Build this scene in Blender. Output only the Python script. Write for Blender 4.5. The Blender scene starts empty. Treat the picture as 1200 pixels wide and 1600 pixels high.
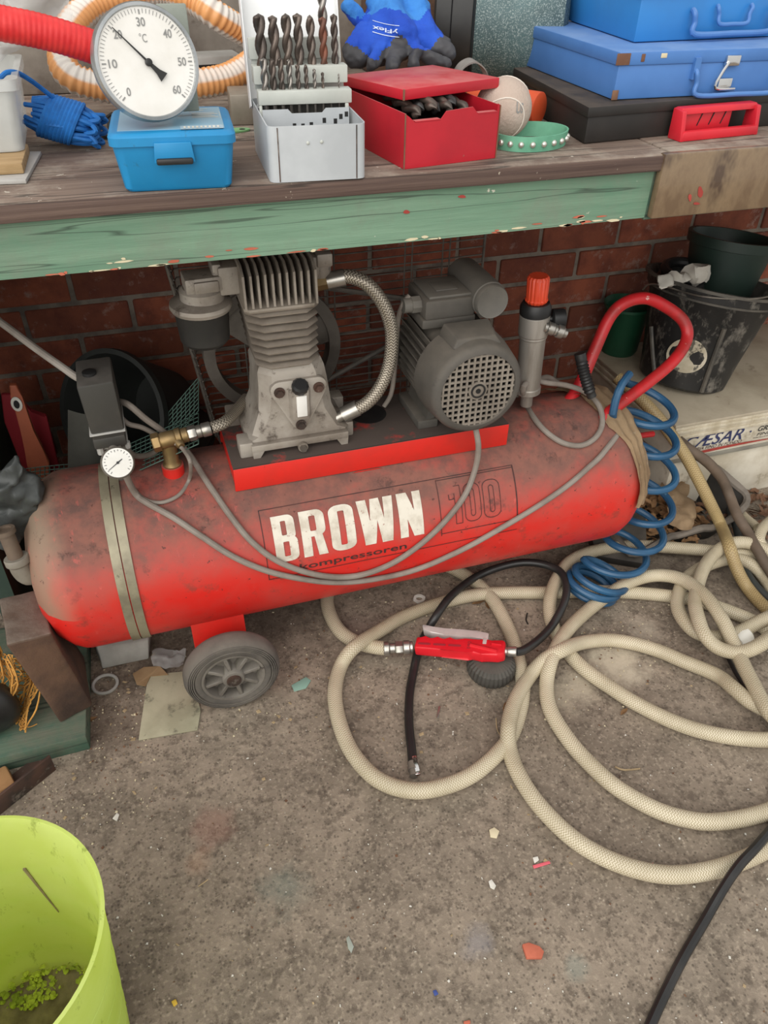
import bpy, bmesh, math, random
from mathutils import Vector, Matrix, noise
random.seed(7)
C = bpy.context.scene.collection
PI = math.pi
SC = bpy.context.scene
def V(*a): return Vector(a if len(a) > 1 else a[0])

# ------------------------------------------------------------------ camera
FPX, CAMH = 1220.0, 1.25
YAW, PITCH, ROLL = [math.radians(a) for a in (18.9, 38.5, 1.3)]
def _axes():
    cy, sy, cp, sp, cr, sr = math.cos(YAW), math.sin(YAW), math.cos(PITCH), math.sin(PITCH), math.cos(ROLL), math.sin(ROLL)
    F = V(sy*cp, cy*cp, -sp); r = V(cy, -sy, 0); u = V(sy*sp, cy*sp, cp)
    return cr*r + sr*u, cr*u - sr*r, F
CR, CU, CF = _axes()
CAM = V(0, 0, CAMH)
cd = bpy.data.cameras.new('camera'); cam = bpy.data.objects.new('camera', cd); C.objects.link(cam)
m3 = Matrix((CR, CU, -CF)).transposed()
cam.matrix_world = Matrix.Translation(CAM) @ m3.to_4x4()
cd.sensor_fit = 'VERTICAL'; cd.sensor_height = 36.0; cd.sensor_width = 27.0
cd.lens = FPX*36.0/1600.0; cd.clip_start = 0.02; cd.clip_end = 200
SC.camera = cam
def ray(x, y): return CR*(x-600) + CU*(800-y) + CF*FPX
def at(x, y, X=None, Y=None, Z=None):
    """place on a world plane seen at that point of the photograph"""
    d = ray(x, y)
    if Z is not None: t = (Z-CAMH)/d.z
    elif Y is not None: t = Y/d.y
    else: t = X/d.x
    return CAM + d*t

# ------------------------------------------------------------------ light
W = bpy.data.worlds.new('overcast_sky'); SC.world = W; W.use_nodes = True
wn = W.node_tree.nodes; wl = W.node_tree.links
bg = wn['Background']
tc = wn.new('ShaderNodeTexCoord'); sep = wn.new('ShaderNodeSeparateXYZ'); rmp = wn.new('ShaderNodeValToRGB')
wl.new(tc.outputs['Generated'], sep.inputs[0]); wl.new(sep.outputs['Z'], rmp.inputs[0])
rmp.color_ramp.elements[0].position = 0.0; rmp.color_ramp.elements[0].color = (0.80, 0.80, 0.78, 1)
rmp.color_ramp.elements[1].position = 0.7; rmp.color_ramp.elements[1].color = (1.0, 0.99, 0.97, 1)
wl.new(rmp.outputs[0], bg.inputs[0]); bg.inputs[1].default_value = .90
sl = bpy.data.lights.new('hazy_sun', 'SUN'); sl.energy = 2.3; sl.angle = math.radians(70); sl.color = (1, 0.97, 0.92)
so = bpy.data.objects.new('hazy_sun', sl); C.objects.link(so)
so.rotation_euler = V(0.55, 0.75, -0.64).to_track_quat('-Z', 'Y').to_euler(); so.location = (-1, -2, 4)
SC.view_settings.view_transform = 'Standard'; SC.view_settings.look = 'None'
SC.view_settings.gamma = 1; SC.view_settings.use_curve_mapping = False
SC.view_settings.exposure = 0.12

# ------------------------------------------------------------------ materials
def s2l(c):
    if isinstance(c, str): c = [int(c[i:i+2], 16)/255 for i in (0, 2, 4)]
    return tuple((x/12.92 if x <= 0.04045 else ((x+0.055)/1.055)**2.4) for x in c) + (1,)
class NT:
    def __init__(s, name):
        s.m = bpy.data.materials.new(name); s.m.use_nodes = True
        s.t = s.m.node_tree; s.n = s.t.nodes; s.l = s.t.links; s.b = s.n['Principled BSDF']
        s.tc = s.n.new('ShaderNodeTexCoord')
    def co(s, out='Object', scale=(1, 1, 1)):
        if tuple(scale) == (1, 1, 1): return s.tc.outputs[out]
        mp = s.n.new('ShaderNodeMapping'); mp.inputs['Scale'].default_value = scale
        s.l.new(s.tc.outputs[out], mp.inputs[0]); return mp.outputs[0]
    def noise(s, co, scale, detail=6, rough=.6, dist=0):
        n = s.n.new('ShaderNodeTexNoise'); s.l.new(co, n.inputs['Vector'])
        n.inputs['Scale'].default_value = scale; n.inputs['Detail'].default_value = detail
        n.inputs['Roughness'].default_value = rough; n.inputs['Distortion'].default_value = dist
        return n.outputs['Fac']
    def vor(s, co, scale, feature='F1', out='Distance'):
        n = s.n.new('ShaderNodeTexVoronoi'); n.feature = feature; s.l.new(co, n.inputs['Vector'])
        n.inputs['Scale'].default_value = scale; return n.outputs[out]
    def ramp(s, fac, a, b, ca=(0, 0, 0, 1), cb=(1, 1, 1, 1)):
        if a > b: a, b, ca, cb = b, a, cb, ca
        r = s.n.new('ShaderNodeValToRGB'); e = r.color_ramp.elements
        e[0].position = min(max(a, 0), 1); e[1].position = min(max(b, 0), 1); e[0].color = ca; e[1].color = cb
        s.l.new(fac, r.inputs[0]); return r.outputs[0]
    def mix(s, fac, a, b):
        n = s.n.new('ShaderNodeMix'); n.data_type = 'RGBA'
        for sock, v in ((n.inputs[0], fac), (n.inputs[6], a), (n.inputs[7], b)):
            if hasattr(v, 'is_output'): s.l.new(v, sock)
            else: sock.default_value = v
        return n.outputs[2]
    def math(s, op, a, b=0.0, c=None):
        n = s.n.new('ShaderNodeMath'); n.operation = op
        for i, v in enumerate((a, b) if c is None else (a, b, c)):
            if hasattr(v, 'is_output'): s.l.new(v, n.inputs[i])
            else: n.inputs[i].default_value = v
        return n.outputs[0]
    def bump(s, h, strength, dist=.002):
        n = s.n.new('ShaderNodeBump'); n.inputs['Strength'].default_value = strength; n.inputs['Distance'].default_value = dist
        s.l.new(h, n.inputs['Height']); s.l.new(n.outputs[0], s.b.inputs['Normal'])
    def set(s, col=None, rough=None, metal=None, **k):
        for nm, v in (('Base Color', col), ('Roughness', rough), ('Metallic', metal)) + tuple(k.items()):
            if v is None: continue
            i = s.b.inputs[nm]
            if hasattr(v, 'is_output'): s.l.new(v, i)
            else: i.default_value = v
    def upness(s):
        g = s.n.new('ShaderNodeNewGeometry'); x = s.n.new('ShaderNodeSeparateXYZ')
        s.l.new(g.outputs['Normal'], x.inputs[0]); return x.outputs['Z']
def mat(name, c, c2=None, sc=8, lo=.42, hi=.62, rough=.6, metal=0.0, bump=0.0, bsc=90, st=(1, 1, 1),
        spot=None, ssc=40, slo=.62, shi=.68, dust=None, dlo=.15, dhi=.9, damt=.8, dsc=14, coat=0, trans=0, spec=None, bd=.002):
    """plain procedural material: base colour mottled with c2, spots of a third colour, settled dust on upward faces"""
    t = NT(name); co = t.co('Object', st); col = s2l(c)
    if c2: col = t.mix(t.ramp(t.noise(co, sc), lo, hi), s2l(c), s2l(c2))
    if spot: col = t.mix(t.ramp(t.noise(co, ssc, 4, .7), slo, shi), col, s2l(spot))
    r = rough
    if dust:
        up = t.ramp(t.upness(), dlo, dhi)
        f = t.math('MULTIPLY', t.math('MULTIPLY', up, t.ramp(t.noise(t.co(), dsc, 6, .65), .25, .65)), damt)
        col = t.mix(f, col, s2l(dust))
        r = t.math('ADD', t.math('MULTIPLY', f, .9-rough), rough)
    t.set(col, r, metal)
    if coat: t.set(**{'Coat Weight': coat})
    if trans: t.set(**{'Transmission Weight': trans})
    if spec is not None: t.set(**{'Specular IOR Level': spec})
    if bump: t.bump(t.noise(t.co('Object', st), bsc, 5, .65), bump, bd)
    return t.m

# ------------------------------------------------------------------ mesh helpers
def frame(d):
    d = V(d).normalized(); a = V(0, 0, 1) if abs(d.z) < .9 else V(1, 0, 0)
    x = a.cross(d).normalized(); return x, d.cross(x), d
def rotm(rz=0, rx=0, ry=0): return Matrix.Rotation(rz, 3, 'Z') @ Matrix.Rotation(ry, 3, 'Y') @ Matrix.Rotation(rx, 3, 'X')
def spline(pts, n=8, closed=False):
    pts = [V(p) for p in pts]; out = []; N = len(pts)
    rng = range(N if closed else N-1)
    for i in rng:
        if closed: p0, p1, p2, p3 = pts[(i-1) % N], pts[i], pts[(i+1) % N], pts[(i+2) % N]
        else: p0, p1, p2, p3 = pts[max(i-1, 0)], pts[i], pts[i+1], pts[min(i+2, N-1)]
        for k in range(n):
            t = k/n
            out.append(.5*((2*p1)+(p2-p0)*t+(2*p0-5*p1+4*p2-p3)*t*t+(3*p1-p0-3*p2+p3)*t**3))
    if not closed: out.append(pts[-1])
    return out
class MB:
    def __init__(s): s.bm = bmesh.new(); s.uv = s.bm.loops.layers.uv.new('UVMap')
    def face(s, vs):
        try: return s.bm.faces.new(vs)
        except ValueError: return None
    def hexa(s, p, bev=0, seg=2):
        v = [s.bm.verts.new(V(q)) for q in p]
        fs = [s.bm.faces.new([v[i] for i in f]) for f in ((3, 2, 1, 0), (4, 5, 6, 7), (0, 1, 5, 4), (1, 2, 6, 5), (2, 3, 7, 6), (3, 0, 4, 7))]
        if bev:
            es = list({e for f in fs for e in f.edges})
            bmesh.ops.bevel(s.bm, geom=es, offset=bev, segments=seg, profile=.5, affect='EDGES')
        return s
    def box(s, c, sz, R=None, bev=0, taper=1.0, seg=2):
        c = V(c); hx, hy, hz = sz[0]/2, sz[1]/2, sz[2]/2; R = R or Matrix.Identity(3); k = taper
        P = [(-hx*k, -hy*k, -hz), (hx*k, -hy*k, -hz), (hx*k, hy*k, -hz), (-hx*k, hy*k, -hz), (-hx, -hy, hz), (hx, -hy, hz), (hx, hy, hz), (-hx, hy, hz)]
        return s.hexa([c + R @ V(p) for p in P], bev, seg)
    def b2(s, lo, hi, bev=0):
        lo, hi = V(lo), V(hi); return s.box((lo+hi)/2, hi-lo, None, bev)
    def loft(s, rings, cap0=True, cap1=True, closed=True):
        R = [[s.bm.verts.new(V(p)) for p in r] for r in rings]; n = len(R[0])
        for a, b in zip(R, R[1:]):
            for i in range(n if closed else n-1):
                j = (i+1) % n; s.face((a[i], a[j], b[j], b[i]))
        if closed and cap0: s.face(R[0][::-1])
        if closed and cap1: s.face(R[-1])
        return s
    def lathe(s, p0, axis, prof, seg=28, cap0=True, cap1=True, a0=0, mod=None):
        x, y, d = frame(axis); p0 = V(p0)
        rings = []
        for r, h in prof:
            rings.append([p0 + d*h + (x*math.cos(a0+2*PI*i/seg) + y*math.sin(a0+2*PI*i/seg))*(r*(mod(i) if mod else 1)) for i in range(seg)])
        return s.loft(rings, cap0, cap1)
    def cyl(s, p0, p1, r0, r1=None, seg=20, caps=True):
        p0, p1 = V(p0), V(p1); L = (p1-p0).length
        return s.lathe(p0, p1-p0, [(r0, 0), (r0 if r1 is None else r1, L)], seg, caps, caps)
    def ring(s, p0, axis, ro, ri, h, seg=32):
        return s.lathe(p0, axis, [(ri, 0), (ro, 0), (ro, h), (ri, h), (ri, 0)], seg, False, False)
    def tube(s, pts, r, seg=10, n=8, closed=False, raw=False, cap=True, rf=None):
        P = [V(p) for p in pts] if raw else spline(pts, n, closed)
        N = len(P); rings = []; L = 0; lens = []
        T = []
        for i in range(N):
            a = P[(i-1) % N] if closed else P[max(i-1, 0)]; b = P[(i+1) % N] if closed else P[min(i+1, N-1)]
            q = b-a; T.append(q.normalized() if q.length > 1e-9 else V(0, 0, 1))
        x, y, _ = frame(T[0])
        for i in range(N):
            x = (x - T[i]*x.dot(T[i])).normalized(); y = T[i].cross(x)
            if i: L += (P[i]-P[i-1]).length
            lens.append(L); rr = rf(L, i/(N-1)) if rf else r
            rings.append([s.bm.verts.new(P[i] + (x*math.cos(2*PI*k/seg) + y*math.sin(2*PI*k/seg))*rr) for k in range(seg)])
        M = N if closed else N-1
        for i in range(M):
            a, b = rings[i], rings[(i+1) % N]
            la, lb = lens[i], (lens[i+1] if i+1 < N else L + (P[0]-P[-1]).length)
            for k in range(seg):
                j = (k+1) % seg; f = s.face((a[k], a[j], b[j], b[k]))
                if f:
                    for lp, uv in zip(f.loops, ((k/seg, la), ((k+1)/seg, la), ((k+1)/seg, lb), (k/seg, lb))): lp[s.uv].uv = uv
        if cap and not closed: s.face(rings[0][::-1]); s.face(rings[-1])
        return s
    def prism(s, poly, o, ux, uy, depth, bev=0):
        """flat outline poly in axes ux, uy from o, thickened along ux x uy by depth"""
        ux, uy, o = V(ux), V(uy), V(o); n = ux.cross(uy).normalized()*depth
        a = [s.bm.verts.new(o+ux*p[0]+uy*p[1]) for p in poly]; b = [s.bm.verts.new(v.co+n) for v in a]
        fs = [s.face(a[::-1]), s.face(b)]
        for i in range(len(a)): j = (i+1) % len(a); fs.append(s.face((a[i], a[j], b[j], b[i])))
        if bev:
            es = list({e for f in fs if f for e in f.edges}); bmesh.ops.bevel(s.bm, geom=es, offset=bev, segments=2, profile=.5, affect='EDGES')
        return s
    def ball(s, c, r, sc=(1, 1, 1), seg=20, R=None):
        m = Matrix.Translation(V(c)) @ (R or Matrix.Identity(3)).to_4x4() @ Matrix.Diagonal((sc[0], sc[1], sc[2], 1))
        bmesh.ops.create_uvsphere(s.bm, u_segments=seg, v_segments=max(seg*2//3, 6), radius=r, matrix=m); return s
    def blob(s, c, r, k=.7):
        c = V(c); P = [s.bm.verts.new(c+V(x, y, z*k)*r) for x, y, z in ((1, 0, 0), (0, 1, 0), (-1, 0, 0), (0, -1, 0), (0, 0, 1), (0, 0, -1), (.7, .7, .5), (-.7, .7, .5), (-.7, -.7, .5), (.7, -.7, .5))]
        for i in range(4):
            j = (i+1) % 4; m = 6+i
            for t in ((i, j, m), (j, 4, m), (4, i, m), (j, i, 5)): s.face([P[q] for q in t])
        return s
    def grid(s, fn, nu, nv, th=0):
        g = [[s.bm.verts.new(V(fn(i/nu, j/nv))) for i in range(nu+1)] for j in range(nv+1)]
        fs = []
        for j in range(nv):
            for i in range(nu):
                f = s.face((g[j][i], g[j][i+1], g[j+1][i+1], g[j+1][i]))
                if f:
                    fs.append(f)
                    for lp, (a, b) in zip(f.loops, ((i, j), (i+1, j), (i+1, j+1), (i, j+1))): lp[s.uv].uv = (a/nu, b/nv)
        if th: bmesh.ops.solidify(s.bm, geom=fs, thickness=th)
        return s
    def jitter(s, amp, sc, seed=0):
        for v in s.bm.verts: v.co += V(noise.noise_vector(v.co*sc + V(seed, seed*2.3, -seed)))*amp
        return s
    def remesh(s, vox, smooth=4, fac=.5):
        me = bpy.data.meshes.new('tmp'); s.bm.to_mesh(me); o = bpy.data.objects.new('tmp', me); C.objects.link(o)
        m = o.modifiers.new('r', 'REMESH'); m.mode = 'VOXEL'; m.voxel_size = vox
        if smooth: q = o.modifiers.new('s', 'SMOOTH'); q.iterations = smooth; q.factor = fac
        dg = bpy.context.evaluated_depsgraph_get(); dg.update()
        me2 = bpy.data.meshes.new_from_object(o.evaluated_get(dg))
        bpy.data.objects.remove(o); bpy.data.meshes.remove(me)
        s.bm.free(); s.bm = bmesh.new(); s.bm.from_mesh(me2); bpy.data.meshes.remove(me2)
        s.uv = s.bm.loops.layers.uv.verify(); return s
def rootloc(o):
    l = V(0, 0, 0)
    while o: l = l + o.location; o = o.parent
    return l
def tag(o, label, cat, group=None, kind=None):
    if label: o['label'] = label
    if cat: o['category'] = cat
    if group: o['group'] = group
    if kind: o['kind'] = kind
    return o
def thing(name, label, cat, loc, group=None):
    o = bpy.data.objects.new(name, None); o.empty_display_size = .02; C.objects.link(o); o.location = V(loc)
    return tag(o, label, cat, group)
def part(name, mb, m, parent=None, angle=35, label=None, stuff=False, flat=False):
    """one mesh object; shapes are given in world coordinates and become a child of parent"""
    off = rootloc(parent) if parent else V(0, 0, 0)
    if parent is None:
        lo = [min(v.co[i] for v in mb.bm.verts) for i in range(3)]; hi = [max(v.co[i] for v in mb.bm.verts) for i in range(3)]
        off = V((lo[0]+hi[0])/2, (lo[1]+hi[1])/2, lo[2])
    bmesh.ops.translate(mb.bm, verts=mb.bm.verts, vec=-off)
    bmesh.ops.recalc_face_normals(mb.bm, faces=mb.bm.faces)
    me = bpy.data.meshes.new(name); mb.bm.to_mesh(me); mb.bm.free()
    for mm in (m if isinstance(m, (list, tuple)) else [m]): me.materials.append(mm)
    if not flat and len(me.polygons):
        me.polygons.foreach_set('use_smooth', [True]*len(me.polygons)); me.set_sharp_from_angle(angle=math.radians(angle))
    o = bpy.data.objects.new(name, me); C.objects.link(o)
    if parent: o.parent = parent
    else: o.location = off
    if label: o['label'] = label
    if stuff: o['kind'] = 'stuff'
    return o
def solo(name, mb, m, label, cat, group=None, angle=35, **k): return tag(part(name, mb, m, None, angle, **k), label, cat, group)
def struct(name, mb, m, parent=None, **k):
    o = part(name, mb, m, parent, **k)
    if parent is None: o['kind'] = 'structure'
    return o
def copy_tree(o, parent=None, delta=None):
    c = o.copy(); C.objects.link(c)
    if parent: c.parent = parent
    if delta is not None: c.location = o.location + V(delta)
    for ch in o.children: copy_tree(ch, c)
    return c
def text2d(s, bold=0.0, sx=1.0):
    """outline of a line of text as 2-D verts and faces, scaled to height 1 and its own width*sx"""
    cu = bpy.data.curves.new('t', 'FONT'); cu.body = s; cu.size = 1; cu.offset = bold; cu.resolution_u = 4
    o = bpy.data.objects.new('t', cu); C.objects.link(o)
    dg = bpy.context.evaluated_depsgraph_get(); dg.update()
    me = bpy.data.meshes.new_from_object(o.evaluated_get(dg)); bpy.data.objects.remove(o); bpy.data.curves.remove(cu)
    vs = [v.co.copy() for v in me.vertices]; fs = [tuple(p.vertices) for p in me.polygons]; bpy.data.meshes.remove(me)
    x0 = min(v.x for v in vs); x1 = max(v.x for v in vs); y0 = min(v.y for v in vs); y1 = max(v.y for v in vs)
    return [((v.x-x0)/(x1-x0), (v.y-y0)/(y1-y0)) for v in vs], fs, (x1-x0)/(y1-y0)
def add_text(mb, s, fn, bold=0.0, cuts=0):
    """lay text on a surface: fn maps (0..1, 0..1) to a point"""
    vs, fs, _ = text2d(s, bold); b = bmesh.new(); bv = [b.verts.new((u, v, 0)) for u, v in vs]
    for f in fs:
        try: b.faces.new([bv[i] for i in f])
        except ValueError: pass
    for k in range(1, cuts):
        bmesh.ops.bisect_plane(b, geom=b.verts[:]+b.edges[:]+b.faces[:], plane_co=(0, k/cuts, 0), plane_no=(0, 1, 0))
    mp = {}
    for v in b.verts: mp[v] = mb.bm.verts.new(V(fn(v.co.x, v.co.y)))
    for f in b.faces: mb.face([mp[v] for v in f.verts])
    b.free(); return mb
def add_flat(mb, polys, fn0, cuts=12):
    """lay convex flat polygons given in the unit square on a curved surface"""
    b = bmesh.new(); fn = lambda u, v, k: fn0(u, v, k)
    for i, p in enumerate(polys):
        try: b.faces.new([b.verts.new((u, v, i % 24*.00003)) for u, v in p])
        except ValueError: pass
    for k in range(1, cuts):
        bmesh.ops.bisect_plane(b, geom=b.verts[:]+b.edges[:]+b.faces[:], plane_co=(0, k/cuts, 0), plane_no=(0, 1, 0))
    mp = {v: mb.bm.verts.new(V(fn(v.co.x, v.co.y, v.co.z))) for v in b.verts}
    for f in b.faces: mb.face([mp[v] for v in f.verts])
    b.free(); return mb
def roundrect(x0, y0, x1, y1, cx, cy, n=6):
    P = []
    for px, py, a0 in ((x1-cx, y0+cy, -90), (x1-cx, y1-cy, 0), (x0+cx, y1-cy, 90), (x0+cx, y0+cy, 180)):
        for k in range(n): a = math.radians(a0+90*k/(n-1)); P.append((px+cx*math.cos(a), py+cy*math.sin(a)))
    return P
def rrring(x0, y0, x1, y1, sx, sy, cx, cy):
    o = roundrect(x0, y0, x1, y1, cx, cy); i = roundrect(x0+sx, y0+sy, x1-sx, y1-sy, max(cx-sx, .05), max(cy-sy, .02)); n = len(o)
    return [(o[k], o[(k+1) % n], i[(k+1) % n], i[k]) for k in range(n)]
def bar4(x0, x1, y0, y1, x2=None, x3=None): return [((x0, y0), (x1, y0), (x1 if x3 is None else x3, y1), (x0 if x2 is None else x2, y1))]
GLYPH = {   # heavy condensed capitals
    'B': rrring(0, .46, .96, 1, .37, .12, .30, .13) + rrring(0, 0, 1, .56, .37, .12, .32, .14) + bar4(0, .37, 0, 1),
    'R': rrring(0, .44, 1, 1, .37, .12, .34, .15) + bar4(0, .37, 0, 1) + bar4(.62, 1.0, 0, .47, .50, .84),
    'O': rrring(0, 0, 1, 1, .37, .13, .40, .15),
    'N': bar4(0, .34, 0, 1) + bar4(.66, 1, 0, 1) + bar4(.58, 1.0, 0, 1, 0, .42),
    'W': bar4(.12, .36, 0, 1, 0, .26) + bar4(.22, .42, 0, 1, .38, .58) + bar4(.60, .80, 0, 1, .42, .62) + bar4(.66, .90, 0, 1, .74, 1)}
def quadfn(a, b, d, off=0.0):
    """map unit square onto a flat rectangle with corners a (0,0), b (1,0), d (0,1), lifted off it"""
    a, b, d = V(a), V(b), V(d); n = (b-a).cross(d-a).normalized()*off
    return lambda u, v: a + (b-a)*u + (d-a)*v + n

# ------------------------------------------------------------------ special materials
def mat_floor():
    t = NT('concrete'); co = t.co()
    big = t.noise(co, 2.2, 5, .6); mid = t.noise(co, 9, 6, .65); fine = t.noise(co, 55, 5, .7)
    c = t.mix(t.ramp(mid, .38, .64), s2l('7b7063'), s2l('9d8f7f'))
    c = t.mix(t.math('MULTIPLY', t.ramp(big, .45, .66), .4), c, s2l('5e5348'))
    c = t.mix(t.math('MULTIPLY', t.ramp(fine, .50, .62), .62), c, s2l('544a41'))
    fn2 = t.noise(co, 140, 3, .6)
    c = t.mix(t.math('MULTIPLY', t.ramp(fn2, .52, .68), .45), c, s2l('b3a592'))
    v = t.vor(co, 210); rnd = t.vor(co, 210, 'F1', 'Color')
    sx = t.n.new('ShaderNodeSeparateXYZ'); t.l.new(rnd, sx.inputs[0])
    sel = t.math('GREATER_THAN', sx.outputs['X'], .80)
    c = t.mix(t.math('MULTIPLY', t.math('MULTIPLY', sel, t.ramp(v, .55, .25)), .55), c, s2l('463f38'))
    sel2 = t.math('GREATER_THAN', sx.outputs['Y'], .965)
    c = t.mix(t.math('MULTIPLY', t.math('MULTIPLY', sel2, t.ramp(v, .5, .2)), .6), c, s2l('b8ab9a'))
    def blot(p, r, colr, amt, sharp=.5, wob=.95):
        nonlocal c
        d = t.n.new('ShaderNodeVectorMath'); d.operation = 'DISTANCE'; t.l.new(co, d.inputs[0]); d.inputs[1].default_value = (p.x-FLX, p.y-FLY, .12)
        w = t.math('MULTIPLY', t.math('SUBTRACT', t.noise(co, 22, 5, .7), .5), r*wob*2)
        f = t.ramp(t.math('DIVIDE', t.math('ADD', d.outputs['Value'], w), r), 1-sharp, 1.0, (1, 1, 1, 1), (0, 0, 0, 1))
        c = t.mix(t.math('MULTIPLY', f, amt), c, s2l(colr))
    fz = lambda x, y: at(x, y, Z=0)
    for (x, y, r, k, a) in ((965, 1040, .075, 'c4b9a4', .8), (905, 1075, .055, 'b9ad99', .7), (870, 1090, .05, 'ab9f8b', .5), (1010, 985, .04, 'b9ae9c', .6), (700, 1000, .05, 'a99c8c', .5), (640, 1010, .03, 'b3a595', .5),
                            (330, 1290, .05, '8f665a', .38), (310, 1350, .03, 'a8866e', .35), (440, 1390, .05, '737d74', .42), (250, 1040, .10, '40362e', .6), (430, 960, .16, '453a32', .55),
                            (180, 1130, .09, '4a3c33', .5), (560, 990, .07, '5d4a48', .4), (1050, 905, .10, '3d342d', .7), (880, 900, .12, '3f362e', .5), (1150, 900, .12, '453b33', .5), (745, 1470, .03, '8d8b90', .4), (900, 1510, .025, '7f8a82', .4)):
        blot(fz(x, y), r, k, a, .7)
    # grime along the wall
    sxy = t.n.new('ShaderNodeSeparateXYZ'); t.l.new(co, sxy.inputs[0])
    g = t.ramp(t.math('ADD', sxy.outputs['Y'], t.math('MULTIPLY', mid, .3)), .0, 1.0)
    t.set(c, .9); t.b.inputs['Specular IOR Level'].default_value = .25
    t.bump(t.math('ADD', fine, t.math('MULTIPLY', fn2, .5)), .5, .003)
    return t.m
FLX, FLY = 0.5, 0.2
def mat_wood(name, a, b, cracks='1c1714', chips=None, chipcol='c9c2b4', sc=7, rough=.75, cr_lo=.012, grain=28, amt=.65, dirt=None):
    t = NT(name); co = t.co('Object', (1.3, grain, grain)); oc = t.co()
    c = t.mix(t.ramp(t.noise(co, 1.6, 8, .65), .35, .68), s2l(a), s2l(b))
    if dirt: c = t.mix(t.math('MULTIPLY', t.ramp(t.noise(oc, 7, 6, .7), .48, .66), .75), c, s2l(dirt))
    n = t.noise(t.co('Object', (1.0, 14, 34)), 1.0, 3, .5, .3)
    d = t.math('ABSOLUTE', t.math('SUBTRACT', n, .5))
    c = t.mix(t.math('MULTIPLY', t.ramp(d, cr_lo*.4, cr_lo, (1, 1, 1, 1), (0, 0, 0, 1)), amt), c, s2l(cracks))
    if chips: c = t.mix(t.ramp(t.noise(oc, 33, 4, .75), chips, chips+.03), c, s2l(chipcol))
    t.set(c, rough); t.bump(t.noise(co, 3, 6, .7), .5, .003)
    return t.m
def mat_tank():
    t = NT('tank_red_paint'); co = t.co()
    n = t.noise(co, 9, 7, .65); n2 = t.noise(co, 26, 6, .7); n3 = t.noise(co, 3.2, 4, .6)
    c = t.mix(t.ramp(n, .40, .66), s2l('d3221b'), s2l('c43a33'))
    c = t.mix(t.math('MULTIPLY', t.ramp(n2, .57, .68), .65), c, s2l('7d3a31'))
    up = t.ramp(t.upness(), .02, .72)
    f = t.math('MULTIPLY', up, t.math('ADD', t.math('MULTIPLY', t.ramp(n, .30, .58), .5), .58))
    c = t.mix(f, c, s2l('85574b'))
    f2 = t.math('MULTIPLY', t.ramp(t.upness(), .3, .95), t.ramp(n2, .40, .62))
    c = t.mix(t.math('MULTIPLY', f2, .8), c, s2l('5a4540'))
    sx = t.n.new('ShaderNodeSeparateXYZ'); t.l.new(co, sx.inputs[0])
    # the left dome is caked in beige dust, with a soft wandering border
    b = t.math('ADD', sx.outputs['X'], t.math('MULTIPLY', t.math('SUBTRACT', n3, .5), .16))
    f3 = t.ramp(b, 0.0, .045, (1, 1, 1, 1), (0, 0, 0, 1))
    dm = t.math('ADD', sx.outputs['X'], TANK_ROOT_X - (-.225))
    f3 = t.ramp(t.math('ADD', dm, t.math('MULTIPLY', t.math('SUBTRACT', n3, .5), .12)), .0, .05, (1, 1, 1, 1), (0, 0, 0, 1))
    f3 = t.math('MULTIPLY', f3, t.ramp(t.upness(), -.75, -.2))
    c = t.mix(t.math('MULTIPLY', f3, .85), c, s2l('8d7c69'))
    scr = t.noise(t.co('Object', (70, 18, 40)), 1.0, 5, .75)
    c = t.mix(t.math('MULTIPLY', t.math('MULTIPLY', t.ramp(scr, .60, .68), t.ramp(n3, .45, .6)), .55), c, s2l('d8625a'))
    blk = t.noise(co, 17, 5, .75)
    c = t.mix(t.math('MULTIPLY', t.math('MULTIPLY', t.ramp(blk, .60, .70), t.ramp(t.upness(), -.1, .5)), .75), c, s2l('41302c'))
    sp = t.noise(co, 75, 3, .7)
    c = t.mix(t.math('MULTIPLY', t.ramp(sp, .66, .71), .8), c, s2l('4a2a25'))
    t.set(c, t.math('ADD', t.math('MULTIPLY', f, .45), .38)); t.bump(n2, .12, .002)
    return t.m
TANK_ROOT_X = 0.35
def mat_braid(name, a, b, c_, fu=10, fv=260, rough=.5, metal=0.0, tint=None, bump=.5):
    """herring-bone of crossing threads following a tube's own length"""
    t = NT(name); sp = t.n.new('ShaderNodeSeparateXYZ'); t.l.new(t.tc.outputs['UV'], sp.inputs[0])
    u = t.math('MULTIPLY', sp.outputs['X'], fu*2*PI); v = t.math('MULTIPLY', sp.outputs['Y'], fv*2*PI)
    w1 = t.math('SINE', t.math('ADD', v, t.math('MULTIPLY', t.math('ABSOLUTE', t.math('SUBTRACT', t.math('FRACT', t.math('MULTIPLY', sp.outputs['X'], fu)), .5)), 2*PI*1.6)))
    f = t.ramp(t.math('ADD', t.math('MULTIPLY', w1, .5), .5), .25, .75)
    c = t.mix(f, s2l(a), s2l(b))
    c = t.mix(t.math('MULTIPLY', t.ramp(t.noise(t.co(), 7, 5, .6), .42, .65), .55), c, s2l(c_))
    t.set(c, rough, metal); t.bump(f, bump, .0012)
    return t.m
def mat_brick():
    t = NT('brick_red'); co = t.co(); oi = t.n.new('ShaderNodeObjectInfo')
    rr = t.ramp(oi.outputs['Random'], 0, 1, s2l('70402f'), s2l('a0583f'))
    mp = t.n.new('ShaderNodeVectorMath'); t.l.new(co, mp.inputs[0]); t.l.new(oi.outputs['Location'], mp.inputs[1])
    co = mp.outputs[0]
    c = t.mix(t.math('MULTIPLY', t.ramp(t.noise(co, 14, 6, .65), .42, .66), .7), rr, s2l('5d2f28'))
    c = t.mix(t.math('MULTIPLY', t.ramp(t.noise(co, 24, 6, .75), .56, .70), .6), c, s2l('a8958a'))
    t.set(c, .9); t.bump(t.noise(co, 70, 5, .7), .5, .004); return t.m
def mat_dial(name, col='e9e7e2'):
    return mat(name, col, 'dedbd4', 12, rough=.35, coat=.3)

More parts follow.
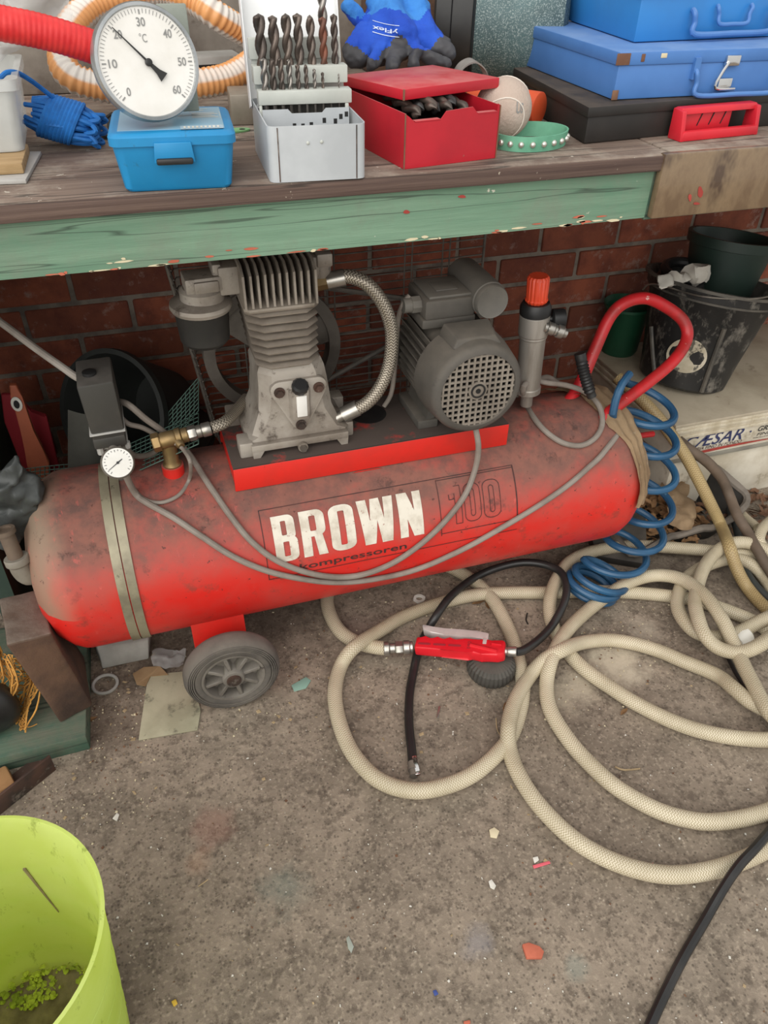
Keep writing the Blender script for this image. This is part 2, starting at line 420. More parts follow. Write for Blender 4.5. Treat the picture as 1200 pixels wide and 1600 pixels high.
M = {}
def mk(k, *a, **kw): M[k] = mat(k, *a, **kw)
M['floor'] = mat_floor(); M['tank'] = mat_tank(); M['brick'] = mat_brick()
M['worktop'] = mat_wood('weathered_worktop', '5f4e45', '907e70', dirt='aaa092', chips=.655, chipcol='b9b0a2', sc=6)
M['edge'] = mat_wood('dark_worktop_edge', '4a3832', '6e5a50', chips=.66, chipcol='b5aa98', sc=6, grain=60)
M['apron'] = mat_wood('green_paint_board', '5f816a', '7a9880', cracks='232a24', chips=.70, chipcol='c9c6b5', cr_lo=.006, grain=22, dirt='74806f')
M['greenwood'] = mat_wood('green_stained_wood', '3a594a', '5c6a58', cracks='1b2a24', dirt='6e675a', cr_lo=.02)
mk('mortar', '8a8074', '6b625a', 20, rough=.95, bump=.6, bsc=120)
mk('render', '8d857b', '6c6259', 5, rough=.95, bump=.5, bsc=60, spot='574c44', ssc=14, slo=.58, shi=.7)
mk('cover', '6b5743', 'a08a6c', 9, .42, .72, rough=.35, st=(1.6, 1, .8), spot='4f3e31', ssc=9, slo=.50, shi=.68, coat=.2)
mk('darkgreen', '2c3d34', '3b4c40', 8, rough=.8)
mk('dark_soffit', '3a302a', '2a221e', 8, rough=.9)
mk('red', 'd3241c', 'bf2a20', 12, rough=.45, dust='6d5147', dlo=.55, dhi=.95, damt=.95)
mk('red_plate', 'd5251b', 'c22a20', 10, rough=.5, dust='4a3f39', dlo=.45, dhi=.8, damt=2.2, spot='8f2a20', ssc=60, slo=.68, shi=.72)
mk('red_tube', 'c3242a', '9c2a28', 14, rough=.4, spot='d9a9a2', ssc=70, slo=.68, shi=.71)
mk('alu', 'aba399', '857b70', 9, .4, .62, rough=.5, metal=.2, bump=.2, bsc=160, dust='6f655a', dlo=.3, dhi=.9, damt=.7, spot='5a5048', ssc=34, slo=.58, shi=.70)
mk('alu_fin', 'a2988c', '776d62', 10, rough=.6, metal=.15, bump=.2, bsc=200, dust='7d7266', dlo=.3, dhi=.9, damt=.6)
mk('iron', '6f6860', '534c45', 10, rough=.7, metal=.2, dust='7f7468', dlo=.3, dhi=.9, damt=.6)
mk('motor_grey', '47443f', '5b5650', 9, .38, .65, rough=.7, dust='776e63', dlo=.1, dhi=.8, damt=.7, spot='3c3936', ssc=18, slo=.6, shi=.72)
mk('cap_grey', '5d5a55', '6d6962', 8, rough=.6, dust='857c71', dlo=.2, dhi=.9, damt=.7)
mk('grille', '8a8176', '736a60', 14, rough=.75)
mk('black', '1b1b1c', '2a2928', 9, rough=.45)
mk('black_dusty', '262523', '36332f', 9, rough=.6, dust='6b645b', dlo=.3, dhi=.95, damt=.7)
mk('switch_grey', '3d3b37', '4c4843', 8, rough=.6, dust='77706a', dlo=.3, dhi=1, damt=.6, spot='8c857c', ssc=90, slo=.7, shi=.74)
mk('rubber', '67615a', '4c4844', 12, rough=.85, dust='7b7268', dlo=.1, dhi=.95, damt=.6)
mk('hub_grey', '7c766e', '635d56', 12, rough=.7, spot='4c4640', ssc=30, slo=.62, shi=.7)
mk('steel', 'b9b5ae', '98938b', 15, rough=.32, metal=.85)
mk('chrome', 'd9d8d6', 'c5c3c0', 10, rough=.16, metal=1.0)
mk('brass', 'a0855a', '7f6a48', 14, rough=.42, metal=.75, dust='7a6d5b', dlo=.3, dhi=.9, damt=.5)
mk('reg_alu', 'b2aca4', '8e877e', 8, rough=.45, metal=.55, st=(3, 3, .5))
mk('orange', 'e2502f', 'd24427', 10, rough=.42)
mk('cable', '8b8279', '766c63', 14, rough=.7)
mk('cable_white', 'a09890', '8c837a', 14, rough=.7)
mk('strap', '9a937c', '7e7664', 16, rough=.45, metal=.3, spot='544d40', ssc=50, slo=.62, shi=.7)
mk('letter', 'd9d2c4', 'bfb5a5', 30, rough=.6, spot='9c6a5e', ssc=120, slo=.64, shi=.7)
mk('ink', '33201e', '4a2723', 20, rough=.7)
mk('ink_faint', '6e2a26', '8a3029', 20, rough=.7)
mk('print_black', '2a2a2c', rough=.6)
mk('print_grey', '8a8a88', rough=.6)
M['dial'] = mat_dial('dial_white'); mk('bezel', 'b4b7b8', '8f9496', 12, rough=.28, metal=.75)
mk('gauge_body', '6d675f', '585249', 12, rough=.6)
M['hose'] = mat_braid('beige_braided_hose', 'a89b7e', 'd8cdb6', '978a70', 12, 215, .42)
M['hose2'] = mat_braid('tan_braided_hose', '9a845c', 'b8a274', '86714e', 9, 170, .42)
M['steelbraid'] = mat_braid('steel_braid', '6a6258', 'c2b8a8', '8a8074', 8, 190, .4, .6)
mk('coil_blue', '234b6b', '2c5a7d', 10, rough=.38, spot='5e86a0', ssc=50, slo=.68, shi=.74)
mk('cloth', 'c0a685', 'a88e6f', 12, rough=.95, spot='c2ae93', ssc=24, slo=.6, shi=.7, bump=.3, bsc=300)
mk('cardboard', '9a805f', '84694a', 12, rough=.9)
mk('tile', 'b3a894', '9d917d', 6, rough=.6, spot='877b69', ssc=22, slo=.62, shi=.72)
mk('tile_edge', 'cfc6b2', 'b3a78f', 30, rough=.7)
mk('carton', 'cfc8b8', 'b5ab97', 8, rough=.8, spot='8e8371', ssc=16, slo=.6, shi=.72)
mk('carton_grey', '8b877b', '77736a', 10, rough=.8)
mk('navy', '2e3358', '3c4166', 30, rough=.7)
mk('redprint', 'a8423a', '98382f', 20, rough=.7)
mk('bucket', '191919', '262524', 10, rough=.5, spot='77726a', ssc=30, slo=.52, shi=.70, st=(1, 1, .6), dust='8a857b', dlo=-.5, dhi=.3, damt=.25, dsc=24)
mk('bucket_rim', '5b564e', '3b3935', 14, rough=.6)
mk('rim_grey', '7d746a', '5d564e', 14, rough=.8)
mk('sticker', 'c9c0ac', 'b0a68f', 20, rough=.6, spot='5b564c', ssc=26, slo=.56, shi=.62)
mk('paper', 'c4bfb5', 'aea79b', 10, rough=.85)
def mat_lime():
    t = NT('lime_translucent_plastic'); co = t.co(); c = t.mix(t.ramp(t.noise(co, 8), .4, .62), s2l('e3ef8e'), s2l('eaf5a2'))
    c = t.mix(t.math('MULTIPLY', t.ramp(t.noise(t.co('Object', (34, 34, 14)), 1.0, 5, .75), .60, .72), .65), c, s2l('8a9a3a'))
    t.set(c, .5); tr = t.n.new('ShaderNodeBsdfTranslucent'); t.l.new(c, tr.inputs[0]); mx = t.n.new('ShaderNodeMixShader'); mx.inputs[0].default_value = .6
    out = t.n['Material Output']; t.l.new(t.b.outputs[0], mx.inputs[1]); t.l.new(tr.outputs[0], mx.inputs[2]); t.l.new(mx.outputs[0], out.inputs[0]); return t.m
M['lime'] = mat_lime()
mk('soil', '8f7f66', '6b5d48', 20, rough=1, bump=1, bsc=60)
mk('moss', 'b9c24a', '8f9a38', 30, rough=1)
mk('block', '604737', '3f2f27', 9, .4, .65, rough=.95, bump=.8, bsc=70, dust='8a7f74', dlo=.3, dhi=.8, damt=.9)
mk('net_orange', 'c48f45', 'a87636', 30, rough=.9)
mk('rust', '5a4238', '3b332e', 14, rough=.7, metal=.3, spot='8c8076', ssc=20, slo=.58, shi=.7)
mk('tan_wood', 'a87f55', '8d673f', 10, rough=.85)
mk('greynet', '58756a', '486257', 10, rough=.6)
mk('greyplastic', '333635', '434645', 6, rough=.5)
mk('pvc', '8f897e', '746d62', 10, rough=.6)
mk('pipe_brown', '6a5a4c', '55483c', 10, rough=.7)
mk('putty', 'b2b0ab', '96938d', 8, rough=.7)
mk('sheet', 'b3ad94', '9a957d', 8, rough=.75, spot='6f6b5a', ssc=26, slo=.57, shi=.68)
mk('inflator_red', 'd81f2b', 'c91a25', 10, rough=.38)
mk('ribbed_black', '35332f', '45423d', 14, rough=.75, dust='6a645b', dlo=.4, dhi=1, damt=.4)
mk('box_blue', '1b86bd', '1a7db2', 10, rough=.42, spot='2a5f7c', ssc=24, slo=.66, shi=.74)
mk('lid_blue', '8bb3c8', '7aa8c2', 6, rough=.35)
mk('label_clear', 'a9c1cf', '9db8c8', 10, rough=.4)
mk('tin_grey', 'bdc1c4', 'aeb2b5', 8, rough=.42, spot='8b8478', ssc=50, slo=.7, shi=.76)
mk('tin_light', 'c2c5be', 'b2b5ae', 8, rough=.5, spot='8e8d84', ssc=40, slo=.66, shi=.74)
mk('tin_lid', 'eff0f0', 'e2e4e4', 6, rough=.45)
mk('drill', '4d4540', '6b5f57', 30, rough=.38, metal=.6)
mk('drill_rust', '7a4a38', '5f4439', 30, rough=.55, metal=.4)
mk('drill_bright', '8f8a84', '6d6660', 30, rough=.3, metal=.8)
mk('tin_red', 'bd1f2e', 'ad1c2a', 9, rough=.4, spot='8a6a5a', ssc=60, slo=.71, shi=.75, dust='c98a86', dlo=.6, dhi=1, damt=.6)
mk('case_black', '201d1b', '2b2724', 9, rough=.55, dust='5a4e44', dlo=.5, dhi=.95, damt=.8)
mk('tool_blue', '4a79b8', '4370ae', 8, rough=.45, dust='7f9cc4', dlo=.5, dhi=1, damt=.6)
mk('tool_blue2', '2e7cc0', '2f74b4', 8, rough=.45)
mk('rustpatch', '6b4a38', '7d5c46', 40, rough=.8)
mk('case_red', 'd02633', 'c02230', 10, rough=.4)
mk('tennis', 'b7a598', 'c4b4a8', 20, rough=1, bump=.8, bsc=220, spot='97877a', ssc=20, slo=.6, shi=.74)
mk('seam', 'd8cfc4', rough=.9)
mk('orange_tube', 'd8562a', 'c74d26', 10, rough=.6)
mk('collar', '6fae90', '5f9c80', 18, rough=.7)
mk('stud', 'd6d3ca', rough=.3, metal=.8)
mk('glove_blue', '1b49b8', '2458c8', 12, rough=.85, bump=.4, bsc=500)
mk('glove_cuff', '3d86d2', '3378c6', 40, rough=.9, st=(1, 1, 1), bump=.5, bsc=400)
mk('glove_black', '37373a', '46464a', 12, rough=.6)
mk('white_print', 'cdd9ee', rough=.7)
mk('leather', 'b58552', 'a0723f', 14, rough=.8)
mk('drum_black', '232322', '302f2d', 10, rough=.55)
mk('drum_mesh', '50696a', '35494b', 7, .35, .65, rough=.6, spot='8a9794', ssc=420, slo=.52, shi=.60)
mk('grey_webbing', '8a8580', '77726c', 30, rough=.9)
mk('tub_clear', 'e4e6e3', 'd6d8d5', 6, rough=.25); M['tub_clear'].node_tree.nodes['Principled BSDF'].inputs['Alpha'].default_value = .55
mk('film', 'e2e2e0', 'd0d0ce', 8, rough=.15); M['film'].node_tree.nodes['Principled BSDF'].inputs['Alpha'].default_value = .45
mk('board_tan', 'b3976f', 'a0845d', 14, rough=.85, st=(1, 8, 8))
mk('plate_white', 'b9b7b2', 'a5a29c', 10, rough=.55)
mk('cord_blue', '1e74c4', '1a66b0', 60, rough=.7)
mk('hose_red', 'd62a2c', 'e23a38', 40, rough=.45)
mk('tag_green', '7fb07a', '6ea069', 10, rough=.6)
mk('tin_bare', '9a9184', '857c70', 12, rough=.5, metal=.4)
mk('bracket', '8d938a', '7b8178', 12, rough=.6)
mk('wire_dark', '2c2a28', rough=.7)
mk('mesh_wire', '6f6860', '565049', 20, rough=.7, metal=.3)
mk('terracotta', 'c06a52', 'ab5b45', 20, rough=.9)
mk('pink', 'd8606c', rough=.7); mk('white', 'dcd9d0', 'c6c2b6', 20, rough=.8); mk('yellow', 'd0ac3c', rough=.7); mk('blue_dot', '3a4c8c', rough=.7)
mk('cream', 'd2c6a6', rough=.9); mk('greychip', '9aa096', rough=.8); mk('teal', '5fa58c', rough=.8); mk('teal_film', '86a89a', rough=.6)
mk('leaf', 'a5815a', '8a6848', 20, rough=.9); mk('twig', 'b09a78', '8d7a5c', 20, rough=.95)
mk('dry_leaf', '7a5a44', '5a4030', 16, rough=.95)
mk('dark_pot', '1f211f', '2a2c2a', 8, rough=.6); mk('pot_grey', '6b6a62', '5c5b54', 8, rough=.8)
mk('paint_handle', 'a4583c', '8f4a33', 8, rough=.6); mk('dust_red', '9c2630', rough=.7)
mk('green_tub', '194a32', '153e2a', 8, rough=.5); mk('deep_green', '1f3029', '1a2823', 6, rough=.5)
mk('plug', 'ece9df', 'd9d4c6', 14, rough=.5)
mk('lever', 'dedcd8', 'cfccc7', 12, rough=.25, metal=.35)
mk('gun_black', '1e1e1e', '2c2b2a', 12, rough=.4)
def mat_stripe_hose():
    t = NT('orange_white_ribbed_hose'); sp = t.n.new('ShaderNodeSeparateXYZ'); t.l.new(t.tc.outputs['UV'], sp.inputs[0])
    s = t.math('SINE', t.math('MULTIPLY', sp.outputs['X'], 2*PI*3))
    f = t.ramp(t.math('ADD', t.math('MULTIPLY', s, .5), .5), .35, .65)
    c = t.mix(f, s2l('dfa066'), s2l('ddd6cd')); c = t.mix(t.math('MULTIPLY', t.ramp(t.noise(t.co(), 10), .5, .7), .4), c, s2l('c9864c'))
    t.set(c, .4); return t.m
M['tubhose'] = mat_stripe_hose()

# ------------------------------------------------------------------ setting
BZ, WALLY = 0.965, 1.75
mb = MB(); mb.b2((FLX-3.5, FLY-2.6, -.12), (FLX+3.5, FLY+2.6, 0))
fl = part('floor', mb, M['floor']); fl['kind'] = 'structure'
# object coordinates of the floor start at its own origin
mb = MB(); mb.b2((-1.4, WALLY, 0), (3.2, WALLY+.22, .93))
wall = struct('wall_back', mb, M['mortar'])
mb = MB(); mb.b2((-1.4, WALLY-.012, .93), (3.2, WALLY+.22, 1.7)); mb.jitter(.0, 1)
struct('wall_upper', mb, M['render'])
bl, bh, bj = .215, .0655, .0105
bricks = []
protos = []
for k in range(4):
    b = MB(); b.box((0, 0, 0), (bl, .06, bh), None, .004)
    for v in b.bm.verts: v.co += V(noise.noise_vector(v.co*40 + V(k*9, 3, 1)))*.0022
    bmesh.ops.recalc_face_normals(b.bm, faces=b.bm.faces)
    me = bpy.data.meshes.new('brick'); b.bm.to_mesh(me); b.bm.free(); me.materials.append(M['brick']); protos.append(me)
wo = wall.location
for row in range(12):
    z = row*(bh+bj) + bh/2 + .004
    x = -.58 - 3*(bl+bj) + (row % 2)*(bl+bj)/2 + random.uniform(-.006, .006)
    while x < 3.05:
        o = bpy.data.objects.new('brick', protos[random.randrange(4)]); C.objects.link(o); o.parent = wall
        o.location = V(x, WALLY+.024+random.uniform(-.002, .002), z) - wo
        o.rotation_euler = (0, 0, 0)
        x += bl+bj

# workbench
wb = thing('workbench', 'long weathered wooden workbench with a green painted front board', 'workbench', (.5, 1.35, 0))
SEAM = at(1050, 240, Y=1.0).x
yb = [.995, 1.22, 1.47, WALLY-.02]
for a, b in zip(yb, yb[1:]):
    mb = MB(); mb.b2((-.95, a+.001, BZ-.021), (SEAM-.001, b-.001, BZ), .002); part('worktop_plank', mb, M['worktop'], wb)
mb = MB(); mb.b2((-.95, .9925, BZ-.0212), (SEAM-.001, .9952, BZ-.001), .001); part('edge_strip', mb, M['edge'], wb, label='dark worn front edge')
for a, b in zip(yb, yb[1:]):
    mb = MB(); mb.b2((SEAM+.001, a+.001, BZ-.021), (2.3, b-.001, BZ+.001), .002); part('worktop_plank', mb, M['worktop'], wb)
mb = MB()
n = 40
def bow(x): return -.0025*math.sin(PI*min(max((x+.2)/1.05, 0), 1))
prof = [(1.004, .876), (1.044, .876), (1.044, BZ-.022), (1.004, BZ-.022)]
mb.loft([[(-.95+(SEAM+.93)*i/n, y, z+(bow(-.95+(SEAM+.93)*i/n) if z < .9 else 0)) for y, z in prof] for i in range(n+1)])
part('front_board', mb, M['apron'], wb, 30)
mb = MB(); mb.b2((SEAM-.018, .989, .877), (2.3, 1.003, BZ+.002), .003)
for v in mb.bm.verts: v.co.y += .002*noise.noise(v.co*9)
part('front_cover', mb, M['cover'], wb, label='brown smeared cover sheet over the front edge')
for y_, marks in ((1.0034, ((1032, 288, 5, 4), (1031, 297, 4, 4), (1029, 306, 5, 4), (1027, 315, 4, 5), (1024, 327, 5, 3), (722, 307, 6, 2.5), (635, 331, 5, 3))), (.9886, ((1094, 300, 4, 9), (1078, 309, 2.5, 6), (1088, 318, 5, 2)))):
    for x, yy, a, b in marks:
        mb = MB(); mb.prism([(p.x, p.z) for p in [at(x+a*math.cos(t)*(1+.2*math.sin(3*t+x)), yy+b*math.sin(t), Y=y_) for t in [2*PI*k/10 for k in range(10)]]], (0, y_, 0), (1, 0, 0), (0, 0, 1), .0004); part('paint_mark', mb, M['redprint'], wb, flat=True)
rc_ = random.Random(4)
for nm_, col_, n_ in (('paint_chips', 'terracotta', 24), ('paint_chips', 'cream', 22)):
    mb = MB()
    for k in range(n_):
        x = rc_.uniform(-.25, SEAM-.03); z = .877+bow(x)+rc_.random()**3*.012; a_, b_ = rc_.uniform(.002, .012), rc_.uniform(.0008, .0022)
        mb.prism([(a_*math.cos(t)*(1+.3*math.sin(2*t+k)), b_*math.sin(t)) for t in [2*PI*j/7 for j in range(7)]], (x, 1.0036, z), (1, 0, 0), (0, 0, 1), .0003)
    part(nm_, mb, M[col_], wb, flat=True, stuff=True)
mb = MB(); mb.b2((SEAM-.02, 1.005, .872), (2.3, 1.044, BZ-.022)); part('front_board', mb, M['greenwood'], wb)
mb = MB(); mb.b2((-.36, 1.24, 0.042), (-.325, WALLY-.03, BZ-.021)); part('side_panel', mb, M['darkgreen'], wb, label='dark green side panel')
mb = MB(); mb.b2((2.0, 1.06, 0), (2.09, 1.15, BZ-.021)); part('leg', mb, M['greenwood'], wb)
mb = MB(); mb.b2((2.0, 1.60, 0), (2.09, 1.69, BZ-.021)); part('leg', mb, M['greenwood'], wb)
mb = MB(); mb.b2((-.95, WALLY-.07, BZ-.10), (2.3, WALLY-.021, BZ-.021)); part('back_rail', mb, M['dark_soffit'], wb)

# ------------------------------------------------------------------ air compressor
TY, TZ, TR = 1.205, .265, .168
def on_tank(x, y, off=0.0):
    d = ray(x, y); a = d.y*d.y+d.z*d.z; oy, oz = -TY, CAMH-TZ; r = TR+off
    b = oy*d.y+oz*d.z; c = oy*oy+oz*oz-r*r; D = max(b*b-a*c, 0)
    return CAM + d*((-b-math.sqrt(D))/a)
def tank_pt(X, phi, off=0.0):           # phi from the front horizontal, upwards
    return V(X, TY-(TR+off)*math.cos(phi), TZ+(TR+off)*math.sin(phi))
ac = thing('air_compressor', 'large dusty red air compressor on wheels under the workbench', 'compressor', (TANK_ROOT_X, TY, 0))
mb = MB()
XL, XR = -.195, .893
prof = [(0.012, -.073), (.06, -.0715), (.105, -.062), (.138, -.045), (.158, -.022), (.1665, -.004), (TR, .006), (TR, XR-XL-.006), (.1665, XR-XL+.004), (.158, XR-XL+.022), (.138, XR-XL+.045), (.105, XR-XL+.062), (.06, XR-XL+.0715), (.012, XR-XL+.073)]
p2 = []
for (r0, h0), (r1, h1) in zip(prof, prof[1:]):
    k = 24 if h1-h0 > .3 else 1
    for i in range(k): p2.append((r0+(r1-r0)*i/k, h0+(h1-h0)*i/k))
p2.append(prof[-1])
mb.lathe((XL, TY, TZ), (1, 0, 0), p2, 72)
tank = part('tank', mb, M['tank'], ac, 40)
# lettering printed on the barrel
d2r = math.radians
def barrel(X0, X1, p0, p1, off=.0009): return lambda u, v, k=0: tank_pt(X0+(X1-X0)*u, d2r(p0+(p1-p0)*v), off+k)
xs = [.1565, .4375]; n = 5; cw = (xs[1]-xs[0])
ws = [.150, .160, .165, .245, .165]; gap = (1-sum(ws))/4; x = 0
mb = MB()
for ch, w in zip('BROWN', ws):
    add_flat(mb, GLYPH[ch], barrel(xs[0]+cw*x, xs[0]+cw*(x+w), 13.3, 42.3), 14); x += w+gap
part('lettering', mb, M['letter'], tank, flat=True)
mb = MB(); add_text(mb, 'kompressoren', barrel(.196, .402, 3.6, 9.4), .012, 6); part('lettering', mb, M['ink'], tank, flat=True)
def strip(mb, X0, X1, a, b, off=.0007, n=12):
    mb.grid(lambda u, v: tank_pt(X0+(X1-X0)*u, d2r(a+(b-a)*v), off), 1, n)
mb = MB()
for w0, w1 in ((.522, .556), (.561, .597)):
    f = barrel(w0, w1, 15.5, 41.0, .0008)
    add_flat(mb, rrring(0, 0, 1, 1, .035, .018, .42, .18), f, 14); add_flat(mb, rrring(.35, .14, .65, .86, .035, .018, .14, .08), f, 14)
f = barrel(.492, .517, 15.5, 41.0, .0008)
for q in (bar4(.44, .49, 0, .80), bar4(.95, 1, 0, 1), bar4(.44, 1, 0, .018), bar4(.50, 1, .982, 1), bar4(0, .06, .66, .80), bar4(0, .49, .66, .678), bar4(0, .06, .79, .81, .50, .56)): add_flat(mb, q, f, 14)
part('lettering', mb, M['ink'], tank, flat=True)
mb = MB(); k = .0012
for X0, X1, a, b in ((.138, .632, 47.2, 47.7), (.138, .632, 2.0, 2.5), (.138, .1395, 2, 47.5), (.6295, .632, 10, 47.5), (.472, .4735, 9, 46.5), (.472, .632, 10.3, 10.8), (.472, .632, 45.8, 46.3)):
    strip(mb, X0, X1, a, b)
part('decal_border', mb, M['ink'], tank, flat=True)
# ports and feet
def pipe_fit(mb, p0, ax, segs, hexes=()):
    h = 0
    for i, (r, l) in enumerate(segs):
        mb.lathe(V(p0)+V(ax).normalized()*h, ax, [(r*.9, 0), (r, l*.12), (r, l*.88), (r*.9, l)], 6 if i in hexes else 20); h += l
mb = MB(); mb.b2((.06, 1.10, .06), (.115, 1.20, .125), .002); mb.b2((.03, 1.03, .075), (.115, 1.115, .125), .002)
mb = MB(); p = [(-.022, 1.035), (.068, 1.035), (.068, 1.22), (-.022, 1.22)]
mb.hexa([(-.012, 1.055, .085), (.088, 1.055, .085), (.088, 1.30, .085), (-.012, 1.30, .085), (-.012, 1.075, .19), (.088, 1.075, .19), (.088, 1.28, .19), (-.012, 1.28, .19)], .002)
part('wheel_bracket', mb, M['red'], ac)
mb = MB(); mb.cyl((.047, .983, .092), (.047, 1.42, .092), .009); part('axle', mb, M['iron'], ac)
def wheel(yf, yb):
    c = V(.047, 0, .0905); a = V(0, -1, 0)
    mb = MB(); w = yb-yf; R_ = .0905
    pr = [(.058, w*.08), (.062, w*.02), (.070, w*0)]
    pr += [(.072, w*.07), (.0735, w*.0), (.0755, w*0), (.0763, w*.08), (.0772, w*.0), (.079, w*.0), (.0798, w*.09), (.0806, w*.01), (.0822, w*.02), (.083, w*.11), (.0838, w*.05), (.0855, w*.09), (.0885, w*.2), (R_, w*.35), (R_, w*.65), (.0885, w*.8), (.084, w*.95), (.078, w), (.062, w*.98), (.058, w*.92)]
    mb.lathe(V(c.x, yf, c.z), (0, 1, 0), pr+[pr[0]], 56, False, False)
    part('tyre', mb, M['rubber'], wr)
    mb = MB(); o = V(c.x, yf, c.z)
    mb.lathe(o, (0, 1, 0), [(.0595, .001), (.0595, w*.9), (.050, w*.9), (.050, .012), (.055, .002), (.0595, .001)], 48, False, False)
    mb.lathe(o, (0, 1, 0), [(.019, -.003), (.021, .0), (.021, w*.9), (.011, w*.9), (.011, -.003), (.019, -.003)], 24, False, False)
    mb.lathe(o, (0, 1, 0), [(.02, .022), (.052, .022), (.052, .028), (.02, .028)], 40, True, True)
    part('hub_rim', mb, M['hub_grey'], wr)
    for k in range(8):
        mb = MB(); th = 2*PI*k/8+.2; dx, dz = math.cos(th), math.sin(th); px, pz = -dz, dx
        P = []
        for yy, hw in ((.003, .0035), (.024, .006)):
            for rr, s in ((.019, -1), (.053, -1), (.053, 1), (.019, 1)): P.append(o+V(dx*rr+px*hw*s, yy, dz*rr+pz*hw*s))
        mb.hexa(P, .0012, 1); part('spoke', mb, M['hub_grey'], wr)
    mb = MB(); mb.cyl(o+V(0, -.006, 0), o+V(0, .01, 0), .0108); mb.ring(o+V(0, -.0065, 0), (0, 1, 0), .0135, .0105, .006); part('axle_end', mb, M['rust'], wr)
wr = bpy.data.objects.new('wheel', None); C.objects.link(wr); wr.parent = ac; wr.location = V(.047, .985, .0905)-ac.location
wheel(.983, 1.027)
copy_tree(wr, ac, (0, .405, 0))
mb = MB(); mb.hexa([(.70, 1.255, 0), (.80, 1.255, 0), (.80, 1.31, 0), (.70, 1.31, 0), (.71, 1.255, .14), (.79, 1.255, .14), (.79, 1.30, .16), (.71, 1.30, .16)], .002); part('rear_foot', mb, M['red'], ac)
# platform
PZ = .462; PX0, PX1 = .107, .632
mb = MB(); yF, yB = 1.124, 1.292
mb.b2((PX0, yF, PZ-.004), (PX1, yB, PZ), .001)
mb.b2((PX0, yF-.001, PZ-.047), (PX1, yF+.003, PZ), .0012)
mb.b2((PX0, yB-.003, PZ-.047), (PX1, yB, PZ-.002))
mb.hexa([(PX0+.0, yF, PZ-.03), (PX0+.004, yF, PZ-.03), (PX0+.004, yB, PZ-.03), (PX0, yB, PZ-.03), (PX0, yF, PZ-.003), (PX0+.004, yF, PZ-.003), (PX0+.004, yB, PZ-.003), (PX0, yB, PZ-.003)])
part('platform', mb, M['red_plate'], ac)
mb = MB(); mb.prism([(-.028, -.0009), (.028, -.0009), (.02, .0009), (-.02, .0009)], (.35, yF-.0012, PZ-.049), (1, 0, 0), (0, 0, 1), .001); part('weld_bead', mb, M['red'], ac)
mb = MB(); mb.lathe((.385, 1.235, PZ+.0002), (0, 0, 1), [(.036, 0), (.036, .0005)], 32); part('platform_hole', mb, M['black'], ac)

# pump
pump = bpy.data.objects.new('pump', None); C.objects.link(pump); pump.parent = ac; pump.location = V(.225, 1.21, PZ)-ac.location
ux = V(1, 0, 0)
mb = MB()
def rect(x0, x1, y0, y1, z, c=.012):
    return [(x0+c, y0, z), (x1-c, y0, z), (x1, y0+c, z), (x1, y1-c, z), (x1-c, y1, z), (x0+c, y1, z), (x0, y1-c, z), (x0, y0+c, z)]
rings = [rect(.142, .325, 1.158, 1.285, PZ+.014, .006), rect(.142, .325, 1.158, 1.285, PZ+.028, .006), rect(.152, .314, 1.160, 1.282, PZ+.034, .010), rect(.168, .298, 1.158, 1.28, PZ+.075, .016),
         rect(.172, .292, 1.156, 1.28, PZ+.125, .02), rect(.172, .287, 1.154, 1.28, PZ+.152, .02), rect(.178, .282, 1.16, 1.274, PZ+.166, .02)]
mb.loft(rings)
part('crankcase', mb, M['alu'], pump, 30)
for x0, x1, y0, y1 in ((.126, .150, 1.152, 1.19), (.318, .338, 1.17, 1.20), (.122, .150, 1.262, 1.295), (.318, .345, 1.262, 1.292)): mb = MB(); mb.b2((x0, y0, PZ), (x1, y1, PZ+.03), .003); part('foot', mb, M['alu'], pump)
mb = MB(); mb.b2((.146, 1.146, PZ+.012), (.322, 1.162, PZ+.026), .002)
mb.hexa([(.148, 1.146, PZ), (.160, 1.146, PZ), (.160, 1.16, PZ), (.148, 1.16, PZ), (.147, 1.146, PZ+.013), (.168, 1.146, PZ+.013), (.168, 1.16, PZ+.013), (.147, 1.16, PZ+.013)])
mb.hexa([(.308, 1.146, PZ), (.320, 1.146, PZ), (.320, 1.16, PZ), (.308, 1.16, PZ), (.300, 1.146, PZ+.013), (.321, 1.146, PZ+.013), (.321, 1.16, PZ+.013), (.300, 1.16, PZ+.013)])
mb.cyl((.236, 1.147, PZ+.012), (.236, 1.139, PZ+.012), .009, seg=16)
part('base_flange', mb, M['alu'], pump)
mb = MB(); mb.cyl((.236, 1.140, PZ+.012), (.236, 1.133, PZ+.012), .0065, seg=6); part('drain_plug', mb, M['iron'], pump)
# oil-sight cover: a rounded triangle plate proud of the front
cz = PZ+.092
def fpt(x, z, y=1.150): return V(x, y, z)
outl = []
cen = [(.204, cz+.034, .017), (.268, cz+.034, .017), (.236, cz-.036, .013)]
for (a0, a1), (cx_, cz_, r) in zip(((100, 215), (-35, 80), (215, 325)), (cen[0], cen[1], cen[2])):
    pass
seq = [(cen[0], 95, 205), (cen[2], 205, 335), (cen[1], 335, 445)]
for (cx_, cz_, r), a0, a1 in seq:
    for i in range(9):
        a = d2r(a0+(a1-a0)*i/8); outl.append((cx_+r*math.cos(a), cz_+r*math.sin(a)))
mb = MB(); mb.prism([(p[0], p[1]) for p in outl], (0, 1.160, 0), (1, 0, 0), (0, 0, 1), .012, .002)
cover = part('oil_cover', mb, M['alu'], pump)
mb = MB(); mb.hexa([(.222, 1.138, cz-.022), (.250, 1.138, cz-.022), (.256, 1.15, cz-.022), (.216, 1.15, cz-.022), (.222, 1.136, cz+.035), (.250, 1.136, cz+.035), (.256, 1.15, cz+.035), (.216, 1.15, cz+.035)], .002); part('sight_block', mb, M['alu'], cover)
mb = MB(); mb.b2((.228, 1.1345, cz-.014), (.246, 1.138, cz+.026), .001); part('sight_glass', mb, M['dial'], cover)
